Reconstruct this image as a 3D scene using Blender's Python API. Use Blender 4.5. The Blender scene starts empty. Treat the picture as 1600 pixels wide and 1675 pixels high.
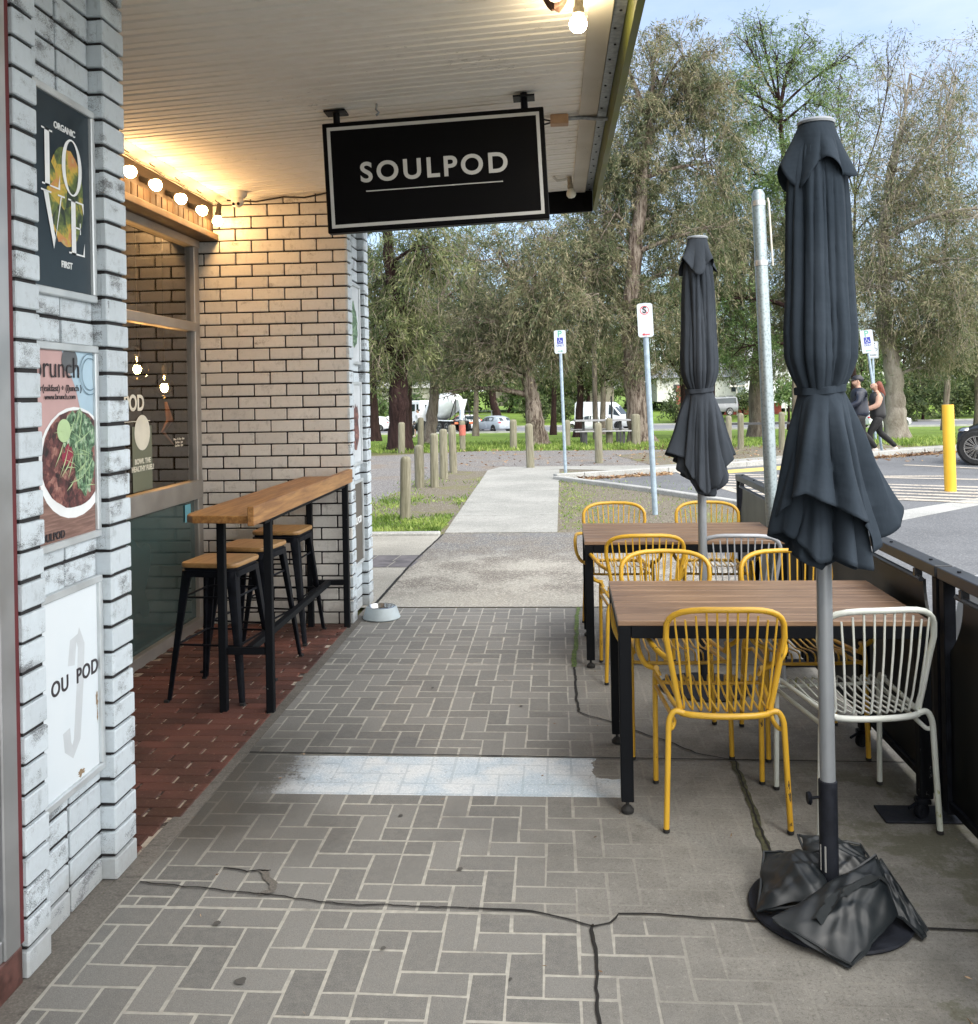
import bpy, bmesh, math, random
import numpy as np
from mathutils import Vector, Matrix
R = math.radians
sc = bpy.context.scene
# ------------------------------------------------------------------ camera
F, PPX, PPY, EYE = 1550.0, 800.0, 642.0, 1.63          # focal length in pixels of a 1600 wide picture
PSI, ROLL = math.atan(107/1550), 0.018
cam_d = bpy.data.cameras.new("camera"); cam = bpy.data.objects.new("camera", cam_d)
sc.collection.objects.link(cam); sc.camera = cam
cam_d.sensor_fit = 'HORIZONTAL'; cam_d.sensor_width = 36; cam_d.lens = 36*F/1600
cam_d.shift_x = 0.0; cam_d.shift_y = -(837.5-PPY)/1600
cam_d.clip_start = .05; cam_d.clip_end = 2000
cam.matrix_world = (Matrix.Translation((0, 0, EYE)) @ Matrix.Rotation(PSI, 4, 'Z')
                    @ Matrix.Rotation(R(90), 4, 'X') @ Matrix.Rotation(-ROLL, 4, 'Z'))
# ------------------------------------------------------------------ world: bright, partly clouded sky
SUN_EL, SUN_ROT = R(48), R(150)
w = bpy.data.worlds.new("World"); sc.world = w; w.use_nodes = True
nt = w.node_tree; nt.nodes.clear()
wo = nt.nodes.new('ShaderNodeOutputWorld'); bg = nt.nodes.new('ShaderNodeBackground')
sky = nt.nodes.new('ShaderNodeTexSky'); sky.sky_type = 'NISHITA'; sky.sun_disc = False
sky.sun_elevation = SUN_EL; sky.sun_rotation = SUN_ROT; sky.air_density = 1.0; sky.dust_density = .3; sky.ozone_density = 2.5
tc = nt.nodes.new('ShaderNodeTexCoord'); mp = nt.nodes.new('ShaderNodeMapping'); mp.inputs['Scale'].default_value = (1.5, 1.5, 4.5)
nz = nt.nodes.new('ShaderNodeTexNoise'); nz.inputs['Scale'].default_value = 1.6; nz.inputs['Detail'].default_value = 7; nz.inputs['Roughness'].default_value = .55
cr = nt.nodes.new('ShaderNodeValToRGB'); cr.color_ramp.elements[0].position = .36; cr.color_ramp.elements[1].position = .66
cr.color_ramp.elements[0].color = (.12, .12, .12, 1); cr.color_ramp.elements[1].color = (.95, .95, .95, 1)
mx = nt.nodes.new('ShaderNodeMix'); mx.data_type = 'RGBA'
# cloud is thin ahead over the park and thick and bright in the rest of the sky
sx = nt.nodes.new('ShaderNodeSeparateXYZ'); nt.links.new(tc.outputs['Generated'], sx.inputs[0])
dt = nt.nodes.new('ShaderNodeVectorMath'); dt.operation = 'DOT_PRODUCT'; dt.inputs[1].default_value = (.72, -.62, .25); nt.links.new(tc.outputs['Generated'], dt.inputs[0])
mr = nt.nodes.new('ShaderNodeMapRange'); mr.interpolation_type = 'SMOOTHSTEP'; nt.links.new(dt.outputs['Value'], mr.inputs[0])
for _i, _v in enumerate((-.25, .65, 0., 1.)): mr.inputs[_i+1].default_value = _v
cm = nt.nodes.new('ShaderNodeMix'); cm.data_type = 'RGBA'; nt.links.new(mr.outputs[0], cm.inputs[0])
cm.inputs[6].default_value = (3.2, 3.75, 4.8, 1); cm.inputs[7].default_value = (17.5, 17.3, 17.0, 1)
ad = nt.nodes.new('ShaderNodeMath'); ad.operation = 'ADD'; ad.use_clamp = True; nt.links.new(cr.outputs[0], ad.inputs[0])
ml = nt.nodes.new('ShaderNodeMath'); ml.operation = 'MULTIPLY'; ml.inputs[1].default_value = .6; nt.links.new(mr.outputs[0], ml.inputs[0]); nt.links.new(ml.outputs[0], ad.inputs[1])
nt.links.new(cm.outputs[2], mx.inputs[7])
L = nt.links.new
L(tc.outputs['Generated'], mp.inputs['Vector']); L(mp.outputs[0], nz.inputs['Vector']); L(nz.outputs[0], cr.inputs[0])
L(ad.outputs[0], mx.inputs[0]); L(sky.outputs[0], mx.inputs[6]); L(mx.outputs[2], bg.inputs[0]); L(bg.outputs[0], wo.inputs[0])
bg.inputs[1].default_value = .10
# ------------------------------------------------------------------ sun, softened by cloud
sl = bpy.data.lights.new("sun", 'SUN'); sl.energy = .6; sl.angle = R(14); sl.color = (1, .95, .87)
so = bpy.data.objects.new("sun", sl); sc.collection.objects.link(so)
_d = Vector((math.sin(SUN_ROT)*math.cos(SUN_EL), math.cos(SUN_ROT)*math.cos(SUN_EL), math.sin(SUN_EL)))
so.rotation_euler = _d.to_track_quat('Z', 'Y').to_euler()
vs = sc.view_settings; vs.view_transform = 'Standard'; vs.look = 'None'; vs.gamma = 1; vs.exposure = 1.38
sc.cycles.max_bounces = 8; sc.cycles.transparent_max_bounces = 12
sc.cycles.caustics_reflective = False; sc.cycles.caustics_refractive = False

# ------------------------------------------------------------------ helpers
COL = sc.collection
def rnd(a=0., b=1.): return random.uniform(a, b)
random.seed(7)

def spot(px, py, y):
    """place in the scene of a point of the survey picture, at distance y down the footpath"""
    u, v = px-PPX, py-PPY; c, s = math.cos(ROLL), math.sin(ROLL)
    xr, dn = u*c-v*s, u*s+v*c
    cp, sp = math.cos(PSI), math.sin(PSI)
    dx, dy, dz = xr/F*cp-sp, xr/F*sp+cp, -dn/F
    return Vector((dx/dy*y, y, EYE+dz/dy*y))

class MB:
    """collects shapes; build() links them as one mesh object"""
    def __init__(s): s.v = []; s.f = []; s.mi = []; s.m = 0
    def add(s, vs, fs, M=None):
        o = len(s.v)
        for p in vs:
            s.v.append(tuple(M @ Vector(p)) if M is not None else tuple(p))
        for f in fs: s.f.append([i+o for i in f]); s.mi.append(s.m)
        return s
    def box(s, lo, hi, M=None):
        x0, y0, z0 = lo; x1, y1, z1 = hi
        return s.add([(x0,y0,z0),(x1,y0,z0),(x1,y1,z0),(x0,y1,z0),(x0,y0,z1),(x1,y0,z1),(x1,y1,z1),(x0,y1,z1)],
                     [(0,3,2,1),(4,5,6,7),(0,1,5,4),(1,2,6,5),(2,3,7,6),(3,0,4,7)], M)
    def bbox(s, lo, hi, b, M=None):
        """box with chamfered edges"""
        x0,y0,z0 = lo; x1,y1,z1 = hi
        V = []
        for (ix,X) in ((0,(x0,x1)),):
            pass
        cs = [(sx,sy,sz) for sx in (0,1) for sy in (0,1) for sz in (0,1)]
        idx = {}
        for c in cs:
            for ax in range(3):
                p = []
                for k,(a0,a1) in enumerate(((x0,x1),(y0,y1),(z0,z1))):
                    e = a1 if c[k] else a0
                    if k != ax: e += (-b if c[k] else b)
                    p.append(e)
                idx[c,ax] = len(V); V.append(tuple(p))
        Fc = []
        def q(*k): Fc.append([idx[i] for i in k])
        for ax in range(3):
            a,b_ = [k for k in range(3) if k != ax]
            for sd in (0,1):
                def cc(i,j):
                    t=[0,0,0]; t[ax]=sd; t[a]=i; t[b_]=j; return tuple(t)
                ring = [cc(0,0),cc(1,0),cc(1,1),cc(0,1)]
                flip = (sd == 0) ^ (ax == 1)
                if flip: ring = ring[::-1]
                q(*[(c,ax) for c in ring])
            for i in (0,1):
                for j in (0,1):
                    t0=[0,0,0]; t0[a]=i; t0[b_]=j; t1=list(t0); t1[ax]=1
                    t0=tuple(t0); t1=tuple(t1)
                    q((t0,a),(t1,a),(t1,b_),(t0,b_))
        for c in cs: q((c,0),(c,1),(c,2))
        return s.add(V, Fc, M)
    def tube(s, pts, r, n=8, closed=False, cap=True, M=None):
        P = [Vector(p) for p in pts]; N = len(P)
        rr = r if isinstance(r, (list, tuple)) else [r]*N
        T = []
        for i in range(N):
            a = P[(i-1) % N] if (closed or i > 0) else P[i]; b = P[(i+1) % N] if (closed or i < N-1) else P[i]
            t = (b-a); T.append(t.normalized() if t.length > 1e-9 else Vector((0,0,1)))
        ref = Vector((0,0,1)) if abs(T[0].z) < .9 else Vector((1,0,0))
        u = T[0].cross(ref).normalized(); V = []; Fc = []
        for i in range(N):
            u = (u - T[i]*u.dot(T[i]))
            if u.length < 1e-6: u = T[i].orthogonal()
            u.normalize(); w_ = T[i].cross(u)
            for k in range(n):
                a = 2*math.pi*k/n; V.append(P[i]+(u*math.cos(a)+w_*math.sin(a))*rr[i])
        m = N if closed else N-1
        for i in range(m):
            j = (i+1) % N
            for k in range(n):
                l = (k+1) % n; Fc.append([i*n+k, i*n+l, j*n+l, j*n+k])
        if cap and not closed: Fc.append(list(range(n))[::-1]); Fc.append([(N-1)*n+k for k in range(n)])
        return s.add(V, Fc, M)
    def lathe(s, prof, n=24, M=None, cap0=True, cap1=True):
        V = []; Fc = []
        for (r, z) in prof:
            for k in range(n):
                a = 2*math.pi*k/n; V.append((r*math.cos(a), r*math.sin(a), z))
        for i in range(len(prof)-1):
            for k in range(n):
                l = (k+1) % n; Fc.append([i*n+k, i*n+l, (i+1)*n+l, (i+1)*n+k])
        if cap0: Fc.append(list(range(n))[::-1])
        if cap1: Fc.append([(len(prof)-1)*n+k for k in range(n)])
        return s.add(V, Fc, M)
    def prism(s, poly, h, M=None):
        """poly in xy, extruded from z=0 to z=h"""
        n = len(poly)
        return s.add([(x,y,0) for x,y in poly]+[(x,y,h) for x,y in poly],
                     [list(range(n))[::-1], list(range(n, 2*n))]+[[i,(i+1)%n,n+(i+1)%n,n+i] for i in range(n)], M)
    def poly(s, pts, M=None): return s.add(pts, [list(range(len(pts)))], M)
    def grid(s, rows, wrap=False, M=None):
        n = len(rows[0]); V = [p for r in rows for p in r]; Fc = []
        for i in range(len(rows)-1):
            for k in range(n if wrap else n-1):
                l = (k+1) % n; Fc.append([i*n+k, i*n+l, (i+1)*n+l, (i+1)*n+k])
        return s.add(V, Fc, M)
    def ball(s, c, r, n=12, m=8, M=None):
        V = []; Fc = []; rx, ry, rz = (r if isinstance(r, (tuple, list)) else (r, r, r))
        for i in range(m+1):
            t = math.pi*i/m
            for k in range(n):
                a = 2*math.pi*k/n; V.append((c[0]+rx*math.sin(t)*math.cos(a), c[1]+ry*math.sin(t)*math.sin(a), c[2]-rz*math.cos(t)))
        for i in range(m):
            for k in range(n):
                l = (k+1) % n; Fc.append([i*n+k, i*n+l, (i+1)*n+l, (i+1)*n+k])
        return s.add(V, Fc, M)
    def build(s, name, mat=None, parent=None, smooth=False, sharp=40, loc=None):
        me = bpy.data.meshes.new(name); me.from_pydata(s.v, [], s.f)
        o = bpy.data.objects.new(name, me); COL.objects.link(o)
        for m_ in (mat if isinstance(mat, (list, tuple)) else [mat]):
            if m_: me.materials.append(m_)
        if isinstance(mat, (list, tuple)): me.polygons.foreach_set('material_index', s.mi)
        bm = bmesh.new(); bm.from_mesh(me); bmesh.ops.remove_doubles(bm, verts=bm.verts, dist=1e-6)
        bmesh.ops.dissolve_degenerate(bm, edges=bm.edges, dist=1e-7)
        if len(bm.faces) < 60000: bmesh.ops.recalc_face_normals(bm, faces=bm.faces)
        bm.to_mesh(me); bm.free()
        if smooth:
            me.polygons.foreach_set('use_smooth', [True]*len(me.polygons))
            me.set_sharp_from_angle(angle=R(sharp))
        if parent: o.parent = parent
        if loc: o.location = loc
        return o

def tag(o, label=None, cat=None, group=None, kind=None):
    if label: o['label'] = label
    if cat: o['category'] = cat
    if group: o['group'] = group
    if kind: o['kind'] = kind
    return o
def thing(name, label, cat, loc=(0,0,0), rz=0., group=None):
    o = bpy.data.objects.new(name, None); COL.objects.link(o); o.empty_display_size = .1
    o.location = loc; o.rotation_euler = (0, 0, rz)
    return tag(o, label, cat, group)
def kids(o): return [c for c in bpy.data.objects if c.parent is o]
def copy_tree(o, parent=None):
    c = o.copy(); COL.objects.link(c); c.parent = parent
    for ch in kids(o): copy_tree(ch, c)
    return c
def dup(root, loc, rz, label, group=None):
    c = copy_tree(root); c.location = loc; c.rotation_euler = (0, 0, rz); c['label'] = label
    if group: c['group'] = group
    return c
def frame(o, x, y):
    """matrix with origin o and local x, y axes along the given directions"""
    x = Vector(x).normalized(); y = Vector(y).normalized(); z = x.cross(y)
    return Matrix(((x.x,y.x,z.x,o[0]),(x.y,y.y,z.y,o[1]),(x.z,y.z,z.z,o[2]),(0,0,0,1)))
def text(s, size, M, mat, parent=None, name='lettering', off=0., depth=.001, align='CENTER', sx=1., space=1.):
    cu = bpy.data.curves.new('t', 'FONT'); cu.body = s; cu.size = size; cu.align_x = align; cu.align_y = 'CENTER'
    cu.offset = off; cu.extrude = depth; cu.space_character = space; cu.resolution_u = 6
    t = bpy.data.objects.new('t', cu); COL.objects.link(t)
    dg = bpy.context.evaluated_depsgraph_get(); dg.update()
    me = bpy.data.meshes.new_from_object(t.evaluated_get(dg)); bpy.data.objects.remove(t)
    me.transform(M @ Matrix.Diagonal((sx, 1, 1, 1)))
    me.materials.clear(); me.materials.append(mat)
    me.name = name
    o = bpy.data.objects.new(name, me); COL.objects.link(o)
    if parent: o.parent = parent
    return o
def smoothstep(a, b, x):
    t = max(0, min(1, (x-a)/(b-a))); return t*t*(3-2*t)
def lerp(a, b, t): return a+(b-a)*t
def interp(tab, x):
    if x <= tab[0][0]: return tab[0][1]
    for (a, va), (b, vb) in zip(tab, tab[1:]):
        if x <= b: return va+(vb-va)*(x-a)/(b-a)
    return tab[-1][1]
def rounded(pts, r, k=5):
    """polyline with its inner corners rounded"""
    P = [Vector(p) for p in pts]; out = [P[0]]
    for i in range(1, len(P)-1):
        a, b, c = P[i-1], P[i], P[i+1]; d1 = (a-b); d2 = (c-b)
        q = min(r, d1.length*.49, d2.length*.49)
        p1 = b+d1.normalized()*q; p2 = b+d2.normalized()*q
        for j in range(k+1):
            t = j/k; out.append(p1*(1-t)**2+b*2*t*(1-t)+p2*t*t)
    return out+[P[-1]]
# ------------------------------------------------------------------ materials
class S:
    """a socket one can calculate with"""
    def __init__(s, nt, k): s.nt, s.k = nt, k
    def _m(s, op, *a, clamp=False):
        n = s.nt.nodes.new('ShaderNodeMath'); n.operation = op; n.use_clamp = clamp
        for i, q in enumerate((s,)+a):
            if isinstance(q, S): s.nt.links.new(q.k, n.inputs[i])
            else: n.inputs[i].default_value = q
        return S(s.nt, n.outputs[0])
    def __add__(s, o): return s._m('ADD', o)
    def __sub__(s, o): return s._m('SUBTRACT', o)
    def __mul__(s, o): return s._m('MULTIPLY', o)
    def __gt__(s, o): return s._m('GREATER_THAN', o)
    def __lt__(s, o): return s._m('LESS_THAN', o)
    def clamp(s): return s._m('ADD', 0., clamp=True)
    def inv(s): return (s*-1.)+1.
    def max(s, o): return s._m('MAXIMUM', o)
    def min(s, o): return s._m('MINIMUM', o)
    def ramp(s, a, b, lo=0., hi=1.):
        n = s.nt.nodes.new('ShaderNodeMapRange'); n.interpolation_type = 'SMOOTHSTEP'
        s.nt.links.new(s.k, n.inputs[0])
        for i, q in enumerate((a, b, lo, hi)): n.inputs[i+1].default_value = q
        return S(s.nt, n.outputs[0])
class Mt:
    def __init__(s, name, rough=.7, metal=0., spec=.5):
        s.m = bpy.data.materials.new(name); s.m.use_nodes = True; s.nt = s.m.node_tree
        s.b = s.nt.nodes['Principled BSDF']; s.set('Roughness', rough); s.set('Metallic', metal); s.set('Specular IOR Level', spec)
        s.out = s.nt.nodes['Material Output']
    def set(s, n, v):
        if isinstance(v, S): s.nt.links.new(v.k, s.b.inputs[n])
        elif isinstance(v, tuple): s.b.inputs[n].default_value = v if len(v) == 4 else v+(1,)
        else: s.b.inputs[n].default_value = v
        return s
    def pos(s, obj=False):
        if obj: return S(s.nt, s.nt.nodes.new('ShaderNodeTexCoord').outputs['Object'])
        return S(s.nt, s.nt.nodes.new('ShaderNodeNewGeometry').outputs['Position'])
    def xyz(s, p=None):
        n = s.nt.nodes.new('ShaderNodeSeparateXYZ'); s.nt.links.new((p or s.pos()).k, n.inputs[0])
        return [S(s.nt, n.outputs[i]) for i in range(3)]
    def noise(s, scale, detail=3., rough=.55, stretch=None, obj=False, vec=None, dist=0.):
        n = s.nt.nodes.new('ShaderNodeTexNoise'); n.inputs['Scale'].default_value = scale
        n.inputs['Detail'].default_value = detail; n.inputs['Roughness'].default_value = rough; n.inputs['Distortion'].default_value = dist
        v = vec or s.pos(obj)
        if stretch:
            m_ = s.nt.nodes.new('ShaderNodeMapping'); m_.inputs['Scale'].default_value = stretch
            s.nt.links.new(v.k, m_.inputs[0]); v = S(s.nt, m_.outputs[0])
        s.nt.links.new(v.k, n.inputs['Vector']); return S(s.nt, n.outputs[0])
    def voro(s, scale, obj=False, feature='F1', out='Distance'):
        n = s.nt.nodes.new('ShaderNodeTexVoronoi'); n.inputs['Scale'].default_value = scale; n.feature = feature
        s.nt.links.new(s.pos(obj).k, n.inputs['Vector']); return S(s.nt, n.outputs[out])
    def island(s): return S(s.nt, s.nt.nodes.new('ShaderNodeNewGeometry').outputs['Random Per Island'])
    def mix(s, t, a, b):
        n = s.nt.nodes.new('ShaderNodeMix'); n.data_type = 'RGBA'
        for i, q in ((0, t), (6, a), (7, b)):
            if isinstance(q, S): s.nt.links.new(q.k, n.inputs[i])
            else: n.inputs[i].default_value = (q if i == 0 else (tuple(q)+(1,))[:4])
        return S(s.nt, n.outputs[2])
    def colramp(s, t, stops):
        n = s.nt.nodes.new('ShaderNodeValToRGB'); e = n.color_ramp.elements
        while len(e) < len(stops): e.new(.5)
        for q, (p, c) in zip(e, stops): q.position = p; q.color = tuple(c)+(1,)
        s.nt.links.new(t.k, n.inputs[0]); return S(s.nt, n.outputs[0])
    def bump(s, h, strength=.3, dist=.01):
        n = s.nt.nodes.new('ShaderNodeBump'); n.inputs['Strength'].default_value = strength; n.inputs['Distance'].default_value = dist
        s.nt.links.new(h.k, n.inputs['Height']); s.nt.links.new(n.outputs[0], s.b.inputs['Normal']); return s
    def col(s, c): return s.set('Base Color', c)
def plain(name, c, rough=.6, metal=0., var=.15, scale=12., bump=0., spec=.5, obj=True, detail=4.):
    m = Mt(name, rough, metal, spec); n = m.noise(scale, detail, obj=obj)
    d = tuple(x*(1-var) for x in c); l = tuple(min(1, x*(1+var)) for x in c)
    m.col(m.mix(n.ramp(.3, .7), d, l)); m.set('Roughness', n.ramp(.25, .75, rough*.85, min(1, rough*1.15)))
    if bump: m.bump(m.noise(scale*6, 4, obj=obj), bump, .004)
    return m.m
def worn(name, c, under, amount=.62, scale=30., rough=.4, metal=0., stretch=None, c2=None, bump=.15, spec=.5):
    """paint with chips and dirt"""
    m = Mt(name, rough, metal, spec); n = m.noise(scale, 6, .7, obj=True, stretch=stretch); big = m.noise(2.5, 3, obj=True)
    t = (n+(big-.5)*.35).ramp(amount, amount+.05)
    cc = m.mix(big.ramp(.3, .7), c, c2 or tuple(x*.85 for x in c))
    m.col(m.mix(t, cc, under)); m.set('Roughness', t.ramp(0, 1, rough, .85)); m.bump(t, bump, .001)
    return m.m

MAT = {}
# footpath: one colour field shared by pavers and joints, worn away towards the kerb
def pave(name, is_joint):
    m = Mt(name, .85, spec=.3); x, y, z = m.xyz()
    fine = m.noise(330, 4, .8); mid = m.noise(34, 4, .6); big = m.noise(1.6, 4, .55)
    conc = m.mix(big.ramp(.3, .7), (.115, .110, .098), (.215, .207, .188))
    conc = m.mix(m.noise(7, 5, .65).ramp(.38, .66)*.55, conc, (.235, .226, .205)); conc = m.mix(m.noise(3.3, 5, .7).ramp(.55, .68)*.5, conc, (.085, .080, .066)); conc = m.mix(fine.ramp(.48, .72)*.42, conc, (.34, .33, .305)); conc = m.mix(fine.ramp(.50, .30)*.42, conc, (.07, .066, .058)); conc = m.mix(m.noise(90, 5, .8).ramp(.50, .62)*.55, conc, (.085, .081, .070)); conc = m.mix(m.noise(55, 5, .8).ramp(.56, .68)*.5, conc, (.36, .35, .32))
    wig = x+(m.noise(3.2, 3)-.5)*.9+(y-3.)*-.06-(y < 2.93)*.30
    fade = wig.ramp(-.45, .38)
    if is_joint:
        base = m.mix(mid.ramp(.3, .75), (.33, .32, .285), (.45, .435, .385))
        base = m.mix(m.noise(9, 4).ramp(.55, .72)*.6, base, conc)
        base = m.mix((fade*.90).clamp(), base, conc)
    else:
        isl = m.island()
        base = m.mix(isl, (.136, .134, .127), (.212, .208, .196))
        base = m.mix(mid.ramp(.35, .7)*.45, base, (.215, .208, .190)); base = m.mix(fine.ramp(.5, .7)*.5, base, (.36, .35, .33))
        base = m.mix(fine.ramp(.5, .34)*.5, base, (.06, .058, .052))
        base = m.mix(fade, base, conc)
    # old grey-blue paint patch with eroded edges
    n2 = m.noise(11, 5, .65); n3 = m.noise(70, 3, .7)
    ex = (x+(n2-.5)*.22).ramp(-1.34, -1.02)*(x+(n2-.5)*.10).ramp(.262, .245)
    notch = ((x+(n2-.5)*.14) > .135)*((y+(n2-.5)*.09) > 4.0)
    inb = ex*(y > 3.815)*(y < 4.222)*(notch*-1.+1.)
    cov = (n3+(n2-.5)*.6+(fine-.5)*.6+ex*.42).ramp(.62, .78)
    pc = m.mix(m.noise(5, 3).ramp(.35, .65), (.40, .48, .55), (.55, .58, .60)); pc = m.mix(m.noise(130, 4, .8).ramp(.50, .64)*.75, pc, (.76, .79, .80)); pc = m.mix(m.noise(60, 4, .75).ramp(.54, .66)*.5, pc, (.20, .27, .33))
    if is_joint: pc = m.mix(.3, pc, (.20, .26, .31))
    base = m.mix((inb*cov).clamp(), base, pc)
    # damp film and moss
    damp = ((m.noise(1.9, 4)+(x*-.30)-.22).ramp(.34, .62))*(y.ramp(4.9, 4.35))*(y.ramp(3.0, 3.5))
    base = m.mix(damp*.30*(inb*cov).clamp().inv(), base, (.05, .046, .038))
    dk = m.noise(1.3, 5, .6, vec=None).ramp(.52, .66)*x.ramp(-.2, .6)*.35
    base = m.mix(dk*1.3, base, (.085, .081, .070))
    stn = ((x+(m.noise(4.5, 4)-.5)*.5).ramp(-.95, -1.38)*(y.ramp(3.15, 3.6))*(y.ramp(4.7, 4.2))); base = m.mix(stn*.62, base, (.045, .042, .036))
    moss = (m.noise(3.1, 6, .7)+(x-1.1)*.22).ramp(.50, .60)*(y.ramp(4.4, 3.9))
    base = m.mix(moss*.62, base, (.075, .075, .040))
    m.col(base); m.set('Roughness', (damp*.4).inv()*.85)
    m.bump(fine+mid*.6, .35, .003)
    return m.m
MAT['paver'] = pave('paver', False); MAT['grout'] = pave('grout', True)
def _concrete(name, a, b, speck=.4, sc_=120, dark=.3):
    m = Mt(name, .88, spec=.3); n = m.noise(sc_, 3, .6); g = m.noise(1.1, 5); h = m.noise(9, 4, stretch=(1, 3, 1))
    c = m.mix(g.ramp(.3, .7), a, b); c = m.mix(n.ramp(.5, .7)*speck, c, tuple(min(1, q*1.7) for q in b)); c = m.mix(n.ramp(.48, .3)*speck, c, tuple(q*.45 for q in a))
    c = m.mix(h.ramp(.52, .7)*dark, c, tuple(q*.55 for q in a)); m.col(c); m.bump(n, .3, .004); return m.m
MAT['concrete'] = _concrete('pale_concrete', (.26, .25, .22), (.36, .345, .305), .5, 90)
MAT['path'] = _concrete('path_concrete', (.245, .245, .225), (.33, .325, .30), .45, 60, .45)
MAT['kerb'] = _concrete('kerb_concrete', (.30, .30, .285), (.40, .40, .38), .4, 60)
MAT['border'] = _concrete('render_border', (.10, .092, .08), (.165, .152, .135), .4, 150, .5)
m = Mt('slab_crossing', .88); x, y, z = m.xyz(); n = m.noise(75, 3, .65); n2 = m.noise(2.2, 5, .6); n3 = m.noise(24, 5, .75, stretch=(1, 2.2, 1))
c = m.mix((y+(n2-.5)*1.6).ramp(8.7, 10.1), (.315, .30, .26), (.095, .10, .108))
c = m.mix((n3+(n2-.5)*.7).ramp(.44, .54)*.9*y.ramp(7.2, 8.0), c, (.12, .105, .088)); c = m.mix(n.ramp(.5, .66)*.7, c, (.56, .52, .45)); c = m.mix(n.ramp(.46, .3)*.5, c, (.10, .09, .08))
m.col(c); m.bump(n+n3, .4, .004); MAT['crossing'] = m.m
m = Mt('asphalt', .9, spec=.3); n = m.noise(55, 2, .7); g = m.noise(.8, 4)
c = m.mix(g.ramp(.3, .7), (.105, .109, .116), (.145, .150, .158)); c = m.mix(n.ramp(.52, .7)*.6, c, (.30, .30, .30)); c = m.mix(n.ramp(.46, .32)*.5, c, (.07, .07, .072)); m.col(c); m.bump(n, .5, .006); MAT['asphalt'] = m.m
m = Mt('road_asphalt', .85, spec=.3); n = m.noise(3, 3); m.col(m.mix(n, (.15, .155, .17), (.19, .195, .21))); MAT['road'] = m.m
m = Mt('gravel', .95, spec=.2); v = m.voro(34); n = m.noise(14, 4, .7); g = m.noise(.9, 4)
isl = m.voro(34, out='Color'); c = m.mix(v.ramp(.1, .55), (.42, .40, .39), (.13, .125, .12)); c = m.mix(n.ramp(.4, .65)*.5, c, (.27, .25, .24)); c = m.mix(g.ramp(.5, .72)*.5, c, (.22, .16, .10)); m.col(c)
m.bump(v, .8, .02); MAT['gravel'] = m.m
m = Mt('verge_soil', .95, spec=.2); v = m.voro(40); n = m.noise(6, 5, .7); g = m.noise(1.2, 5, .6)
c = m.mix(v.ramp(.1, .5), (.36, .33, .27), (.15, .13, .10)); c = m.mix((g+(n-.5)*.6).ramp(.50, .66)*.8, c, (.17, .17, .07)); m.col(c); m.bump(v+n, .8, .02); MAT['verge'] = m.m
m = Mt('lawn', .95, spec=.2); n = m.noise(9, 5, .75); g = m.noise(.35, 5, .6); f = m.noise(45, 3, .7, stretch=(1, .4, 1)); x, y, z = m.xyz()
c = m.mix(g.ramp(.35, .62), (.10, .18, .025), (.17, .27, .040)); c = m.mix(f.ramp(.4, .65)*.5, c, (.24, .30, .08)); c = m.mix(n.ramp(.5, .7)*.4, c, (.10, .10, .04))
dry = (y+(n-.5)*5).ramp(31, 27.3); c = m.mix(dry*.85, c, m.mix(n.ramp(.35, .65), (.11, .085, .05), (.17, .17, .07)))
mul = ((x+(n-.5)*3).ramp(.8, 2.2)*(y+(n-.5)*3).ramp(36, 32)*(x+(n-.5)*2).ramp(6.4, 4.6)); c = m.mix(mul*.8, c, (.10, .07, .045))
m.col(c); m.bump(n+f, .9, .05); MAT['lawn'] = m.m
MAT['line'] = worn('line_paint', (.46, .42, .36), (.16, .16, .16), .54, 22, .8, c2=(.52, .45, .36))
MAT['yellow_line'] = worn('yellow_paint_ground', (.62, .48, .14), (.30, .28, .2), .6, 20, .8)
MAT['crack'] = plain('crack_dark', (.008, .007, .006), .95, scale=60, var=.5)
MAT['moss'] = plain('moss_joint', (.085, .13, .03), .95, scale=60, var=.5)
MAT['mosscrack'] = plain('mossy_crack', (.05, .05, .025), .95, scale=40, var=.6)
# painted brick
def brick(name, c, under, wear=.6, warm=None):
    m = Mt(name, .75, spec=.3); isl = m.island(); n = m.noise(330, 6, .85); b = m.noise(9.5, 4, .6, stretch=(1, 1, 1.8)); f = m.noise(45, 4, .7)
    cc = m.mix(isl, tuple(q*.90 for q in c), tuple(min(.9, q*1.06) for q in c)); cc = m.mix(f.ramp(.35, .7)*.25, cc, tuple(q*.78 for q in c)); cc = m.mix((m.noise(26, 6, .75, stretch=(1, 1, .5))+(b-.5)*.4).ramp(.52, .72)*.55, cc, tuple(q*.52 for q in c)); x, y, z = m.xyz(); cc = m.mix((z+(b-.5)*.25).ramp(.20, .0)*.5, cc, (.20, .18, .15))
    t = (n+(b-.5)*.75+(isl-.5)*.16).ramp(wear, wear+.07); m.col(m.mix(t*.85, cc, under)); m.bump(n*-.8+f, .5, .003); return m.m
MAT['brick_near'] = brick('white_brick_worn', (.53, .595, .64), (.085, .085, .088), .595)
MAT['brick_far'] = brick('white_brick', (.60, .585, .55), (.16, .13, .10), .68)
MAT['brick_int'] = brick('inner_brick', (.50, .46, .40), (.16, .13, .10), .66)
MAT['mortar'] = plain('black_mortar', (.018, .017, .018), .9, scale=40, var=.4, bump=.4)
m = Mt('red_paver', .8, spec=.35); isl = m.island(); n = m.noise(90, 4, .7); b = m.noise(2, 4)
c = m.mix(isl, (.060, .024, .018), (.150, .058, .042)); c = m.mix(b.ramp(.38, .6)*.7, c, (.055, .028, .022)); c = m.mix(n.ramp(.55, .75)*.4, c, (.30, .19, .15)); m.col(c)
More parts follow.
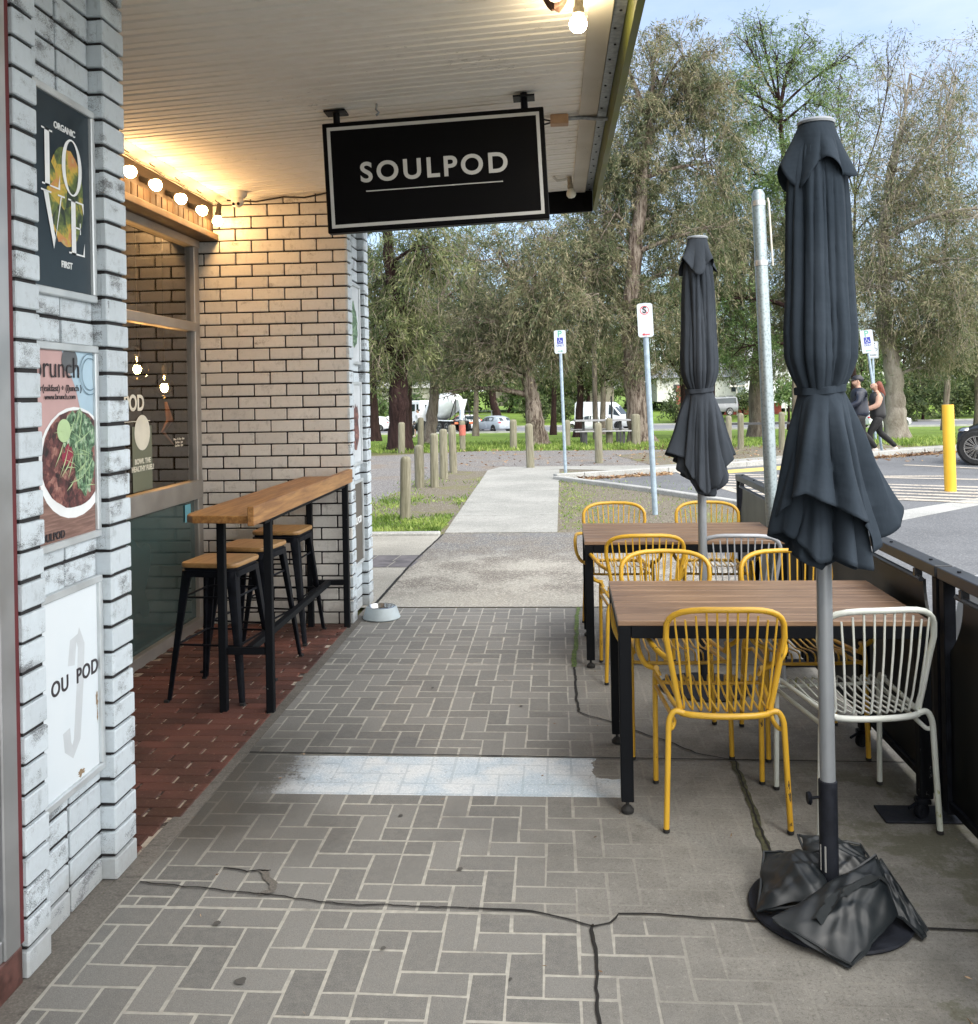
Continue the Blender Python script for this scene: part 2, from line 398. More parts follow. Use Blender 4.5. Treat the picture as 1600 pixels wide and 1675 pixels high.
m.set('Roughness', b.ramp(.4, .65, .85, .55)); m.bump(n, .3, .003); MAT['red'] = m.m
m = Mt('red_grout', .9); n = m.noise(8, 4, .7); x, y, z = m.xyz(); m.col(m.mix(n.ramp(.42, .55), (.03, .02, .016), (.42, .36, .29))); MAT['red_grout'] = m.m
MAT['alu'] = plain('aluminium', (.42, .43, .44), .42, .75, .08, 6)
MAT['alu_bronze'] = plain('aluminium_frame_alcove', (.36, .34, .31), .45, .6, .1, 6)
MAT['alu_white'] = plain('poster_frame_metal', (.52, .56, .58), .4, .45, .08, 8)
MAT['plinth'] = plain('red_plinth_tile', (.085, .038, .032), .5, var=.4, scale=30)
MAT['black'] = plain('black_metal', (.005, .006, .009), .5, .0, .4, 20, spec=.12)
MAT['black_worn'] = worn('black_paint_chipped', (.005, .006, .008), (.22, .22, .21), .70, 45, .6, spec=.12)
MAT['black_sign'] = plain('sign_black', (.0015, .0015, .002), .5, 0, .2, 4, spec=.08)
MAT['sign_white'] = plain('sign_lettering', (.50, .50, .48), .6, 0, .04, 4)
MAT['rubber'] = plain('rubber', (.012, .012, .012), .8)
MAT['yellow'] = worn('yellow_enamel', (.60, .36, .035), (.05, .035, .02), .645, 38, .38, stretch=(1, 1, .35), c2=(.50, .28, .02))
MAT['white_enamel'] = worn('white_enamel', (.56, .58, .56), (.26, .27, .10), .62, 30, .42, stretch=(1, 1, .35), c2=(.47, .50, .44))
MAT['grey_enamel'] = worn('grey_enamel', (.36, .38, .41), (.2, .2, .2), .70, 30, .42)
def wood(name, a, b, rough=.5, axis=0, sc_=14, dark=None, obj=True):
    m = Mt(name, rough); st = [9, 9, 9]; st[axis] = .6; n = m.noise(sc_/9*2.2, 6, .65, stretch=tuple(st), obj=obj, dist=.4); isl = m.island(); g = m.noise(3, 3, obj=obj)
    c = m.mix(n.ramp(.3, .72), a, b); c = m.mix((isl-.5)*.5+g.ramp(.3, .7)*.25, c, dark or tuple(q*.6 for q in a)); m.col(c); m.bump(n, .15, .002); return m.m
MAT['deck'] = wood('table_plank', (.135, .078, .045), (.265, .165, .098), .38, 0, 14, (.10, .056, .032))
MAT['bar_wood'] = wood('bar_timber', (.20, .085, .025), (.42, .22, .075), .4, 1, 20, (.08, .035, .012), obj=False)
MAT['seat_wood'] = wood('stool_seat_wood', (.33, .18, .065), (.47, .28, .11), .4, 1)
MAT['beam_brown'] = wood('brown_beam', (.024, .013, .005), (.04, .023, .010), .7, 1, obj=False)
MAT['post_wood'] = wood('weathered_post', (.13, .12, .08), (.29, .27, .20), .9, 2, 20, (.10, .11, .06))
m = Mt('soffit_paint', .7, spec=.3); n = m.noise(7, 5, .6, stretch=(1, 3, 1)); f = m.noise(22, 5, .75, stretch=(1, 7, 1)); s_ = m.noise(1.1, 4)
c = m.mix(n.ramp(.3, .7), (.86, .83, .75), (.91, .885, .82)); c = m.mix((f+(s_-.5)*.6).ramp(.66, .75)*.7, c, (.14, .11, .08)); m.col(c); MAT['soffit'] = m.m
MAT['white_timber'] = worn('white_timber', (.60, .57, .50), (.10, .08, .06), .66, 26, .7, stretch=(3, 1, 1), c2=(.50, .47, .40))
MAT['fascia'] = plain('green_fascia', (.10, .115, .012), .5, 0, .25, 5)
MAT['galv'] = plain('galvanised_steel', (.24, .26, .28), .42, .7, .3, 40)
m = Mt('galvanised_pole', .42, .65); v = m.voro(60, True); n = m.noise(7, 4, obj=True, stretch=(1, 1, .3)); c = m.mix(v.ramp(.1, .6), (.16, .195, .205), (.24, .285, .30)); m.col(m.mix(n.ramp(.5, .75)*.4, c, (.20, .22, .21))); MAT['galv_pole'] = m.m
MAT['sign_pole'] = plain('sign_pole_grey', (.30, .38, .45), .5, .2, .15, 15)
MAT['alu_pole'] = plain('umbrella_pole', (.25, .27, .29), .38, .35, .06, 5)
m = Mt('umbrella_cloth', .92, spec=.08); n = m.noise(700, 2, .6, obj=True); g = m.noise(3, 4, obj=True)
c = m.mix(g.ramp(.3, .7), (.021, .029, .039), (.033, .043, .056)); m.col(c); m.bump(m.noise(11, 3, .5, obj=True, stretch=(1.6, 1.6, .6), dist=.2)*1.+m.noise(5, 3, obj=True, stretch=(1, 1, 2.2))*1.2, .5, .012); MAT['cloth'] = m.m
m = Mt('umbrella_cloth_faded', .92, spec=.08); g = m.noise(3, 4, obj=True); c = m.mix(g.ramp(.3, .7), (.028, .034, .042), (.044, .051, .062)); m.col(c); m.bump(m.noise(12, 3, .5, obj=True, stretch=(1.6, 1.6, .6), dist=.2), .5, .01); MAT['cloth2'] = m.m
m = Mt('bag_vinyl', .42, spec=.5); g = m.noise(6, 5, obj=True); n = m.noise(40, 4, obj=True); m.col(m.mix(g.ramp(.3, .7), (.004, .006, .008), (.009, .013, .016))); m.set('Roughness', g.ramp(.3, .7, .40, .52)); m.bump(g*1.2+n*.05, .15, .008); MAT['vinyl'] = m.m
MAT['base_disc'] = plain('base_plate', (.012, .014, .020), .6, 0, .25, 30, .2, spec=.2)
MAT['barrier'] = plain('barrier_panel', (.006, .007, .007), .35, .0, .3, 2.5, spec=.2)
MAT['barrier_rail'] = plain('barrier_rail', (.035, .037, .042), .38, .3, .2, 6)
def glass(name, tint, refl=(1, 1, 1), ior=1.5, rough=0.):
    m = bpy.data.materials.new(name); m.use_nodes = True; t = m.node_tree; t.nodes.clear()
    o = t.nodes.new('ShaderNodeOutputMaterial'); mx_ = t.nodes.new('ShaderNodeMixShader'); tr = t.nodes.new('ShaderNodeBsdfTransparent'); gl = t.nodes.new('ShaderNodeBsdfGlossy'); fr = t.nodes.new('ShaderNodeFresnel')
    tr.inputs[0].default_value = tuple(tint)+(1,); gl.inputs[0].default_value = tuple(refl)+(1,); gl.inputs['Roughness'].default_value = rough; fr.inputs[0].default_value = ior
    t.links.new(fr.outputs[0], mx_.inputs[0]); t.links.new(tr.outputs[0], mx_.inputs[1]); t.links.new(gl.outputs[0], mx_.inputs[2]); t.links.new(mx_.outputs[0], o.inputs[0]); return m
MAT['glass'] = glass('window_glass', (.72, .74, .70), ior=2.1)
MAT['globe_glass'] = glass('globe_glass', (.92, .88, .78))
MAT['car_glass'] = plain('car_glass', (.02, .03, .035), .08, 0, .2, 2)
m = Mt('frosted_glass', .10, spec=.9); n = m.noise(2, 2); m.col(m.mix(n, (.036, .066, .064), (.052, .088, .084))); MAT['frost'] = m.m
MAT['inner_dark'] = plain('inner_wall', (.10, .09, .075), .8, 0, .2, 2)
def emit(name, c, e):
    m = Mt(name); m.col((.8, .75, .6)); m.set('Emission Color', tuple(c)); m.set('Emission Strength', e); return m.m
MAT['bulb_on'] = emit('bulb_lit', (1, .58, .24), 46)
MAT['bulb_on2'] = emit('bulb_lit_daylight', (1, .80, .50), 40)
MAT['filament'] = emit('filament_lit', (1, .52, .18), 200)
MAT['bulb_off'] = plain('bulb_unlit', (.62, .60, .50), .3, 0, .05)
MAT['socket'] = plain('bulb_socket', (.30, .26, .19), .6, 0, .3, 40)
MAT['dark_socket'] = plain('bulb_socket_dark', (.03, .025, .02), .6)
MAT['tan'] = plain('tan_plastic', (.42, .26, .15), .6, 0, .15)
MAT['cable'] = plain('dark_cable', (.015, .013, .012), .7)
MAT['white_plastic'] = plain('white_plastic', (.58, .56, .50), .4, 0, .05)
MAT['bowl_out'] = plain('bowl_outside', (.35, .41, .44), .5, 0, .1, 12)
MAT['steel'] = plain('polished_steel', (.55, .55, .55), .18, 1, .05)
MAT['water'] = plain('water_surface', (.05, .05, .04), .03, 0, .1)
def flat(name, c, rough=.5): return plain(name, c, rough, 0, .06, 9)
MAT['p_navy'] = flat('poster_navy', (.008, .020, .030), .35); MAT['p_white'] = flat('poster_white', (.72, .75, .76)); MAT['p_board'] = worn('poster_board_pale', (.64, .70, .74), (.20, .15, .10), .78, 9, .45, c2=(.60, .67, .72))
MAT['p_pink'] = flat('poster_pink', (.46, .30, .29)); MAT['p_blue'] = flat('poster_blue', (.36, .50, .60)); MAT['p_wood'] = wood('poster_wood', (.14, .075, .06), (.34, .21, .17), .5, 1, 60, obj=False)
MAT['p_text'] = flat('poster_dark_text', (.03, .025, .03)); MAT['p_grey'] = flat('poster_grey', (.50, .54, .57)); MAT['p_stain'] = flat('rust_stain', (.24, .17, .10))
def speck(name, stops, sc_=70):
    m = Mt(name, .45); v = m.voro(sc_, out='Color'); n = m.noise(sc_*.5, 4, .7); m.col(m.colramp((n+(v-.5)*.35).clamp(), stops)); return m.m
MAT['p_green'] = speck('poster_greens', [(.3, (.012, .03, .018)), (.5, (.06, .14, .07)), (.62, (.20, .33, .20)), (.75, (.45, .52, .40))])
MAT['p_meat'] = speck('poster_meat', [(.3, (.015, .008, .010)), (.5, (.11, .035, .035)), (.65, (.25, .11, .09)), (.8, (.40, .25, .2))], 45)
MAT['p_veg'] = speck('poster_vegetables', [(.32, (.015, .03, .018)), (.45, (.12, .17, .04)), (.55, (.50, .36, .05)), (.68, (.50, .20, .08)), (.8, (.40, .42, .16))], 16)
MAT['p_lime'] = flat('poster_lime', (.38, .52, .28)); MAT['p_red'] = flat('poster_beet', (.25, .02, .05))
MAT['bark_dark'] = None
def bark(name, stops, sc_=3., rough=.95, st=(3, 3, .45), dist=.6):
    m = Mt(name, rough, spec=.2); n = m.noise(sc_, 6, .65, stretch=st, dist=dist); f = m.noise(sc_*8, 4, .7, stretch=st); m.col(m.colramp((n+(f-.5)*.35).clamp(), stops)); m.bump(n+f*.5, .9, .06); return m.m
MAT['bark_dark'] = bark('dark_ironbark', [(.3, (.012, .007, .007)), (.55, (.040, .022, .020)), (.8, (.08, .05, .045))], 4)
MAT['bark_grey'] = bark('grey_bark', [(.3, (.07, .055, .045)), (.5, (.17, .14, .115)), (.7, (.28, .245, .20))], 3)
MAT['bark_peel'] = bark('peeling_bark', [(.34, (.035, .025, .02)), (.46, (.13, .10, .08)), (.56, (.26, .22, .18)), (.75, (.36, .31, .26))], 3.2)
MAT['bark_pale'] = bark('pale_smooth_bark', [(.3, (.12, .10, .08)), (.5, (.24, .215, .18)), (.68, (.32, .30, .26)), (.8, (.50, .47, .40))], 1.8, st=(1.5, 1.5, .6))
def leaf(name, a, b, c3, tr=.35):
    m = Mt(name, .5, spec=.3); isl = m.island(); g = m.noise(1.5, 4, .6)
    c = m.colramp((isl*.5+g.ramp(.35, .65)*.55).clamp(), [(.12, tuple(q*.7 for q in a)), (.5, b), (.95, tuple(q*1.35 for q in c3))]); m.col(c)
    t = m.nt; tl = t.nodes.new('ShaderNodeBsdfTranslucent'); mxs = t.nodes.new('ShaderNodeMixShader'); mxs.inputs[0].default_value = tr
    t.links.new(c.k, tl.inputs[0]); t.links.new(m.b.outputs[0], mxs.inputs[1]); t.links.new(tl.outputs[0], mxs.inputs[2]); t.links.new(mxs.outputs[0], m.out.inputs[0]); return m.m
MAT['leaf_olive'] = leaf('olive_leaves', (.048, .075, .026), (.105, .135, .048), (.21, .215, .10))
MAT['leaf_brown'] = leaf('brown_green_leaves', (.060, .088, .040), (.132, .152, .074), (.255, .220, .138))
MAT['leaf_green'] = leaf('green_leaves', (.065, .130, .040), (.135, .215, .070), (.22, .28, .12))
MAT['leaf_dark'] = leaf('dark_leaves', (.035, .060, .022), (.070, .105, .036), (.13, .155, .06))
MAT['twig'] = plain('pale_twig', (.24, .20, .15), .9)
MAT['twig_dark'] = plain('dark_twig', (.06, .045, .035), .9)
MAT['grass_blade'] = leaf('grass_blades', (.10, .18, .03), (.18, .28, .05), (.30, .36, .10))
MAT['litter'] = leaf('dry_leaf', (.10, .045, .02), (.22, .12, .06), (.38, .27, .16), .1)
# ================================================================== THE SETTING
def struct(o): return tag(o, kind='structure')
def gz(y):
    """height of the land at distance y: flat, falling to the road, rising beyond it"""
    return interp([(28, 0), (85, -2.0), (97, -2.0), (103, -1.35), (130, -.9), (400, 2.)], y)
b = MB(); ys = [-30, 0, 11, 20, 24, 28, 34, 42, 52, 64, 76, 85, 97, 103, 115, 130, 200, 400, 900]; xs = [-400, -60, -20, -8, 0, 8, 20, 40, 90, 500]
b.grid([[(x, y, gz(y)-.03) for x in xs] for y in ys]); struct(b.build('ground', MAT['lawn'], smooth=True, sharp=60))
def sheet(name, pts, mat, z=0.): return struct(MB().poly([(p[0], p[1], z+(p[2] if len(p) > 2 else 0)) for p in pts]).build(name, mat))
def slab(name, pts, z0, z1, mat, loc=None): return struct(MB().prism([(p[0], p[1]) for p in pts], z1-z0, Matrix.Translation((0, 0, z0))).build(name, mat))
# gravel court, verge soil, road, parking
sheet('gravel_court', [(-30, 10.9), (-2.4, 10.9), (-2.2, 19.6), (0, 20), (3, 20.4), (8.5, 24.4), (8, 26.2), (2.4, 25.9), (-1.9, 26.6), (-5, 25.0), (-30, 22)], MAT['gravel'], -.008)
sheet('left_verge', [(-2.9, 10.85), (-1.2, 10.85), (-1.35, 19.6), (-2.3, 19.9), (-2.7, 15)], MAT['verge'], -.002)
sheet('right_verge', [(-.15, 10.95), (2.75, 10.95), (2.9, 12.9), (1.53, 15.25), (.0, 17.6), (-.15, 17.6)], MAT['verge'], -.002)
sheet('dry_grass_strip', [(2.1, 20.55), (9.0, 25.2), (9.6, 27.4), (7.5, 28.8), (3.9, 26.2), (1.5, 24.0)], MAT['verge'], -.003)
sheet('carpark', [(-.3, 18.0), (-.3, 17.2), (1.2, 15.0), (2.4, 12.7), (2.3, 10.6), (1.60, 10.3), (1.60, -8), (40, -8), (40, 26), (11.5, 26), (7.6, 22.8), (2.2, 19.3)], MAT['asphalt'], -.006)
sheet('grass_wedge', [(.05, 17.75), (.05, 19.85), (2.25, 19.0), (1.2, 18.45)], MAT['verge'], .0)
sheet('verge_corner', [(1.55, 10.9), (2.75, 10.9), (2.75, 11.1), (1.55, 11.1)], MAT['verge'], -.001)
sheet('main_road', [(-160, 85), (160, 85), (160, 97), (-160, 97)], MAT['road'], -1.985)
sheet('road_line', [(-160, 91), (160, 91), (160, 91.15), (-160, 91.15)], MAT['line'], -1.979)
b = MB(); b.box((-160, 84.6, -2.03), (160, 84.9, -1.86)); b.box((-160, 97.1, -2.03), (160, 97.4, -1.84)); struct(b.build('road_kerb', MAT['kerb']))
# footpath branch to the right, path ahead
sheet('side_path', [(-1.42, 19.72), (.07, 19.8), (2.2, 18.95), (7.45, 22.7), (10.3, 24.25), (18, 28.4), (17.2, 29.6), (9.6, 25.6), (6.8, 24.1), (2.2, 20.5), (-1.2, 20.6)], MAT['path'], .008)
slabpts = [10.93, 12.45, 13.95, 15.5, 17.1, 18.6, 19.72]
b = MB()
for i, (a, c) in enumerate(zip(slabpts, slabpts[1:])):
    xl = lambda y: lerp(-1.30, -1.415, (y-10.93)/8.8); xr = lambda y: lerp(.005, .075, (y-11)/8.8)
    b.add([(xl(a), a+.012, .012), (xr(a), a+.012, .012), (xr(c), c-.006, .012), (xl(c), c-.006, .012), (xl(a), a+.012, -.05), (xr(a), a+.012, -.05), (xr(c), c-.006, -.05), (xl(c), c-.006, -.05)],
          [(0,1,2,3), (0,4,5,1), (1,5,6,2), (2,6,7,3), (3,7,4,0)])
struct(b.build('path', MAT['path']))
# kerbs
b = MB()
def kerb_run(pts, wd=.14, h=.03, z0=-.05):
    for (x0, y0), (x1, y1) in zip(pts, pts[1:]):
        d = Vector((x1-x0, y1-y0, 0)); ln = d.length; d.normalize(); n_ = max(1, round(ln/2.4))
        M = frame((x0, y0, 0), d, Vector((-d.y, d.x, 0)))
        for i in range(n_): b.bbox((ln*i/n_+.004, -wd/2, z0), (ln*(i+1)/n_-.004, wd/2, h), .012, M)
kerb_run([(0.0, 17.55), (1.53, 15.2), (2.85, 12.75)], .14, .07); kerb_run([(-.02, 17.62), (.5, 17.9), (2.17, 18.86), (7.45, 22.62), (9.2, 23.9), (12.4, 24.05)], .15, .10)
kerb_run([(-12, 10.72), (-1.34, 10.86)], .14, .035)
struct(b.build('kerb', MAT['kerb']))
sheet('spoon_drain', [(3.2, 10.75), (4.15, 11.75), (5.65, 13.15), (9.5, 16.5), (9.9, 17.6), (6.0, 14.0), (4.5, 12.7), (2.9, 11.5)], MAT['kerb'], -.004)
# hatched bay markings, cast as world lines
b = MB()
def gline(a, c, wd=.09, z=-.004):
    a = Vector(a); c = Vector(c); d = (c-a).normalized(); n_ = Vector((-d.y, d.x))*wd/2
    N = 14; L_ = [(a+(c-a)*i/N+n_*rnd(.8, 1.1)) for i in range(N+1)]; R_ = [(a+(c-a)*i/N-n_*rnd(.8, 1.1)) for i in range(N+1)]
    z += .0005*(len(b.v)//30); b.grid([[(p.x, p.y, z) for p in L_], [(q.x, q.y, z) for q in R_]])
for a, c in (((2.45, 17.6), (6.9, 15.35)), ((2.55, 17.05), (6.75, 14.9)), ((2.62, 16.5), (6.6, 14.45)), ((2.7, 15.95), (6.45, 14.05)), ((2.8, 15.4), (6.3, 13.65)),
             ((2.45, 17.6), (2.9, 14.9)), ((2.9, 18.35), (7.7, 16.5)), ((2.45, 17.75), (7.0, 17.35)), ((6.1, 13.3), (8.2, 17.6)), ((2.9, 14.9), (6.1, 13.3))):
    gline(a, c, .20)
gline((7.1, 19.9), (9.4, 17.6), .2); gline((2.4, 18.9), (2.5, 17.6), .1); gline((4.6, 14.4), (5.6, 13.4), .09)
struct(b.build('bay_marking', MAT['line']))
sheet('yellow_marking', [(2.75, 18.75), (3.0, 18.3), (5.1, 19.5), (4.75, 20.1)], MAT['yellow_line'], -.003)
# ---- pavement under the awning
X0, X1, SEAM = -1.43, 1.62, -.566
struct(MB().poly([(X0-.02, -3, .0), (X1, -3, .0), (X1, 7.155, .0), (X0-.02, 7.155, .0)]).build('pavement', MAT['grout']))
def herring(x0, x1, y0, y1, ox, oy, u=.1015, j=.0095):
    """stencilled 2:1 pavers clipped to the strip"""
    b = MB(); nx0 = int((x0-ox)/u)-3; nx1 = int((x1-ox)/u)+3; ny0 = int((y0-oy)/u)-3; ny1 = int((y1-oy)/u)+3
    for i in range(nx0, nx1):
        for k in range(ny0, ny1):
            q = (i-k) % 4
            if q == 0: r = (i, k, i+2, k+1)
            elif q == 2: r = (i, k-1, i+1, k+1)
            else: continue
            g = j/2; a, c, d, e = ox+r[0]*u+g, oy+r[1]*u+g, ox+r[2]*u-g, oy+r[3]*u-g
            a = max(a, x0+g); d = min(d, x1-g); c = max(c, y0+g); e = min(e, y1-g)
            if d-a < .006 or e-c < .006: continue
            w1, w2, w3, w4 = (rnd(-.0026, .0026) for _ in range(4)); z = .0006
            b.add([(a+w1, c+w2, z), (d+w2, c+w3, z), (d+w3, e+w4, z), (a+w4, e+w1, z)], [(0, 1, 2, 3)])
    return b
joints_y = [(-3, 1.6), (1.602, 2.954), (2.957, 4.239), (4.241, 5.667), (5.669, 7.15)]
b = MB()
for n_, (a, c) in enumerate(joints_y):
    for (p, q, ox) in ((X0, SEAM, SEAM-.1015*9), (SEAM, X1, SEAM)):
        h = herring(p, q, a, c, ox, a+.03*n_); b.add(h.v, h.f)
struct(b.build('stencilled_paving', MAT['paver']))
struct(MB().poly([(-1.52, 2.4, .003), (X0-.004, 2.4, .003), (X0+.02, 7.155, .003), (-1.47, 7.155, .003)]).build('edge_strip', MAT['border']))
b = MB(); b.poly([(-1.62, -3, .002), (X0-.004, -3, .002), (X0-.004, 2.41, .002), (-1.62, 2.41, .002)]); b.poly([(-1.62, 2.41, .002), (-1.515, 2.41, .002), (-1.515, 3.3, .002), (-1.62, 3.3, .002)]); struct(b.build('wall_edge_strip', MAT['border']))
# crossing slab beyond the pavers
sheet('crossing_slab', [(-1.405, 7.165), (1.62, 7.165), (1.62, 10.95), (-1.30, 10.92), (-1.385, 9.0)], MAT['crossing'], .004)
sheet('side_slab', [(-9, 7.165), (-1.425, 7.165), (-1.405, 9.0), (-1.32, 10.78), (-9, 10.66)], MAT['concrete'], .002)
b = MB()
for i in range(4):
    for k in range(2): b.poly([(-2.3+i*.235, 8.82+k*.33, .006), (-2.07+i*.235-.008, 8.82+k*.33, .006), (-2.07+i*.235+.02, 9.14+k*.33, .006), (-2.3+i*.235+.03, 9.14+k*.33, .006)])
struct(b.build('drain_tile', plain('drain_tile_grey', (.13, .12, .125), .8, var=.35, scale=6)))
def crack(pts, wd, mat, name='pavement_joint', z=.0055, jit=.006, step=.03):
    b = MB(); Lr = []; Rr = []
    P = [Vector((p[0], p[1], 0)) for p in pts]; wv = 0; w1 = w2 = .5
    for a, c in zip(P, P[1:]):
        d = (c-a); n_ = max(1, int(d.length/step)); d.normalize(); s_ = Vector((-d.y, d.x, 0))
        for i in range(n_):
            wv = wv*.75+rnd(-jit, jit)*.7; p = a+(c-a)*i/n_+s_*wv; w1 = w1*.8+rnd(.1, .9)*.2; w2 = w2*.8+rnd(.1, .9)*.2
            Lr.append(p+s_*wd*w1); Rr.append(p-s_*wd*w2)
    Lr.append(P[-1]+s_*wd/3); Rr.append(P[-1]-s_*wd/3)
    b.grid([[(p.x, p.y, z) for p in Lr], [(q.x, q.y, z) for q in Rr]]); return struct(b.build(name, mat))
crack([(.088, 1.6), (.085, 2.4), (.088, 2.90)], .010, MAT['crack'])
crack([(-.3, 2.975), (-.1, 2.965), (.0, 2.93), (.088, 2.892), (.14, 2.91), (.17, 2.965), (.40, 2.95), (.62, 2.93), (1.3, 2.905), (1.62, 2.90)], .009, MAT['crack'], jit=.005)
crack([(-1.42, 3.10), (-1.05, 3.045), (-.7, 2.985), (-.3, 2.975)], .007, MAT['crack'], jit=.006, step=.02)
crack([(-1.42, 4.25), (1.62, 4.19)], .009, MAT['crack'], jit=.0012)
crack([(.19, 5.665), (1.62, 5.64)], .009, MAT['crack'], jit=.001)
crack([(.09, 4.83), (.09, 5.6)], .014, MAT['crack'], jit=.006); crack([(.09, 5.6), (.145, 7.14)], .026, MAT['moss'], jit=.006, z=.007)
crack([(.09, 4.83), (.3, 4.62), (.47, 4.44), (.6, 4.28), (.75, 4.21), (.9, 4.2)], .008, MAT['crack'], jit=.009)
crack([(.752, 4.19), (.72, 3.5), (.70, 2.96)], .03, MAT['mosscrack'], jit=.008); crack([(.757, 4.19), (.728, 3.5), (.704, 2.96)], .007, MAT['crack'], jit=.007, z=.008)
crack([(-1.42, 7.16), (1.62, 7.16)], .006, MAT['crack'], jit=.001); crack([(-1.415, 7.2), (-1.395, 9.0), (-1.31, 10.85)], .02, MAT['crack'], jit=.002, z=.008)
crack([(-1.17, 3.20), (-1.08, 3.175), (-1.0, 3.19)], .008, MAT['crack'], jit=.006, step=.012)
crack([(-1.03, 3.19), (-1.0, 3.14), (-.95, 3.06), (-.99, 3.03)], .022, MAT['border'], 'paving_patch', jit=.006, step=.012)
# gum spots, leaves
b = MB()
for (x, y, r) in ((-1.07, 2.86, .012), (-.90, 2.58, .015), (-.62, 3.62, .008), (-.53, 2.75, .007), (-.35, 3.22, .009), (-.2, 4.9, .008), (-.7, 5.2, .008), (-.15, 2.62, .005)):
    b.poly([(x+r*math.cos(a)*rnd(.8, 1.25), y+r*1.1*math.sin(a)*rnd(.8, 1.25), .0062) for a in [i*math.pi/6 for i in range(12)]])
struct(b.build('gum_spot', plain('old_gum', (.07, .066, .06), .9)))
# red brick floor of the alcove, on edge rows along x
struct(MB().poly([(-2.56, 3.26, .0), (-1.52, 3.26, .0), (-1.455, 3.5, .0), (-1.47, 6.66, .0), (-2.56, 6.66, .0)]).build('alcove_floor', MAT['red_grout']))
b = MB(); y = 3.27; r_ = 0
while y < 6.64:
    x = -2.6+(r_ % 2)*.12+rnd(0, .03)
    while x < -1.47:
        x1 = min(x+.228, -1.475 if y > 3.55 else -1.52)
        if x1-x > .03: b.bbox((max(x, -2.56)+.0, y+.003, -.01), (x1-.002, y+.0785-.0025, .007+rnd(-.0015, .0015)), .003)
        x += .238
    y += .0785; r_ += 1
struct(b.build('red_brick_paving', MAT['red']))

# ================================================================== THE BUILDING
def wall_bricks(b, M, W, H, course=.086, blen=.225, joint=.0105, off=True, proud=.012, z0=.0, phase=0., jitter=.0015):
    """bricks on the local xy plane (x along, y up), standing proud along +z"""
    n = int(math.ceil(H/course)); mod = blen+joint
    for r in range(n):
        y0 = z0+r*course; y1 = min(y0+course-joint, z0+H)
        x = -mod+(mod/2 if (off and r % 2) else 0)+phase
        while x < W:
            a, c = max(x, 0), min(x+blen, W)
            if c-a > .02 and y1-y0 > .01:
                p = proud+rnd(-jitter, jitter); q = [rnd(-.0012, .0012) for _ in range(4)]
                b.bbox((a+q[0], y0+q[1], -.01), (c+q[2], y1+q[3], p), .0035, M)
            x += mod
# soffit height
def sof(x): return 3.04+.055*(x+2.3)
def pillar(yA, yB, yC, yD, xf, label, H=3.2, front=True):
    """painted pier: two header strips and a recessed bay with stack bond"""
    t = thing('brick_pillar', label, 'brick pillar', (xf-.15, (yA+yD)/2, 0)); L0 = t.location
    m = MB(); T_ = Matrix.Translation(-L0)
    m.box((xf-.40, yA+.012, 0), (xf-.012, yB, H), T_); m.box((xf-.40, yB, 0), (xf-.062, yC+.012, H), T_); m.box((xf-.40, yC+.012, 0), (xf-.012, yD-.012, H), T_)
    m.build('mortar', MAT['mortar'], t)
    b = MB()
    def face(o, xd, W, off=False, phase=0., blen=.225): wall_bricks(b, T_ @ frame(o, xd, (0, 0, 1)), W, H-.02, off=off, phase=phase, blen=blen, course=.086, joint=.0125, jitter=.0028)
    # outer faces look along +x: local x = -y? keep normal = x cross z
    def fx(x, y0, y1, **k): face((x-.012, y0, .004), (0, 1, 0), y1-y0, **k)
    fx(xf, yA, yB, blen=.4); fx(xf-.05, yB, yC, blen=.20, phase=(yC-yB)/2+.005); fx(xf, yC, yD, blen=.4)
    if front: face((xf-.39, yA+.012, .004), (1, 0, 0), .39-.001, blen=.225, off=True, phase=.02)
    face((xf-.061, yC+.012, .004), (1, 0, 0), .060, blen=.4)
    face((xf-.001, yD-.012, .004), (-1, 0, 0), .39, off=True, phase=.0)
    b.build('brickwork', MAT['brick_near'], t)
    return t
p1 = pillar(2.57, 2.69, 3.11, 3.262, -1.505, 'white painted brick pillar nearest the camera, carrying three framed posters')
p2 = pillar(6.655, 6.79, 7.24, 7.39, -1.452, 'far white painted brick pillar beside the dog bowl, at the outer end of the alcove wall', front=False)
# alcove end wall (faces the camera) at y = 6.65
t = thing('brick_wall', 'white painted brick wall at the end of the alcove, lit warm by the bulbs', 'brick wall', (-2.0, 6.8, 0)); L0 = t.location; T_ = Matrix.Translation(-L0)
MB().box((-2.62, 6.668, 0), (-1.86, 7.3, 3.2), T_).build('mortar', MAT['mortar'], t)
b = MB(); wall_bricks(b, T_ @ frame((-2.55, 6.668, .004), (1, 0, 0), (0, 0, 1)), 1.096, 3.16, phase=.055); b.build('brickwork', MAT['brick_far'], t)
# window wall of the alcove, x = -2.55, y 3.2 .. 6.65
XW = -2.55
t = thing('window_wall', 'aluminium framed shop window of the alcove with a frosted lower pane', 'shop window', (XW, 5.0, 0)); T_ = Matrix.Translation(-t.location)
b = MB()
def vbar(y, w_=.075): b.bbox((XW-.05, y-w_/2, .0), (XW+.02, y+w_/2, 2.75), .004, T_)
def hbar(z0, z1, d=.018): b.bbox((XW-.05, 3.2, z0), (XW+d, 6.64, z1), .004, T_)
vbar(6.60, .09); vbar(4.95); vbar(3.25)
hbar(.0, .075, .03); hbar(.915, 1.045, .026); hbar(2.10, 2.165, .022); hbar(2.70, 2.80, .03)
b.build('frame', MAT['alu_bronze'], t)
b = MB()
for (a, c) in ((1.045, 2.10), (2.165, 2.70)): b.poly([(XW-.012, 3.28, a), (XW-.012, 6.56, a), (XW-.012, 6.56, c), (XW-.012, 3.28, c)], T_)
b.build('glass', MAT['glass'], t)
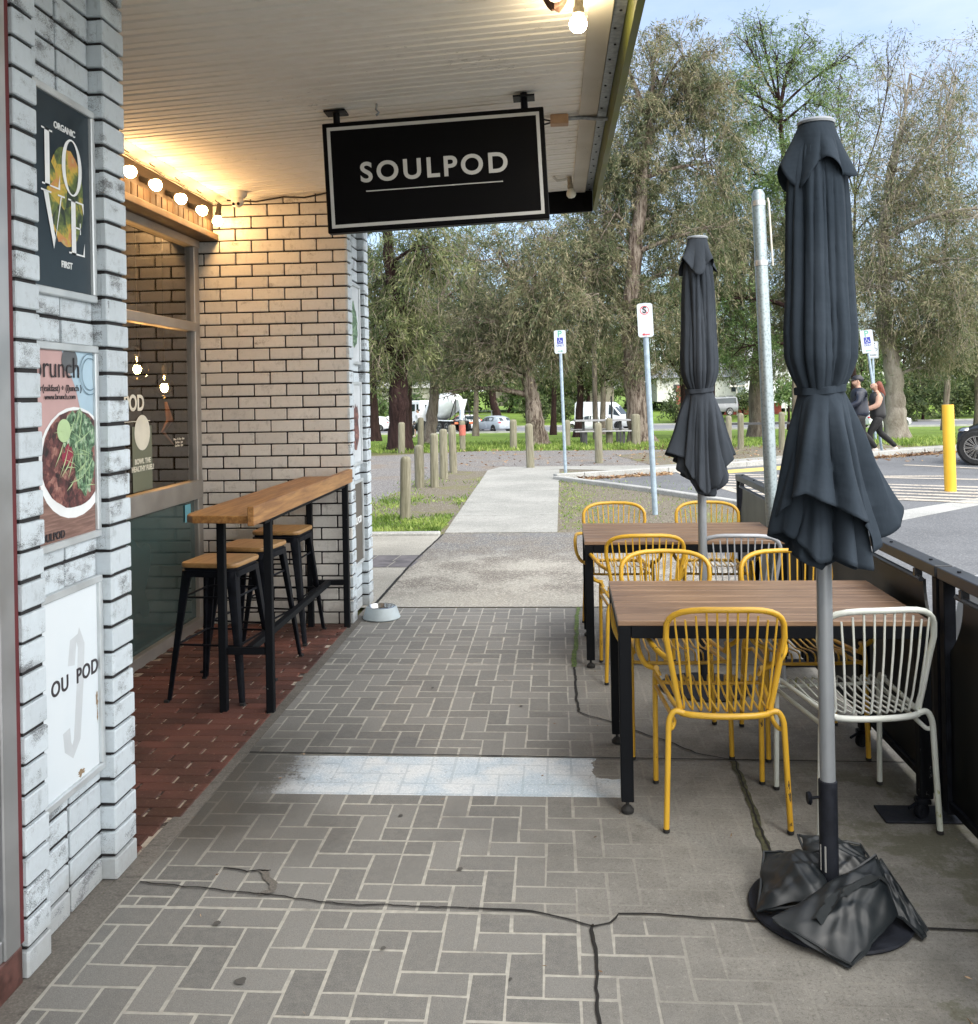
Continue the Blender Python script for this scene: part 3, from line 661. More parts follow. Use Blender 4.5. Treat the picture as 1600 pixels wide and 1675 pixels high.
MB().box((XW-.02, 3.28, .075), (XW-.012, 6.56, .915), T_).build('frosted_pane', MAT['frost'], t)
MW = lambda y, z: T_ @ frame((XW-.009, y, z), (0, 1, 0), (0, 0, 1))
b = MB(); b.box((0, -.001, 0), (.42, .003, .001), MW(5.42, 1.49)); MAT['decal'] = flat('window_decal', (.62, .60, .50)); b.build('decal_rule', MAT['decal'], t)
text('SOULPOD', .135, MW(5.45, 1.60), MAT['decal'], t, 'window_lettering', .004)
lf = MB(); lf.box((-.14, -.2, 0), (.14, .2, .001), MW(5.72, 1.26)); lf = lf.build('leaflet', flat('leaflet_olive', (.12, .13, .085)), t)
d_ = MB(); d_.lathe([(.11, 0), (.11, .001)], 24, MW(5.72, 1.42) @ Matrix.Translation((0, 0, .002))); d_.build('leaflet_plate', MAT['decal'], lf)
text('BOWL THE\nHEALTHY FUEL!', .045, MW(5.72, 1.22) @ Matrix.Translation((0, 0, .003)), MAT['decal'], lf, 'leaflet_text', .0015)
b = MB(); b.box((-.05, -.06, 0), (.05, .06, .001), MW(6.42, .83) @ Matrix.Translation((0, 0, .004))); b.build('door_sticker', flat('sticker_blue', (.16, .42, .5)), t)
text('Mon - Fri 7am - 4pm\nSat 8am - 3pm\nSun 8am - 2pm', .022, MW(6.3, 1.33), MAT['decal'], t, 'opening_hours', .0)
# brown beam with soldier bricks above the window
t = thing('header_beam', 'dark brown beam with a brick soldier course over the alcove window', 'beam', (-2.47, 4.9, 2.8)); T_ = Matrix.Translation(-t.location)
MB().box((-2.60, 3.2, 2.80), (-2.425, 6.66, 3.045), T_).build('lintel', MAT['beam_brown'], t)
b = MB(); y = 3.25
while y < 6.6: b.bbox((-2.43, y, 2.80), (-2.414, y+.075, 2.885), .003, T_); y += .086
b.build('soldier_course', plain('brown_brick', (.055, .032, .015), .8, scale=20, var=.3), t)
MB().bbox((-2.60, 3.2, 2.752), (-2.385, 6.655, 2.798), .004, T_).build('ledge', plain('pale_brown_ledge', (.10, .06, .028), .6), t)
# cafe room behind the glass
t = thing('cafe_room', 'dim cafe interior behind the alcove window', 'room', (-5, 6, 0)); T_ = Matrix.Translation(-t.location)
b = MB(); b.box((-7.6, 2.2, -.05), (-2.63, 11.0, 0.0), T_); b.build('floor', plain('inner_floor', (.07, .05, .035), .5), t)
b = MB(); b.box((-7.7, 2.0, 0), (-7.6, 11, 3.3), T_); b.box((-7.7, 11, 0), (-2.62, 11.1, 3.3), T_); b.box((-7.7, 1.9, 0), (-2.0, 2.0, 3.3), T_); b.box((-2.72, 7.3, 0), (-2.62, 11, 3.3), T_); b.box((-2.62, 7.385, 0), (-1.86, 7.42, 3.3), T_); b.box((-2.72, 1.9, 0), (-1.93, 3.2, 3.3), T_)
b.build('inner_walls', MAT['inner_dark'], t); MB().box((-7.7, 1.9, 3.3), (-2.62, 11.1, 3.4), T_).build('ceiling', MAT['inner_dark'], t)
# pendant globes
def pendant(loc, label):
    t = thing('pendant_lamp', label, 'pendant lamp', loc, 0, 'filament globe lamps inside the cafe')
    MB().tube([(0, 0, .19), (0, 0, 3.3-loc[2])], .004, 6).build('cord', MAT['cable'], t)
    MB().lathe([(.012, .19), (.02, .18), (.02, .11), (.014, .10)], 12).build('lamp_holder', MAT['steel'], t)
    MB().lathe([(.016, .11), (.03, .085), (.07, .05), (.088, .0), (.075, -.05), (.04, -.078), (.001, -.088)], 20, cap0=False).build('globe', MAT['globe_glass'], t, smooth=True)
    b = MB(); 
    for k in range(4): b.tube([(.014*math.cos(k*1.57), .014*math.sin(k*1.57), .03), (.026*math.cos(k*1.57+.5), .026*math.sin(k*1.57+.5), 0), (.012*math.cos(k*1.57+.9), .012*math.sin(k*1.57+.9), -.03)], .006, 5)
    b.build('filament', MAT['filament'], t)
pendant((-3.25, 7.2, 1.86), 'glowing filament globe lamp hanging on the left behind the window')
pendant((-3.14, 7.45, 1.715), 'glowing filament globe lamp hanging lower and nearer the window mullion')
tag(MB().tube([(-3.14, 7.47, 1.60), (-3.12, 7.5, 1.45), (-3.18, 7.5, 1.36), (-3.10, 7.52, 1.25)], [.01, .03, .015, .004], 6).build('dried_flower', plain('dried_petal', (.32, .16, .09), .8)), 'dried rust coloured flower hanging below the lower globe lamp', 'dried flower')
# near shop front, left edge of the picture
t = thing('display_window', 'aluminium framed shop front window on a red tiled plinth at the left edge', 'shop front', (-1.54, 1.2, 0)); T_ = Matrix.Translation(-t.location)
b = MB()
for y in (2.505, 1.2, -.2, -1.6, -3.0): b.bbox((-1.60, y-.04, .11), (-1.508, y+.035, 3.15), .004, T_)
for z in (.11, 2.25, 3.07): b.bbox((-1.59, -3.0, z), (-1.515, 2.465, z+.06), .004, T_)
b.build('frame', MAT['alu'], t); MB().box((-1.60, -3, .17), (-1.575, 2.465, 3.07), T_).build('glass', plain('dark_shop_glass', (.012, .016, .03), .06, 0, .3, 1.2, spec=.9), t)
MB().bbox((-1.62, -3, 0), (-1.512, 2.555, .11), .005, T_).build('plinth', MAT['plinth'], t)
b = MB(); b.box((-1.56, 2.548, .11), (-1.516, 2.568, 3.15), T_); b.build('sealant_strip', plain('dark_red_sealant', (.10, .012, .015), .7), t)
# ---- awning
t = thing('awning', 'white lined awning soffit with a green fascia over the footpath', 'awning', (-1.0, 3, 3.1)); T_ = Matrix.Translation(-t.location)
YE, YS = 7.34, -4.0
b = MB(); prof = []; y = YS
while y < YE:
    prof += [(y, .0), (y+.004, .009), (y+.020, .009), (y+.026, .0), (y+.075, -.001), (y+.085, .003), (y+.092, -.001)]; y += .132
prof = [(min(a, YE), h) for a, h in prof]
xs = (-2.60, -1.9, -1.2, -.5, .17)
b.grid([[(x, a, sof(x)+h) for x in xs] for a, h in prof], M=T_); b.build('soffit', MAT['soffit'], t)
MB().add([(x, y, sof(x)+dz) for y in (YS, YE) for dz in (.02, .22) for x in (-2.75, .30)], [(0, 1, 5, 4), (2, 6, 7, 3), (0, 2, 3, 1), (4, 5, 7, 6), (0, 4, 6, 2), (1, 3, 7, 5)], T_).build('roof_light_block', MAT['galv'], t)  # unseen slab over the soffit, added to keep light out from above
MB().bbox((.165, YS, sof(.2)-.018), (.265, 5.30, sof(.2)+.02), .003, T_).build('edge_board', MAT['white_timber'], t)
MB().bbox((.165, 5.34, sof(.2)-.018), (.265, YE, sof(.2)+.02), .003, T_).build('edge_board', MAT['white_timber'], t)
b = MB(); b.box((.268, YS, sof(.3)-.012), (.318, YE, sof(.3)+.06), T_); b.build('steel_angle', MAT['galv'], t)
b = MB()
for k in range(22): b.lathe([(.006, -.004), (.006, 0)], 8, T_ @ Matrix.Translation((.285+.012*(k % 2), 3.3+k*.19, sof(.3)-.012)))
b.build('rivets', MAT['black'], t)
b = MB(); b.add([(x, y, z) for y in (YS, 7.42) for (x, z) in ((.322, 3.03), (.352, 3.03), (.36, 3.10), (.36, 3.41), (.322, 3.41))],
      [(0, 4, 3, 2, 1), (5, 6, 7, 8, 9)]+[(i, (i+1) % 5, 5+(i+1) % 5, 5+i) for i in range(5)], T_); b.build('fascia', MAT['fascia'], t)
MB().add([(x, y, z) for y in (7.345, 7.375) for (x, z) in ((-1.45, 2.95), (.320, 3.015), (.320, 3.19), (-1.45, 3.10))], [(0, 1, 2, 3), (7, 6, 5, 4), (0, 4, 5, 1), (1, 5, 6, 2), (2, 6, 7, 3), (3, 7, 4, 0)], T_).build('end_board', MAT['black_sign'], t)
MB().add([(x, y, z) for y in (YS, 6.64) for (x, z) in ((-2.30, sof(-2.30)-.002), (-2.42, 3.016), (-2.42, 3.034), (-2.30, sof(-2.3)+.012))], [(0, 1, 2, 3), (7, 6, 5, 4), (0, 4, 5, 1), (1, 5, 6, 2), (2, 6, 7, 3), (3, 7, 4, 0)], T_).build('cornice_strip', MAT['white_timber'], t)
# unseen building mass, boxed in to block light behind the awning
t = thing('building_light_block', 'unseen mass of the shop building, added to block light above and behind the awning', 'building', (-6, 3, 3.4)); T_ = Matrix.Translation(-t.location)
MB().box((-9, -6, 3.42), (-2.76, 11.3, 4.4), T_).build('parapet', MAT['brick_int'], t)
MB().box((-9, -6, 0), (-7.75, 11.3, 3.41), T_).build('rear_wall', MAT['brick_int'], t)
MB().box((-9, -6.3, 0), (-1.53, -3.05, 3.2), T_).build('side_wall', MAT['brick_int'], t)
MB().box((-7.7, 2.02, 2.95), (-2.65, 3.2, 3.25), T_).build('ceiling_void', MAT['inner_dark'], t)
# ---- things on and under the awning
def hung_bulb(loc, lit, label, tilt=(0, 0), group='bulbs over the alcove window', mat=None):
    t = thing('light_bulb', label, 'light bulb', loc, 0, group); t.rotation_euler = (tilt[0], tilt[1], 0)
    MB().lathe([(.015, .118), (.017, .115), (.018, .058), (.022, .056), (.022, .034), (.016, .030)], 14).build('socket', MAT['socket'] if group is None or not lit else MAT['dark_socket'], t, smooth=True)
    MB().lathe([(.013, .036), (.020, .028), (.030, .012), (.035, -.004), (.032, -.020), (.021, -.033), (.0006, -.038)], 20, cap0=False).build('glass_bulb', mat or (MAT['bulb_on'] if lit else MAT['bulb_off']), t, smooth=True)
    return t
names = ['lit bulb leftmost of the row, touching the near pillar edge', 'second lit bulb from the left in the row under the beam', 'middle lit bulb of the five over the alcove window', 'fourth lit bulb from the left in the row under the beam', 'lit bulb hanging lower at the corner of the brick wall']
for (y, z), nm in zip(((5.12, 2.895), (5.46, 2.895), (5.84, 2.89), (6.2, 2.885), (6.50, 2.87)), names): hung_bulb((-2.335, y, z), True, nm, (0, -1.15 if nm != names[4] else .12))
b = MB()
for i, y in enumerate((5.12, 5.46, 5.84, 6.2, 6.55)): b.tube([(-2.335, y, 3.0), (-2.36, y, 3.015), (-2.37, y, 3.03)], .004, 5)
b.tube([(-2.385, y_, 3.008-.008*math.sin((y_-4.8)*8.4)**2) for y_ in [4.6+.05*k for k in range(40)]], .003, 5)
tag(b.build('light_string', MAT['cable']), 'dark cable stringing the lit bulbs along the beam', 'cable')
for y in (5.28, 5.62, 5.98, 6.3, 6.5):
    b = MB(); b.tube([(-2.36+.016*math.cos(a), y+.0, 3.008-.018+.016*math.sin(a)) for a in [math.pi*(.5+1.5*k/8) for k in range(9)]], .0022, 5)
    tag(b.build('cup_hook', MAT['steel']), 'small steel cup hook screwed into the white cornice above the lit bulbs', 'hook', 'cup hooks along the cornice')
hung_bulb((.118, 3.70, sof(.12)-.112), True, 'lit bulb hanging by the awning edge at the top of the picture', (.04, .05), None, MAT['bulb_on2'])
hung_bulb((.145, 6.82, sof(.14)-.125), False, 'unlit dusty bulb hanging under the far end of the awning', (.05, -.1), None)
tag(MB().tube([(.02, 6.78, sof(0)-.004), (.05, 6.8, sof(0)-.03), (.10, 6.81, sof(0)-.02), (.14, 6.82, sof(.1)-.01)], .011, 7).build('cable_stub', MAT['white_plastic'], smooth=True), 'grey cable sleeve curling to the unlit bulb', 'cable')
b = MB(); b.grid([[(-.02+.10*i/6+rnd(-.006, .006), 3.62+.05*k/3, sof(0)-.02-.06*math.sin(i/6*3)*(.6+.3*k/3)+rnd(-.008, .008)) for k in range(4)] for i in range(7)]); tag(b.build('dry_leaf', plain('brown_leaf', (.13, .06, .035), .8)), 'curled brown leaf caught beside the lit awning bulb', 'leaf')
t = thing('junction_box', 'tan junction box with a cable loop under the awning edge', 'junction box', (.055, 5.30, sof(.05)-.03)); MB().bbox((-.05, -.035, -.025), (.05, .035, .028), .004).build('box', MAT['tan'], t)
MB().tube([(-.05, 0, 0), (-.10, 0, .012), (-.145, 0, .0), (-.15, 0, -.02), (-.10, 0, -.022), (-.05, 0, -.01)], .005, 6).build('cable_loop', MAT['cable'], t, smooth=True)
MB().tube([(.05, 0, .01), (.12, 0, .013), (.2, 0, .004), (.27, .0, -.0)], .012, 8).build('conduit', MAT['galv'], t, smooth=True)
t = thing('security_camera', 'white dome security camera mounted on the soffit near the brick wall corner', 'security camera', (-2.16, 6.42, sof(-2.16)))
MB().lathe([(.066, 0), (.064, -.02), (.05, -.04), (.045, -.045)], 24).build('mount', MAT['white_plastic'], t, smooth=True)
e = MB().ball((0, -.01, -.066), .044, 18, 12).build('eyeball', MAT['white_plastic'], t, smooth=True)
b = MB(); 
for s_ in (-1, 1): b.ball((s_*.017, -.045, -.090), (.011, .011, .011), 10, 6)
b.build('lens', MAT['black'], e, smooth=True)
tag(MB().tube([(-2.30, 6.60, 3.03), (-2.1, 6.63, sof(-2.1)-.03), (-1.9, 6.635, sof(-1.9)-.012), (-1.75, 6.635, sof(-1.75)-.03), (-1.6, 6.635, sof(-1.6)-.012), (-1.46, 6.635, sof(-1.46)-.014)], .006, 6).build('wall_cable', MAT['cable']), 'thin dark cable running along the top of the alcove brick wall', 'cable')
# hanging sign
SG = (-.590, 4.85, 2.771)
t = thing('hanging_sign', 'black hanging shop sign with white border reading SOULPOD', 'sign', SG); t.rotation_euler = (0, -.040, 0)
hw, hh = .572, .284
MB().bbox((-hw, -.03, -hh), (hw, .03, hh), .004).build('sign_box', MAT['black_sign'], t)
b = MB(); i1, i0 = .024, .052
def bar(x0, z0, x1, z1): b.box((x0, -.0325, z0), (x1, -.0295, z1))
a_, c_ = hw-.024, hh-.024; wb = .017
bar(-a_, c_-wb, a_, c_); bar(-a_, -c_, a_, -c_+wb); bar(-a_, -c_+wb, -a_+wb, c_-wb); bar(a_-wb, -c_+wb, a_, c_-wb); b.build('border_line', MAT['sign_white'], t)
b = MB(); bar(-.36, -.083, .345, -.078); b.build('rule', MAT['sign_white'], t)
text('SOULPOD', .142, frame((-.005, -.031, .012), (1, 0, 0), (0, 0, 1)), MAT['sign_white'], t, 'lettering', .0032, .001, sx=1.02, space=1.24)
for x in (-.50, .475):
    h = MB(); h.box((x-.055, -.05, .338), (x+.055, .05, .347)); h.tube([(x, 0, .34), (x, 0, hh-.002)], .018, 8); h.tube([(x, 0, .40), (x, 0, .347)], .018, 8); h.build('hanger', MAT['black'], t)
tag(MB().tube([(-.88, 4.80, sof(-.88)), (-.885, 4.80, sof(-.88)-.03), (-.87, 4.80, sof(-.88)-.045), (-.885, 4.8, sof(-.88)-.06)], .006, 6).build('ceiling_hook', MAT['galv']), 'small rusty hook in the soffit above the hanging sign', 'hook')
# ---- poster frames
def poster(x, y0, y1, z0, z1, label, board, fb=.024, proud=.016, group=None):
    """frame facing +x; returns thing and a placer: u 0..1 left to right (along +y), v 0..1 upwards"""
    t = thing('poster_frame', label, 'framed poster', (x, (y0+y1)/2, z0), 0, group); T_ = Matrix.Translation(-t.location)
    b = MB()
    b.bbox((x-.004, y0, z0), (x+proud, y1, z0+fb), .003, T_); b.bbox((x-.004, y0, z1-fb), (x+proud, y1, z1), .003, T_)
    b.bbox((x-.004, y0, z0+fb), (x+proud, y0+fb, z1-fb), .003, T_); b.bbox((x-.004, y1-fb, z0+fb), (x+proud, y1, z1-fb), .003, T_)
    b.build('frame', MAT['alu_white'], t); MB().box((x-.003, y0+fb, z0+fb), (x+.004, y1-fb, z1-fb), T_).build('sheet', board, t)
    W, H = y1-y0-2*fb, z1-z0-2*fb
    def P(u, v, k=1): return T_ @ frame((x+.004+.0006*k, y0+fb+u*W, z0+fb+v*H), (0, 1, 0), (0, 0, 1))
    return t, P, W, H
def blob(P, W, H, pts, k=1): # polygon given in u,v
    b = MB(); O = P(0, 0, k); b.poly([(u*W, v*H, 0) for u, v in pts], O); return b
def ell(cu, cv, ru, rv, n=28, j=0, a0=0, a1=2*math.pi): return [(cu+ru*math.cos(a0+(a1-a0)*i/n)*(1+rnd(-j, j)), cv+rv*math.sin(a0+(a1-a0)*i/n)*(1+rnd(-j, j))) for i in range(n)]
XP = -1.551
t, P, W, H = poster(XP, 2.70, 3.108, 1.955, 2.60, 'dark framed poster reading ORGANIC LOVE FIRST, topmost on the near pillar', MAT['p_navy'], group='posters on the near pillar')
blob(P, W, H, ell(.57, .50, .31, .27, 40, .05)).build('vegetable_print', MAT['p_veg'], t)
text('ORGANIC', .029, P(.56, .86, 3), MAT['p_white'], t, 'poster_text', .0006); text('FIRST', .029, P(.56, .135, 3), MAT['p_white'], t, 'poster_text', .0006)
def serif(letter, M, s, mat, par):
    b = MB(); 
    def r(x0, y0, x1, y1): b.poly([(x0*s, y0*s, 0), (x1*s, y0*s, 0), (x1*s, y1*s, 0), (x0*s, y1*s, 0)], M)
    def pl(*p): b.poly([(x*s, y*s, 0) for x, y in p], M)
    if letter == 'L': r(.10, 0, .26, 1); pl((0, 0), (.6, 0), (.6, .03), (0, .03)); r(0, .97, .36, 1); pl((.54, .03), (.6, .03), (.6, .28))
    if letter == 'E': r(.10, 0, .26, 1); r(0, 0, .58, .03); r(0, .97, .56, 1); r(.24, .49, .44, .52); pl((.52, .03), (.58, .03), (.58, .26)); pl((.50, .97), (.56, .97), (.56, .78)); pl((.41, .40), (.44, .40), (.44, .61), (.41, .61))
    if letter == 'V': pl((.04, .98), (.20, .98), (.42, .16), (.36, 0)); pl((.36, 0), (.41, .14), (.66, .98), (.62, .98)); r(-.04, .97, .30, 1); r(.52, .97, .76, 1)
    if letter == 'O':
        n = 32; o_ = [(.36+.36*math.cos(2*math.pi*i/n), .5+.52*math.sin(2*math.pi*i/n)) for i in range(n)]; i_ = [(.36+.235*math.cos(2*math.pi*i/n), .5+.49*math.sin(2*math.pi*i/n)) for i in range(n)]
        b.grid([[(x*s, y*s, 0) for x, y in o_], [(x*s, y*s, 0) for x, y in i_]], wrap=True, M=M)
    b.build('poster_letter', mat, par)
for ch, u, v in (('L', .17, .525), ('O', .50, .525), ('V', .17, .205), ('E', .60, .205)): serif(ch, P(u, v, 4), .176, MAT['p_white'], t)
t, P, W, H = poster(XP, 2.70, 3.108, 1.168, 1.810, 'framed food poster headed brunch with a salad bowl, middle of the near pillar', MAT['p_pink'], group='posters on the near pillar')
blob(P, W, H, [(.45, 1), (1, 1), (1, .50), (.80, .62), (.68, .80)]).build('napkin_print', MAT['p_blue'], t)
blob(P, W, H, [(0, 0), (1, 0), (1, .20), (.6, .16), (.3, .24), (0, .30)], 2).build('timber_print', MAT['p_wood'], t)
blob(P, W, H, ell(.58, .95, .14, .07), 2).build('cup_print', plain('poster_cup', (.10, .11, .12)), t)
blob(P, W, H, ell(.64, .40, .62, .30), 3).build('bowl_print', MAT['p_white'], t)
blob(P, W, H, ell(.64, .42, .56, .265, 40, .02), 4).build('meat_print', MAT['p_meat'], t)
blob(P, W, H, ell(.70, .53, .30, .15, 40, .12), 5).build('salad_print', MAT['p_green'], t); blob(P, W, H, ell(.80, .38, .17, .17, 40, .15), 5.6).build('salad_print', MAT['p_green'], t)
blob(P, W, H, ell(.45, .575, .115, .062), 6).build('lime_print', MAT['p_lime'], t); blob(P, W, H, ell(.52, .44, .09, .05, 20, .35), 6).build('beetroot_print', MAT['p_red'], t)
b = MB(); O = P(0, 0, 7)
for k in range(46):
    u, v = rnd(.38, .92), rnd(.26, .64); a = rnd(0, 3.14); l_ = rnd(.02, .07)
    b.poly([(u*W-l_*math.cos(a), v*H-l_*math.sin(a), 0), (u*W+.002, v*H-.002, 0), (u*W+l_*math.cos(a+.15), v*H+l_*math.sin(a+.15), 0), (u*W-.002, v*H+.002, 0)], O)
b.build('sprout_print', MAT['p_lime'], t)
text('brunch', .098, P(.36, .905, 7), MAT['p_text'], t, 'poster_text', -.0012); text('br(eakfast) + (l)unch )', .030, P(.40, .80, 7), MAT['p_text'], t, 'poster_text', -.0003); text('www.brunch.com', .026, P(.40, .755, 7), MAT['p_text'], t, 'poster_text', -.0003); text('SOULPOD', .034, P(.22, .03, 7), MAT['p_text'], t, 'poster_text', .0006)
b = MB(); 
for r_ in (.112, .088): b.grid([[(W*.93+r_*.62*math.cos(a), H*.88+r_*math.sin(a)*.62, 0) for a in [2*math.pi*i/32 for i in range(32)]], [(W*.93+(r_-.005)*.62*math.cos(a), H*.88+(r_-.005)*.62*math.sin(a), 0) for a in [2*math.pi*i/32 for i in range(32)]]], wrap=True, M=P(0, 0, 7))
b.build('stamp_print', plain('poster_stamp', (.12, .2, .26)), t)
t, P, W, H = poster(XP, 2.70, 3.108, .385, 1.04, 'pale blue-white framed board with worn SOULPOD lettering, lowest on the near pillar', MAT['p_board'], group='posters on the near pillar')
text('OU', .066, P(.32, .545, 2), MAT['p_text'], t, 'poster_text', .0010, space=1.12); text('POD', .066, P(.80, .545, 2), MAT['p_text'], t, 'poster_text', .0010, space=1.12)
b = MB(); pts = [(.42, .30), (.44, .21), (.52, .17), (.60, .22), (.64, .38), (.68, .55), (.70, .70), (.64, .77), (.56, .74), (.52, .62)]
b.tube([(u*W, v*H, 0) for u, v in pts], .022, 4, M=P(0, 0, 0) @ Matrix.Diagonal((1, 1, .02, 1))); b.build('pod_mark', MAT['p_grey'], t)
O = P(0, 0, 1)
for (cu, cv, ru, rv) in ((.97, .36, .018, .055), (.975, .27, .012, .04), (.66, .03, .06, .018)): MB().poly([(u*W, v*H, 0) for u, v in ell(cu, cv, ru, rv, 24, .5)], O).build('rust_stain', MAT['p_stain'], t)
XQ = -1.498
for (z0, z1, nm, bd, ac) in ((1.86, 2.47, 'narrow framed poster with pale leafy print, topmost on the far pillar', MAT['p_grey'], MAT['p_green']), (1.10, 1.73, 'framed poster with dark dish print, middle of the far pillar', MAT['p_grey'], MAT['p_meat']), (.35, .99, 'dark framed SOULPOD board, lowest on the far pillar', MAT['inner_dark'], None)):
    t, P, W, H = poster(XQ, 6.82, 7.232, z0, z1, nm, bd, group='posters on the far pillar')
    if ac: blob(P, W, H, ell(.5, .45, .35, .3, 24, .2)).build('print', ac, t)
    else: text('SOULPOD', .07, P(.5, .52, 2), MAT['p_white'], t, 'poster_text', .002)
# ================================================================== FURNITURE
# ---- bar shelf
t = thing('bar_table', 'high timber topped bar on black steel legs beside the alcove wall', 'bar table', (-1.62, 5.6, 0)); T_ = Matrix.Translation(-t.location)
# plank top with a rounded near-left corner
P_ = [(-1.475, 4.47), (-1.475, 6.64), (-1.80, 6.64), (-1.83, 4.62), (-1.815, 4.545), (-1.77, 4.50)]
b = MB(); n = len(P_)
b.prism(P_, .038, T_ @ Matrix.Translation((0, 0, 1.018))); o = b.build('bar_top', MAT['bar_wood'], t)
bv = o.modifiers.new('b', 'BEVEL'); bv.width = .006; bv.segments = 2
MB().bbox((-1.474, 4.43, 1.012), (-1.440, 6.645, 1.105), .004, T_).build('upstand_board', MAT['bar_wood'], t)
for nm, (x, y, h) in (('leg', (-1.735, 4.80, 1.018)), ('leg', (-1.488, 4.80, 1.018)), ('leg', (-1.478, 6.56, 1.018)), ('leg', (-1.735, 6.56, 1.018))):
    MB().bbox((x-.02, y-.02, 0), (x+.02, y+.02, h), .003, T_).build(nm, MAT['black_worn'], t)
b = MB(); b.bbox((-1.508, 4.70, .985), (-1.470, 6.60, 1.012), .003, T_); b.bbox((-1.755, 4.78, .985), (-1.51, 4.82, 1.016), .003, T_); b.bbox((-1.755, 4.83, .985), (-1.72, 6.54, 1.016), .003, T_); b.build('top_rail', MAT['black_worn'], t)
b = MB(); b.bbox((-1.714, 4.782, .30), (-1.509, 4.818, .335), .003, T_); b.bbox((-1.714, 6.54, .30), (-1.498, 6.575, .335), .003, T_); b.bbox((-1.625, 4.819, .30), (-1.585, 6.539, .335), .003, T_); b.build('foot_rail', MAT['black_worn'], t)
# ---- stools
def make_stool():
    t = thing('bar_stool', '', 'bar stool', (0, 0, 0), 0, 'timber seated black metal stools at the bar')
    H = .735
    pl = []; r_ = .045; a_ = .165
    for cx, cy, a0 in ((a_-r_, a_-r_, 0), (-a_+r_, a_-r_, 90), (-a_+r_, -a_+r_, 180), (a_-r_, -a_+r_, 270)):
        pl += [(cx+r_*math.cos(R(a0+k*18)), cy+r_*math.sin(R(a0+k*18))) for k in range(6)]
    b = MB(); n = len(pl); z = [(1-.02, H-.024), (1., H-.018), (1., H-.006), (.98, H)]
    b.grid([[(x*s_, y*s_, h) for x, y in pl] for s_, h in z], wrap=True); b.poly([(x*.98, y*.98, H) for x, y in pl]); b.poly([(x*.98, y*.98, H-.024) for x, y in pl][::-1]); b.build('seat', MAT['seat_wood'], t, smooth=True, sharp=35)
    b = MB(); b.grid([[(x*s_, y*s_, h) for x, y in pl] for s_, h in ((.93, H-.0245), (.93, H-.04), (.99, H-.042), (.985, H-.075), (.97, H-.075))], wrap=True); b.poly([(x*.9, y*.9, H-.03) for x, y in pl]); b.build('seat_pan', MAT['black'], t, smooth=True, sharp=35)
    for sx, sy in ((1, 1), (-1, 1), (-1, -1), (1, -1)):
        # channel shaped splayed leg, tapering
        rows = []
        for k in range(9):
            q = k/8; h = lerp(H-.045, .012, q); c = lerp(.150, .215, q); wd = lerp(.052, .020, q**.8)
            rows.append([(sx*(c-wd*1.0), sy*(c+.004), h), (sx*(c-wd*.25), sy*(c+.004), h), (sx*(c+.002), sy*(c-wd*.0), h), (sx*(c+.004), sy*(c-wd*.25), h), (sx*(c+.004), sy*(c-wd), h), (sx*(c-.010), sy*(c-wd), h), (sx*(c-.012), sy*(c-.014), h), (sx*(c-wd), sy*(c-.010), h)])
        b = MB(); b.grid(rows, wrap=True); b.poly(rows[0]); b.poly(rows[-1])
        l = b.build('leg', MAT['black'], t, smooth=True, sharp=30)
        MB().box((sx*.215-.014, sy*.215-.014, 0), (sx*.215+.010, sy*.215+.010, .014)).build('rubber_foot', MAT['rubber'], l)
    for z_ in (.30, .55):
        c = lerp(.215, .150, z_/.69)-.012; g_ = .02
        MB().tube([(c, c-g_, z_), (c-g_, c, z_), (g_-c, c, z_), (-c, c-g_, z_), (-c, g_-c, z_), (g_-c, -c, z_), (c-g_, -c, z_), (c, g_-c, z_)], .006, 6, closed=True).build('brace', MAT['black'], t)
    return t
st = make_stool(); st.location = (-1.855, 5.12, .006); st.rotation_euler = (0, 0, R(-6)); st['label'] = 'nearest bar stool, its timber seat beside the front legs of the bar'
dup(st, (-1.85, 5.64, .006), R(-9), 'middle bar stool of the three tucked under the bar')
dup(st, (-1.845, 6.28, .006), R(-3), 'farthest bar stool, closest to the alcove brick wall')
# ---- dog bowl
t = thing('dog_bowl', 'pale grey dog bowl of water at the foot of the far pillar', 'dog bowl', (-1.285, 6.83, .004))
MB().lathe([(.132, 0), (.137, .006), (.133, .014), (.112, .078), (.106, .084), (.100, .084)], 40, cap1=False).build('outer_shell', MAT['bowl_out'], t, smooth=True)
MB().lathe([(.102, .086), (.096, .088), (.090, .084), (.076, .045), (.05, .028), (.001, .026)], 40, cap0=False).build('steel_insert', MAT['steel'], t, smooth=True)
MB().lathe([(.0801, .058), (.001, .058)], 32, cap0=False, cap1=False).build('water', MAT['water'], t)
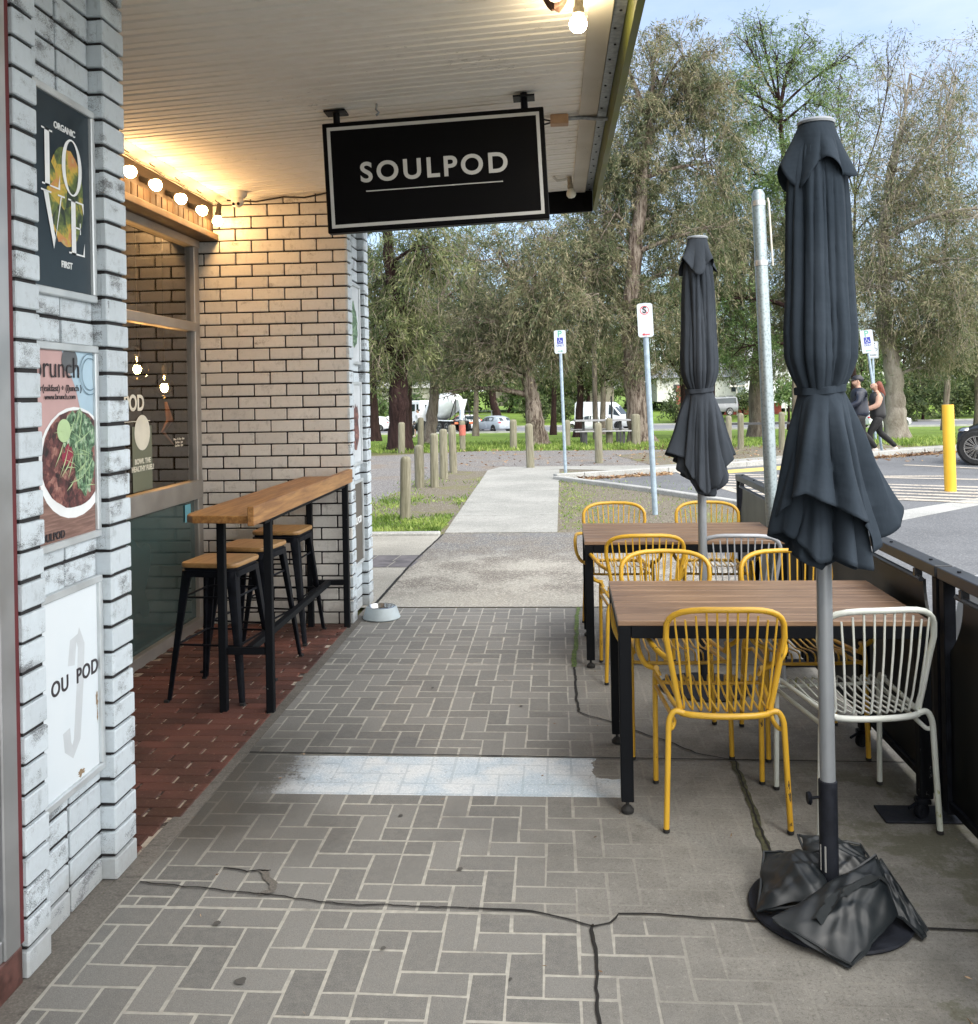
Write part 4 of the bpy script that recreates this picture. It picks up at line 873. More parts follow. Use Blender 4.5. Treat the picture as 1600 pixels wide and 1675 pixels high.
# ---- tables
def make_table(Lx, Ly, label, zt=.742):
    t = thing('outdoor_table', label, 'table', (0, 0, 0), 0, 'slatted timber tables on black frames')
    b = MB(); n = 7; wv = Ly/n
    for i in range(n): b.bbox((-Lx/2+.001, -Ly/2+i*wv+.0028, zt-.020), (Lx/2-.001, -Ly/2+(i+1)*wv-.0028, zt), .002)
    b.build('tabletop', MAT['deck'], t)
    b = MB(); e = .004
    for s_ in (-1, 1):
        y0, y1 = sorted((s_*(Ly/2-e), s_*(Ly/2-.045))); b.bbox((-Lx/2+.052, y0, zt-.068), (Lx/2-.052, y1, zt-.021), .002)
        x0, x1 = sorted((s_*(Lx/2-e), s_*(Lx/2-.045))); b.bbox((x0, -Ly/2+.052, zt-.068), (x1, Ly/2-.052, zt-.021), .002)
    b.build('frame', MAT['black_worn'], t)
    for sx in (-1, 1):
        for sy in (-1, 1):
            x, y = sx*(Lx/2-.027), sy*(Ly/2-.027)
            l = MB().bbox((x-.024, y-.024, .045 if sx < 0 else .075), (x+.024, y+.024, zt-.021), .003).build('leg', MAT['black_worn'], t)
            if sx < 0:
                MB().lathe([(.024, 0), (.025, .012), (.014, .024), (.007, .028), (.007, .046)], 16, Matrix.Translation((x, y, 0))).build('levelling_foot', MAT['rubber'], l, smooth=True)
            else:
                c = MB(); M_ = Matrix.Translation((x-.02, y-.02, .032)) @ Matrix.Rotation(R(35), 4, 'Z') @ Matrix.Rotation(R(90), 4, 'X')
                c.lathe([(.030, -.011), (.032, -.006), (.032, .006), (.030, .011)], 20, M_); c.lathe([(.016, -.013), (.016, .013)], 16, M_)
                c.bbox((x-.04, y-.035, .058), (x+.012, y+.005, .078), .003); c.tube([(x-.03, y-.02, .066), (x-.075, y-.045, .05)], .006, 6); c.build('castor', MAT['black'], l, smooth=True)
    return t
t1 = make_table(1.165, .775, 'near slatted timber table with two chairs each side, closest to the camera', .742); t1.location = (.812, 4.035, .004); t1.rotation_euler = (0, 0, R(-.6))
t2 = make_table(1.165, .775, 'farther slatted timber table behind the near one, the second umbrella beside it', .742); t2.location = (.745, 5.955, .004); t2.rotation_euler = (0, 0, R(-.6))
# ---- wire chairs
def make_chair(mat, arms, name, label, group):
    t = thing('wire_chair', label, 'chair', (0, 0, 0), 0, group)
    r = .0115; zr = .438
    def hoopy(x, z): return -.205-.055*(1-(x/.21)**2)*smoothstep(.44, .8, z)-.03*smoothstep(.44, .85, z)
    # backrest hoop
    pts = []
    for s_, seq in ((-1, [0, 1, 2, 3]),):
        pass
    side = [(.163, -.196, zr+.006), (.178, -.203, .52), (.200, -.212, .64), (.214, -.221, .715)]
    top = []
    for k in range(1, 14):
        a = math.pi*k/14; x = .215*math.copysign(abs(math.cos(a))**.62, math.cos(a)); z = .722+.108*math.sin(a)**.62
        top.append((x, -.222-.055*(1-(x/.215)**2)-.012*math.sin(a), z))
    hoop = side+top+[(-x, y, z) for x, y, z in side[::-1]]
    b = MB(); b.tube(hoop, r, 10)
    br = b.build('backrest', mat, t, smooth=True, sharp=60)
    def top_z(x):
        best = min(top+side[-1:]+[(-side[-1][0],)+side[-1][1:]], key=lambda p: abs(p[0]-x)); return best
    b = MB(); sb = MB(); nW = 11; fy = .185
    for k in range(nW):
        q = -1+2*k/(nW-1); xb = q*.150; xt = q*.185; tz = .722+.108*(1-abs(q*.185/.215)**(1/.62*1.0))**.62 if abs(q) < .99 else .80
        yt = -.222-.055*(1-(xt/.215)**2)-.010
        yr = -.215-.028*(1-q*q)
        b.tube([(xt, yt, tz), (lerp(xb, xt, .62), lerp(yr, yt, .55)-.008, lerp(zr, tz, .62)), (lerp(xb, xt, .2), lerp(yr, yt, .1)-.002, lerp(zr, tz, .2)), (xb, yr+.006, zr+.03)], .0042, 6)
        sb.tube(rounded([(xb, yr+.006, zr+.03), (xb, yr+.012, zr+.008), (xb*1.02, yr+.045, zr+.004), (xb*1.06, .0, zr-.004), (xb*1.12, fy-.035, zr+.020), (xb*1.13, fy+.012, zr+.018), (xb*1.13, fy+.012, zr-.018)], .018, 3), .0042, 6)
    b.build('back_wires', mat, br, smooth=True, sharp=60)
    # seat ring: rear rail curve, sides, front bar
    sb.tube([(.163*math.sin(a_), -.196-.048*math.cos(a_), zr-.006) for a_ in [R(-90+180*k/14) for k in range(15)]], r, 10)
    sb.tube([(-.205, fy+.012, zr-.016), (-.1, fy+.016, zr-.020), (.1, fy+.016, zr-.020), (.205, fy+.012, zr-.016)], .008, 8)
    for s_ in (-1, 1):
        sb.tube(rounded([(s_*.163, -.200, zr), (s_*.178, -.12, zr+.002), (s_*.200, .10, zr+.012), (s_*.212, fy+.005, zr+.018)], .04, 4), .009, 8)
        sb.tube(rounded([(s_*.212, -.212, zr-.055), (s_*.196, -.200, zr-.068), (s_*.180, -.17, zr-.050), (s_*.196, .0, zr-.040), (s_*.212, fy, zr-.030)], .02, 4), .0085, 8)
    sb.build('seat', mat, t, smooth=True, sharp=60)
    for s_ in (-1, 1):
        l = MB().tube(rounded([(s_*.150, -.214, zr-.004), (s_*.188, -.212, zr+.008), (s_*.208, -.213, zr-.03), (s_*.224, -.222, .010)], .03, 5), r*.95, 10).build('leg', mat, t, smooth=True, sharp=60)
        MB().lathe([(.0125, 0), (.0125, .012)], 12, Matrix.Translation((s_*.224, -.222, 0))).build('foot_cap', MAT['rubber'], l)
        ftop = zr+.018 if not arms else zr+.055
        l = MB().tube(rounded([(s_*.212, fy-.03, ftop+.0), (s_*.212, fy+.006, ftop-.006), (s_*.214, fy+.016, ftop-.05), (s_*.216, .216, .010)], .03, 5), r*.95, 10).build('leg', mat, t, smooth=True, sharp=60)
        MB().lathe([(.0125, 0), (.0125, .012)], 12, Matrix.Translation((s_*.216, .216, 0))).build('foot_cap', MAT['rubber'], l)
        if arms:
            MB().tube(rounded([(s_*.196, -.208, .625), (s_*.238, -.13, .640), (s_*.280, .10, .668), (s_*.290, .155, .64), (s_*.285, .16, .56), (s_*.255, .165, .50), (s_*.212, .178, .485), (s_*.2, .17, .455)], .035, 5), r*.95, 10).build('armrest', mat, t, smooth=True, sharp=60)
    return t
GY, GW = 'yellow wire armchairs at the tables', 'pale wire chairs at the tables'
Z_ = .004
yc = make_chair(MAT['yellow'], True, 'y', 'yellow wire armchair nearest the camera, its back to the near table front', GY); yc.location = (.606, 3.738, Z_)
dup(yc, (.527, 4.428, Z_), R(181.5), 'yellow wire armchair on the far side of the near table, left end')
dup(yc, (1.105, 4.418, Z_), R(183), 'yellow wire armchair on the far side of the near table, next to the barrier')
dup(yc, (.475, 5.50, Z_), R(2), 'yellow wire armchair between the two tables, backrest towards the camera, left end')
dup(yc, (.405, 6.46, Z_), R(181), 'yellow wire armchair beyond the farther table, left of the second umbrella pole')
dup(yc, (1.04, 6.45, Z_), R(179), 'yellow wire armchair beyond the farther table, right of the second umbrella pole')
wc = make_chair(MAT['white_enamel'], False, 'w', 'armless white wire chair with mossy legs, right of the nearest yellow chair', GW); wc.location = (1.112, 3.722, Z_); wc.rotation_euler = (0, 0, R(8))
gc = make_chair(MAT['grey_enamel'], False, 'g', 'armless grey-white wire chair between the two tables, right of the yellow one', GW); gc.location = (1.01, 5.47, Z_); gc.rotation_euler = (0, 0, R(-4))
# ---- wind barrier panels
def barrier(y0, y1, label):
    t = thing('wind_barrier', label, 'barrier', (1.45, (y0+y1)/2, 0), 0, 'black cafe wind barriers along the carpark side'); T_ = Matrix.Translation(-t.location)
    X = 1.45; zt = .945
    MB().bbox((X-.028, y0+.001, zt-.045), (X+.040, y1-.001, zt), .003, T_).build('top_rail', MAT['barrier_rail'], t)
    for y in (y0+.024, y1-.024): MB().bbox((X-.022, y-.022, .03), (X+.022, y+.022, zt-.046), .003, T_).build('post', MAT['black'], t)
    W = y1-y0; cw, ch, e = .12, .22, .055; pts = []
    a0, a1, zT, zB = y0+e, y1-e, zt-.085, .09
    for k in range(9): a = R(90*k/8); pts.append((a0+cw*(1-math.sin(a))**1.0*1.0, zT-ch*(1-math.cos(a))))
    L_ = [(a0+cw*math.cos(a), zT-ch*math.sin(a)*1.0) for a in [R(90*k/8) for k in range(9)]]
    L_ = [(a0+cw*(1-(k/8)**2.2), zT-ch*(k/8)) for k in range(9)]
    R_ = [(a0+a1-y, z) for y, z in L_[::-1]]
    poly = L_+[(a0, zB), (a1, zB)]+R_
    MB().prism([(y, z) for y, z in poly], .012, T_ @ frame((X-.006, 0, 0), (0, 1, 0), (0, 0, 1))).build('panel', MAT['barrier'], t)
    b = MB(); b.tube([(X-.02, a0+cw-.02, zT+.004), (X-.02, a1-cw+.02, zT+.004)], .011, 8, M=T_)
    for y in (a0+cw+.03, a1-cw-.03): b.bbox((X-.03, y-.012, zT-.002), (X+.0, y+.012, zt-.046), .002, T_)
    b.build('panel_rod', MAT['barrier_rail'], t, smooth=True)
    MB().bbox((X-.02, y0+.06, .055), (X+.02, y1-.06, .088), .003, T_).build('bottom_rail', MAT['black'], t)
    for y in (y0-.01,): MB().bbox((X-.25, y-.07, .004), (X+.20, y+.07, .012), .002, T_).build('base_plate', MAT['base_disc'], t)
    b = MB()
    for k in range(5): b.lathe([(.008, 0), (.007, .005)], 8, T_ @ Matrix.Translation((X+.005, y0+.12+k*(W-.24)/4, zt)))
    b.build('bolt', MAT['black'], t)
    return t
barrier(5.69, 7.65, 'farthest black wind barrier panel, behind the galvanised pole')
barrier(3.69, 5.67, 'middle black wind barrier panel with curved cutout beside the near table')
barrier(1.72, 3.67, 'nearest black wind barrier panel, running out of the right edge')
# ---- galvanised street pole with spare strap
t = thing('steel_pole', 'tall leaning galvanised steel pole with a clamped strap, between the umbrellas', 'pole', (1.385, 6.12, 0)); t.rotation_euler = (0, R(-1.45), 0)
MB().lathe([(.040, 0), (.040, 2.86), (.027, 2.885), (.001, 2.89)], 24, cap1=False).build('pole', MAT['galv_pole'], t, smooth=True)
for z in (2.80, 2.42): MB().lathe([(.0405, z-.018), (.043, z-.016), (.043, z+.016), (.0405, z+.018)], 24).build('clamp', MAT['alu'], t, smooth=True)
MB().tube([(.055, -.01, 2.83), (.062, -.01, 2.80), (.066, -.01, 2.6), (.070, -.01, 2.40)], .006, 6).build('strap', MAT['white_timber'], t)

# ---- closed umbrellas
def umbrella(name_label, loc, mat, seed, spread, group='closed charcoal umbrellas', mirror=1, topz=2.44, slim=.92):
    t = thing('closed_umbrella', label := name_label, 'umbrella', loc, 0, group)
    rg = random.Random(seed)
    MB().lathe([(.0235, .30), (.0235, 2.42)], 20).build('pole', MAT['alu_pole'], t, smooth=True)
    NA = 240
    ph = [rg.uniform(0, 6.28) for _ in range(8)]
    # pleated cloth down to the tie
    def fold(a, z, n, tw, p, sharp=.75):
        s_ = math.sin(a*n/2+tw*z+p); return abs(s_)**sharp
    prof = [(q_, r_*slim) for q_, r_ in ((2.415, .050), (2.36, .074), (2.28, .090), (2.15, .097), (1.95, .105), (1.80, .113), (1.72, .110), (1.665, .094), (1.635, .078), (1.618, .070))]
    rows = []
    zs = [2.415-(2.415-1.618)*k/46 for k in range(47)]
    def rad(a, z):
        tab = sorted(prof); r0 = interp(tab, z)
        amp = interp([(1.6, .20), (1.70, .30), (1.9, .24), (2.2, .28), (2.42, .12)], z)
        f1 = fold(a+.20*math.sin(2*z*2+ph[0])+.05*math.sin(z*5+a*2), z, 7, 2.3, ph[1]+.35*math.sin(a+ph[3]), .58); f2 = fold(a+.25*math.sin(a*2+ph[4]), z, 13, -1.0, ph[2], .65); f3 = math.sin(a*2+ph[3]+z*1.5); f4 = math.sin(a*23+ph[4]+3*z)
        return r0*(1-amp*.6+amp*(f1*.85+f2*.35)-.04+.05*f3+.012*f4)
    for z in zs: rows.append([(rad(a, z)*math.cos(a), rad(a, z)*math.sin(a), z) for a in [2*math.pi*k/NA for k in range(NA)]])
    b = MB(); b.grid(rows, wrap=True)
    can = b.build('canopy', mat, t, smooth=True, sharp=75)
    # skirt below the tie: layers of flaps
    def layer(hem, R0, n, p, amp, nm, zb=1.622, r_top=.064, rough=.0, curl=.0):
        rows = []; K = 34
        for i in range(K+1):
            q = i/K; row = []
            for k in range(NA):
                a = 2*math.pi*k/NA; hr, hz = hem(a); z = lerp(zb, hz, q)
                rr = lerp(r_top, hr, (q**.85)*(1-.12*math.sin(q*3.14)))
                am = amp*smoothstep(0, .45, q)
                f = fold(a+.10*math.sin(q*3+p)+.22*math.sin(a*2+p), q, n, .9, p, .6); g = math.sin(a*n*1.5+p*2+q*2.)
                rr *= 1-am*.62+am*f+am*.16*g
                if q > .93: rr += curl*(q-.93)*8*math.sin(a*5+p)
                row.append((rr*math.cos(a), rr*math.sin(a), z))
            rows.append(row)
        b = MB(); b.grid(rows, wrap=True); o = b.build(nm, mat, can, smooth=True, sharp=75)
        sf = o.modifiers.new('s', 'SOLIDIFY'); sf.thickness = .002; return o
    def table_hem(tab):
        tb = sorted([((a % 360), r_, z) for a, r_, z in tab]); tb = [(tb[-1][0]-360,)+tb[-1][1:]]+tb+[(tb[0][0]+360,)+tb[0][1:]]
        def h(a):
            d = math.degrees(a) % 360
            for (a0, r0, z0), (a1, r1, z1) in zip(tb, tb[1:]):
                if a0 <= d <= a1:
                    q = (d-a0)/(a1-a0+1e-9); return lerp(r0, r1, q), lerp(z0, z1, q)
            return tb[0][1:]
        return h
    for sp in spread: layer(table_hem(sp['hem']), 0, sp['n'], sp['p'], sp['amp'], 'flap', curl=sp.get('curl', .004), r_top=sp.get('rt', .064))
    # tie strap
    b = MB(); ring = []
    for k in range(40):
        a = 2*math.pi*k/40; r_ = .0715+.004*math.sin(a*7); ring.append((r_*math.cos(a), r_*math.sin(a), 1.622+.008*math.sin(a*1+1)))
    rows = [[(x*s_, y*s_, z+dz) for x, y, z in ring] for s_, dz in ((1.0, -.012), (1.06, -.010), (1.06, .010), (1.0, .012))]; b.grid(rows, wrap=True)
    b.build('tie_strap', mat, t, smooth=True, sharp=60)
    # top cap with scalloped valance
    rows = []; K = 14
    for i in range(K+1):
        q = i/K; row = []
        for k in range(NA):
            a = 2*math.pi*k/NA; sc_ = math.cos(4*a+ph[5]); f = abs(math.sin(4*a/1.0+ph[6]+q*.5))**.7
            hz = 2.285+.022*math.sin(3*a+ph[7])+.028*sc_
            z = lerp(2.447, hz, q); r_ = lerp(.052, .100+.010*math.sin(a*2+ph[2]), q**1.15)*(1+smoothstep(.15, 1, q)*(.24*(f-.55)))
            row.append((r_*math.cos(a), r_*math.sin(a), z))
        rows.append(row)
    b = MB(); b.grid(rows, wrap=True); o = b.build('top_valance', mat, t, smooth=True, sharp=75); sf = o.modifiers.new('s', 'SOLIDIFY'); sf.thickness = .002
    MB().lathe([(.056, 2.443), (.058, 2.450), (.052, 2.457), (.020, 2.463), (.001, 2.464)], 28, cap1=False).build('cap', MAT['alu_pole'], t, smooth=True)
    MB().lathe([(.0285, .02), (.0285, .405), (.0245, .407)], 20).build('sleeve', MAT['base_disc'], t, smooth=True)
    b = MB(); b.tube([(-.028, -.005, .355), (-.055, -.012, .355)], .005, 8); b.lathe([(.018, 0), (.021, .004), (.018, .012)], 10, Matrix.Translation((-.055, -.012, .355)) @ Matrix.Rotation(R(-90), 4, 'Y')); b.build('locking_knob', MAT['black'], t, smooth=True)
    MB().lathe([(.243, .004), (.247, .010), (.243, .016), (.06, .024), (.04, .03), (.034, .045)], 56).build('base_plate', MAT['base_disc'], t, smooth=True, sharp=30)
    return t
near_layers = [
 dict(hem=[(0, 0.221, 1.262), (20, 0.180, 1.22), (45, 0.144, 1.17), (90, 0.144, 1.14), (135, 0.144, 1.16), (170, 0.149, 1.21), (195, 0.144, 1.235), (215, 0.149, 1.29), (240, 0.171, 1.315), (268, 0.184, 1.275), (290, 0.180, 1.235), (306, 0.167, 1.225), (318, 0.149, 1.13), (332, 0.171, 1.15), (345, 0.211, 1.20)], n=9, p=1.1, amp=.30, curl=.006),
 dict(hem=[(0, 0.135, 1.13), (60, 0.108, 1.10), (120, 0.108, 1.10), (180, 0.144, 1.17), (200, 0.149, 1.185), (225, 0.135, 1.15), (250, 0.108, 1.10), (275, 0.126, 1.11), (300, 0.140, 1.085), (320, 0.135, 1.075), (340, 0.135, 1.10)], n=7, p=2.3, amp=.42, curl=.006, rt=.060),
 dict(hem=[(0, 0.081, 1.10), (90, 0.072, 1.09), (180, 0.099, 1.12), (220, 0.104, 1.105), (250, 0.077, 1.07), (280, 0.072, 1.10), (310, 0.095, 1.075), (335, 0.099, 1.10)], n=5, p=.4, amp=.5, curl=.004, rt=.055)]
far_layers = [
 dict(hem=[(0, 0.167, 1.27), (25, 0.135, 1.22), (60, 0.117, 1.15), (120, 0.126, 1.18), (160, 0.153, 1.25), (180, 0.184, 1.29), (197, 0.171, 1.285), (212, 0.108, 1.24), (232, 0.113, 1.17), (255, 0.117, 1.10), (275, 0.090, 1.06), (300, 0.117, 1.10), (325, 0.144, 1.20), (345, 0.162, 1.255)], n=11, p=.2, amp=.26),
 dict(hem=[(0, 0.126, 1.19), (60, 0.099, 1.12), (120, 0.099, 1.12), (180, 0.117, 1.20), (220, 0.104, 1.14), (250, 0.090, 1.07), (280, 0.054, 1.05), (310, 0.090, 1.05), (335, 0.135, 1.13)], n=7, p=1.7, amp=.4, rt=.058)]
u1 = umbrella('large closed charcoal umbrella nearest the camera, black bags on its base', (.826, 3.01, .0), MAT['cloth'], 3, near_layers, topz=2.44)
u1.rotation_euler = (0, R(0.0), R(0))
u2 = umbrella('closed charcoal umbrella farther back, standing between the two tables', (.79, 5.22, .0), MAT['cloth2'], 11, far_layers, mirror=-1, slim=.86)
MB().box((-.0275, -.0115, .13), (-.0265, .010, .21), Matrix.Rotation(R(35), 4, 'Z')).build('sleeve_label', MAT['sign_white'], u1)
# ---- weight bags on the umbrella base: slack vinyl pouches
def bag(label, corners, sag, seed, bulge=.05, mat=MAT['vinyl']):
    """corners: four outer corners (x, y, z) of a lying pouch, a seam all round, both faces bulging"""
    t = thing('weight_bag', label, 'weight bag', corners[0], 0, 'black weight bags on the umbrella base'); o0 = Vector(corners[0]); rg = random.Random(seed)
    c = [Vector(p)-o0 for p in corners]; N = 44; ph = [rg.uniform(0, 6.28) for _ in range(12)]
    def surf(sgn):
        rows = []
        for i in range(N+1):
            u = i/N; row = []
            for k in range(N+1):
                v = k/N; p = (c[0]*(1-u)+c[1]*u)*(1-v)+(c[3]*(1-u)+c[2]*u)*v
                e = min(1, min(u, 1-u)*7)*min(1, min(v, 1-v)*7); q = (math.sin(math.pi*u)*math.sin(math.pi*v))**.6
                wr = 1.1*(.5-abs(math.sin(u*5+v*3+ph[0]+1.1*math.sin(v*5+ph[1]))))+.8*(.5-abs(math.sin(v*9-u*4+ph[2]+1.3*math.sin(u*5+ph[3]))))+.35*math.sin((u+v)*23+ph[4])+.4*abs(math.sin(u*8-v*13+ph[5]))
                z = sgn*q*bulge*(1 if sgn > 0 else .25)+e*wr*.0062+sag*math.sin(u*3.0+ph[6])*math.sin(v*2.5+ph[7])
                d = Vector((math.sin(v*11+ph[8])*.006, math.sin(u*9+ph[9])*.006, 0))
                pz = p+d+Vector((0, 0, z)); pz.z = max(pz.z, .030-o0.z if (pz.x+o0.x-.826)**2+(pz.y+o0.y-3.01)**2 < .245**2 else .010-o0.z); row.append(pz)
            rows.append(row)
        return rows
    top = surf(1)
    b = MB(); b.grid(top); b.grid(surf(-1)); b.build('pouch', mat, t, smooth=True, sharp=50)
    # hemmed seam
    pts = []
    for a, d in ((0, 1), (1, 2), (2, 3), (3, 0)): pts += [c[a]+(c[d]-c[a])*k/10+Vector((0, 0, rg.uniform(-.003, .004))) for k in range(10)]
    MB().tube(pts, .0045, 5, closed=True).build('seam', mat, t, smooth=True)
    return t, top
tb_, c_ = bag('large creased black weight bag with a strap, lying across the front of the base', [(.615, 2.830, .065), (.796, 2.700, .016), (.985, 2.885, .060), (.975, 3.03, .165)], .012, 4, .040)
rows = []
for dk in (-3, -1.5, 0, 1.5, 3):
    row = []
    for q in range(25):
        i_ = 17+dk*1.1+q*8/24-4*math.sin(q/24*3.1); k_ = 6+q*37/24; p = c_[max(0, min(43, int(i_)))][int(k_)].lerp(c_[max(0, min(43, int(i_)))+1][min(44, int(k_)+1)], .5); row.append(p+Vector((0, 0, .010+.006*math.cos(dk*.9+q*.5))))
    rows.append(row)
MB().grid(rows).build('strap', plain('strap_web', (.008, .011, .013), .8), tb_, smooth=True)
bag('torn black weight bag draped over the left rear of the base', [(.59, 2.93, .040), (.79, 2.90, .085), (.83, 3.12, .130), (.66, 3.17, .10)], .01, 8, .05)
bag('small flat black weight bag behind the umbrella sleeve', [(.80, 3.05, .08), (1.0, 3.07, .07), (.98, 3.20, .12), (.78, 3.21, .14)], .008, 12, .035)
bag('small folded black bag corner at the front right of the base', [(.945, 2.95, .085), (1.045, 2.845, .014), (1.075, 2.90, .014), (.99, 3.04, .145)], .006, 21, .018)
tag(MB().grid([[(1.02+.055*i/6-.012*math.sin(i), 2.47-.05*i/6+.012*k-.02*math.sin(i/6*3), .012+.006*(k % 2)+.004*math.sin(i*1.3)) for k in range(3)] for i in range(7)]).build('dry_leaf', MAT['litter']), 'single curled dry leaf on the paving at lower right', 'leaf')
# ================================================================== STREET THINGS
def bollard(px, py, y, h, r, label, lean=0.):
    p = spot(px, py, y); z0 = gz(y)-.02
    t = thing('timber_bollard', label, 'bollard', (p.x, y, z0), rnd(0, 6), 'round timber bollards'); t.rotation_euler = (rnd(-.02, .02), lean, rnd(0, 6))
    rg = random.Random(int(px)); N = 16; rows = []
    for z, s_ in ((-.1, 1.04), (0, 1.03), (.05, 1.), (h*.3, 1.), (h*.6, .985), (h-.07, .98), (h-.035, .93), (h-.012, .74), (h, .42)):
        rows.append([(r*s_*math.cos(a)*(1+.04*math.sin(3*a+px)), r*s_*math.sin(a)*(1+.04*math.sin(2*a+py)), z+rg.uniform(-.003, .003)) for a in [2*math.pi*k/N for k in range(N)]])
    b = MB(); b.grid(rows, wrap=True); b.poly(rows[-1]); b.build('post', MAT['post_wood'], t, smooth=True, sharp=50); return t
for i, (px, py, y, h, r, lb) in enumerate([
    (663, 850, 12.2, .84, .072, 'leftmost and nearest timber bollard in the grass beside the path'), (687, 797, 16.4, .76, .085, 'second timber bollard of the row beside the path'),
    (711, 797, 16.4, .96, .075, 'third timber bollard of the row beside the path'), (726, 783, 18.0, .97, .080, 'fourth timber bollard of the row beside the path'),
    (742, 773, 19.35, 1.0, .080, 'fifth timber bollard, at the far end of the row beside the path'),
    (657, 739, 26.4, .86, .095, 'grey timber bollard in front of the dark tree trunk'), (688, 729, 29.0, .95, .095, 'timber bollard in front of the pale leaning trunk at left'),
    (757, 737, 27.0, .86, .09, 'timber bollard with a faded red patch before the cement mixer'), (840, 733, 27.4, .86, .10, 'timber bollard alone on the lawn edge, right of the silver hatchback'),
    (868, 766, 20.3, .97, .085, 'weathered timber bollard where the path meets the gravel'), (980, 757, 21.5, .93, .09, 'timber bollard in the gravel in front of the picnic table'),
    (997, 722, 30.5, .85, .11, 'dark timber bollard beside the picnic table'), (928, 728, 28.0, .80, .09, 'dark timber bollard right behind the accessible parking pole'),
    (1041, 727, 28.4, .95, .13, 'timber bollard leaning on the big peeling trunk'), (1192, 750, 22.8, 1.0, .075, 'timber bollard right of the farther umbrella, the lower of two'),
    (1212, 733, 25.6, .98, .080, 'timber bollard right of the farther umbrella, beyond its neighbour'), (1279, 735, 25.4, 1.0, .08, 'timber bollard showing between steel pole and near umbrella'),
    (1168, 745, 24.0, 1.0, .08, 'timber bollard half hidden by the farther umbrella')]):
    bo = bollard(px, py, y, h, r, lb, lean=rnd(-.03, .03))
    if 'red patch' in lb: MB().lathe([(r*1.07, .44), (r*1.07, .74)], 16, None, False, False).build('red_band', plain('faded_red', (.42, .12, .09), .8), bo, smooth=True)
t = thing('yellow_bollard', 'bright yellow steel bollard in the hatched parking bay', 'bollard', (6.0, 14.9, 0)); t.rotation_euler = (0, R(-.8), 0)
MB().lathe([(.085, 0), (.085, 1.31), (.083, 1.318)], 28).build('post', worn('bollard_yellow', (.66, .37, .02), (.25, .16, .08), .74, 14, .55, c2=(.72, .42, .03)), t, smooth=True)
# ---- parking signs
def sign_post(loc, hpole, plate_w, plate_h, plate_z, label, lean, cat='road sign', yaw=0., pr=.03, skew=None):
    t = thing('parking_sign', label, cat, loc); t.rotation_euler = (0, lean, yaw)
    MB().lathe([(pr, 0), (pr, hpole)], 16).build('pole', MAT['sign_pole'], t, smooth=True)
    w_, h_ = plate_w/2, plate_h/2; r_ = .035; pts = []
    for cx, cz, a0 in ((w_-r_, h_-r_, 0), (-w_+r_, h_-r_, 90), (-w_+r_, -h_+r_, 180), (w_-r_, -h_+r_, 270)): pts += [(cx+r_*math.cos(R(a0+k*22.5)), cz+r_*math.sin(R(a0+k*22.5))) for k in range(5)]
    M_ = frame((0, -pr-.004, plate_z), (1, 0, 0), (0, 0, 1))
    pl = MB().prism(pts, .004, M_).build('plate', MAT['sign_plate'], t)
    return t, pl, lambda x, z, k=1: frame((x, -pr-.0085-.0012*k, plate_z+z), (1, 0, 0), (0, 0, 1))
MAT['sign_plate'] = plain('sign_plate_white', (.46, .51, .55), .5, 0, .04); MAT['s_green'] = flat('sign_green', (.05, .30, .20)); MAT['s_blue'] = flat('sign_blue', (.02, .03, .28)); MAT['s_red'] = flat('sign_red', (.60, .03, .05)); MAT['s_black'] = flat('sign_black_print', (.015, .015, .02))
def wheelchair(Mf, s, par):
    MB().poly([(-s, -s, 0), (s, -s, 0), (s, s, 0), (-s, s, 0)], Mf(0, 0, 1)).build('blue_square', MAT['s_blue'], par)
    b = MB(); M_ = Mf(0, 0, 2); fl = M_ @ Matrix.Diagonal((1, 1, .05, 1))
    b.tube([(-.15*s+.42*s*math.cos(a), -.25*s+.42*s*math.sin(a), 0) for a in [R(130+250*k/16) for k in range(17)]], .07*s, 5, M=fl)
    b.tube([(-.2*s, .72*s, 0), (-.2*s, .1*s, 0), (.35*s, .1*s, 0), (.55*s, -.5*s, 0), (.8*s, -.45*s, 0)], .09*s, 5, M=fl); b.ball((-.2*s, .75*s, 0), (.13*s, .13*s, .13*s), 10, 6, fl)
    b.build('wheelchair_symbol', MAT['sign_plate'], par)
def arrow(Mf, x0, x1, mat, par, z=0.):
    b = MB(); M_ = Mf(0, z, 2); s_ = 1 if x1 > x0 else -1; b.poly([(x0, -.006, 0), (x1-s_*.02, -.006, 0), (x1-s_*.02, .006, 0), (x0, .006, 0)], M_); b.poly([(x1-s_*.03, -.02, 0), (x1, 0, 0), (x1-s_*.03, .02, 0)], M_); b.build('arrow', mat, par)
def disabled(loc, lean, label, W, H, zp, hp, left=False):
    t, pl, Mf = sign_post(loc, hp, W, H, zp, label, lean)
    text('P', .17*H/.45, Mf(-.005, H*.33, 2), MAT['s_green'], pl, 'letter_p', .001); s = W*.26
    wheelchair(lambda x, z, k: Mf(x, z+H*.05, k), s, pl); text('ONLY', .055*H/.45, Mf(0, -H*.16, 2), MAT['s_blue'], pl, 'word_only', .0005)
    arrow(lambda x, z, k: Mf(x, z-H*.40, k), *((W*.22, -W*.22) if left else (-W*.22, W*.22)), MAT['s_green'], pl); return t
disabled((.19, 18.4, 0), R(-1.4), 'white accessible parking sign with a right arrow, on a grey pole beside the path', .225, .45, 2.585, 2.80)
t, pl, Mf = sign_post((1.283, 12.47, 0), 2.76, .20, .44, 2.535, 'white no stopping sign with a red ringed S, nearest of the roadside signs', R(-2.0), pr=.036)
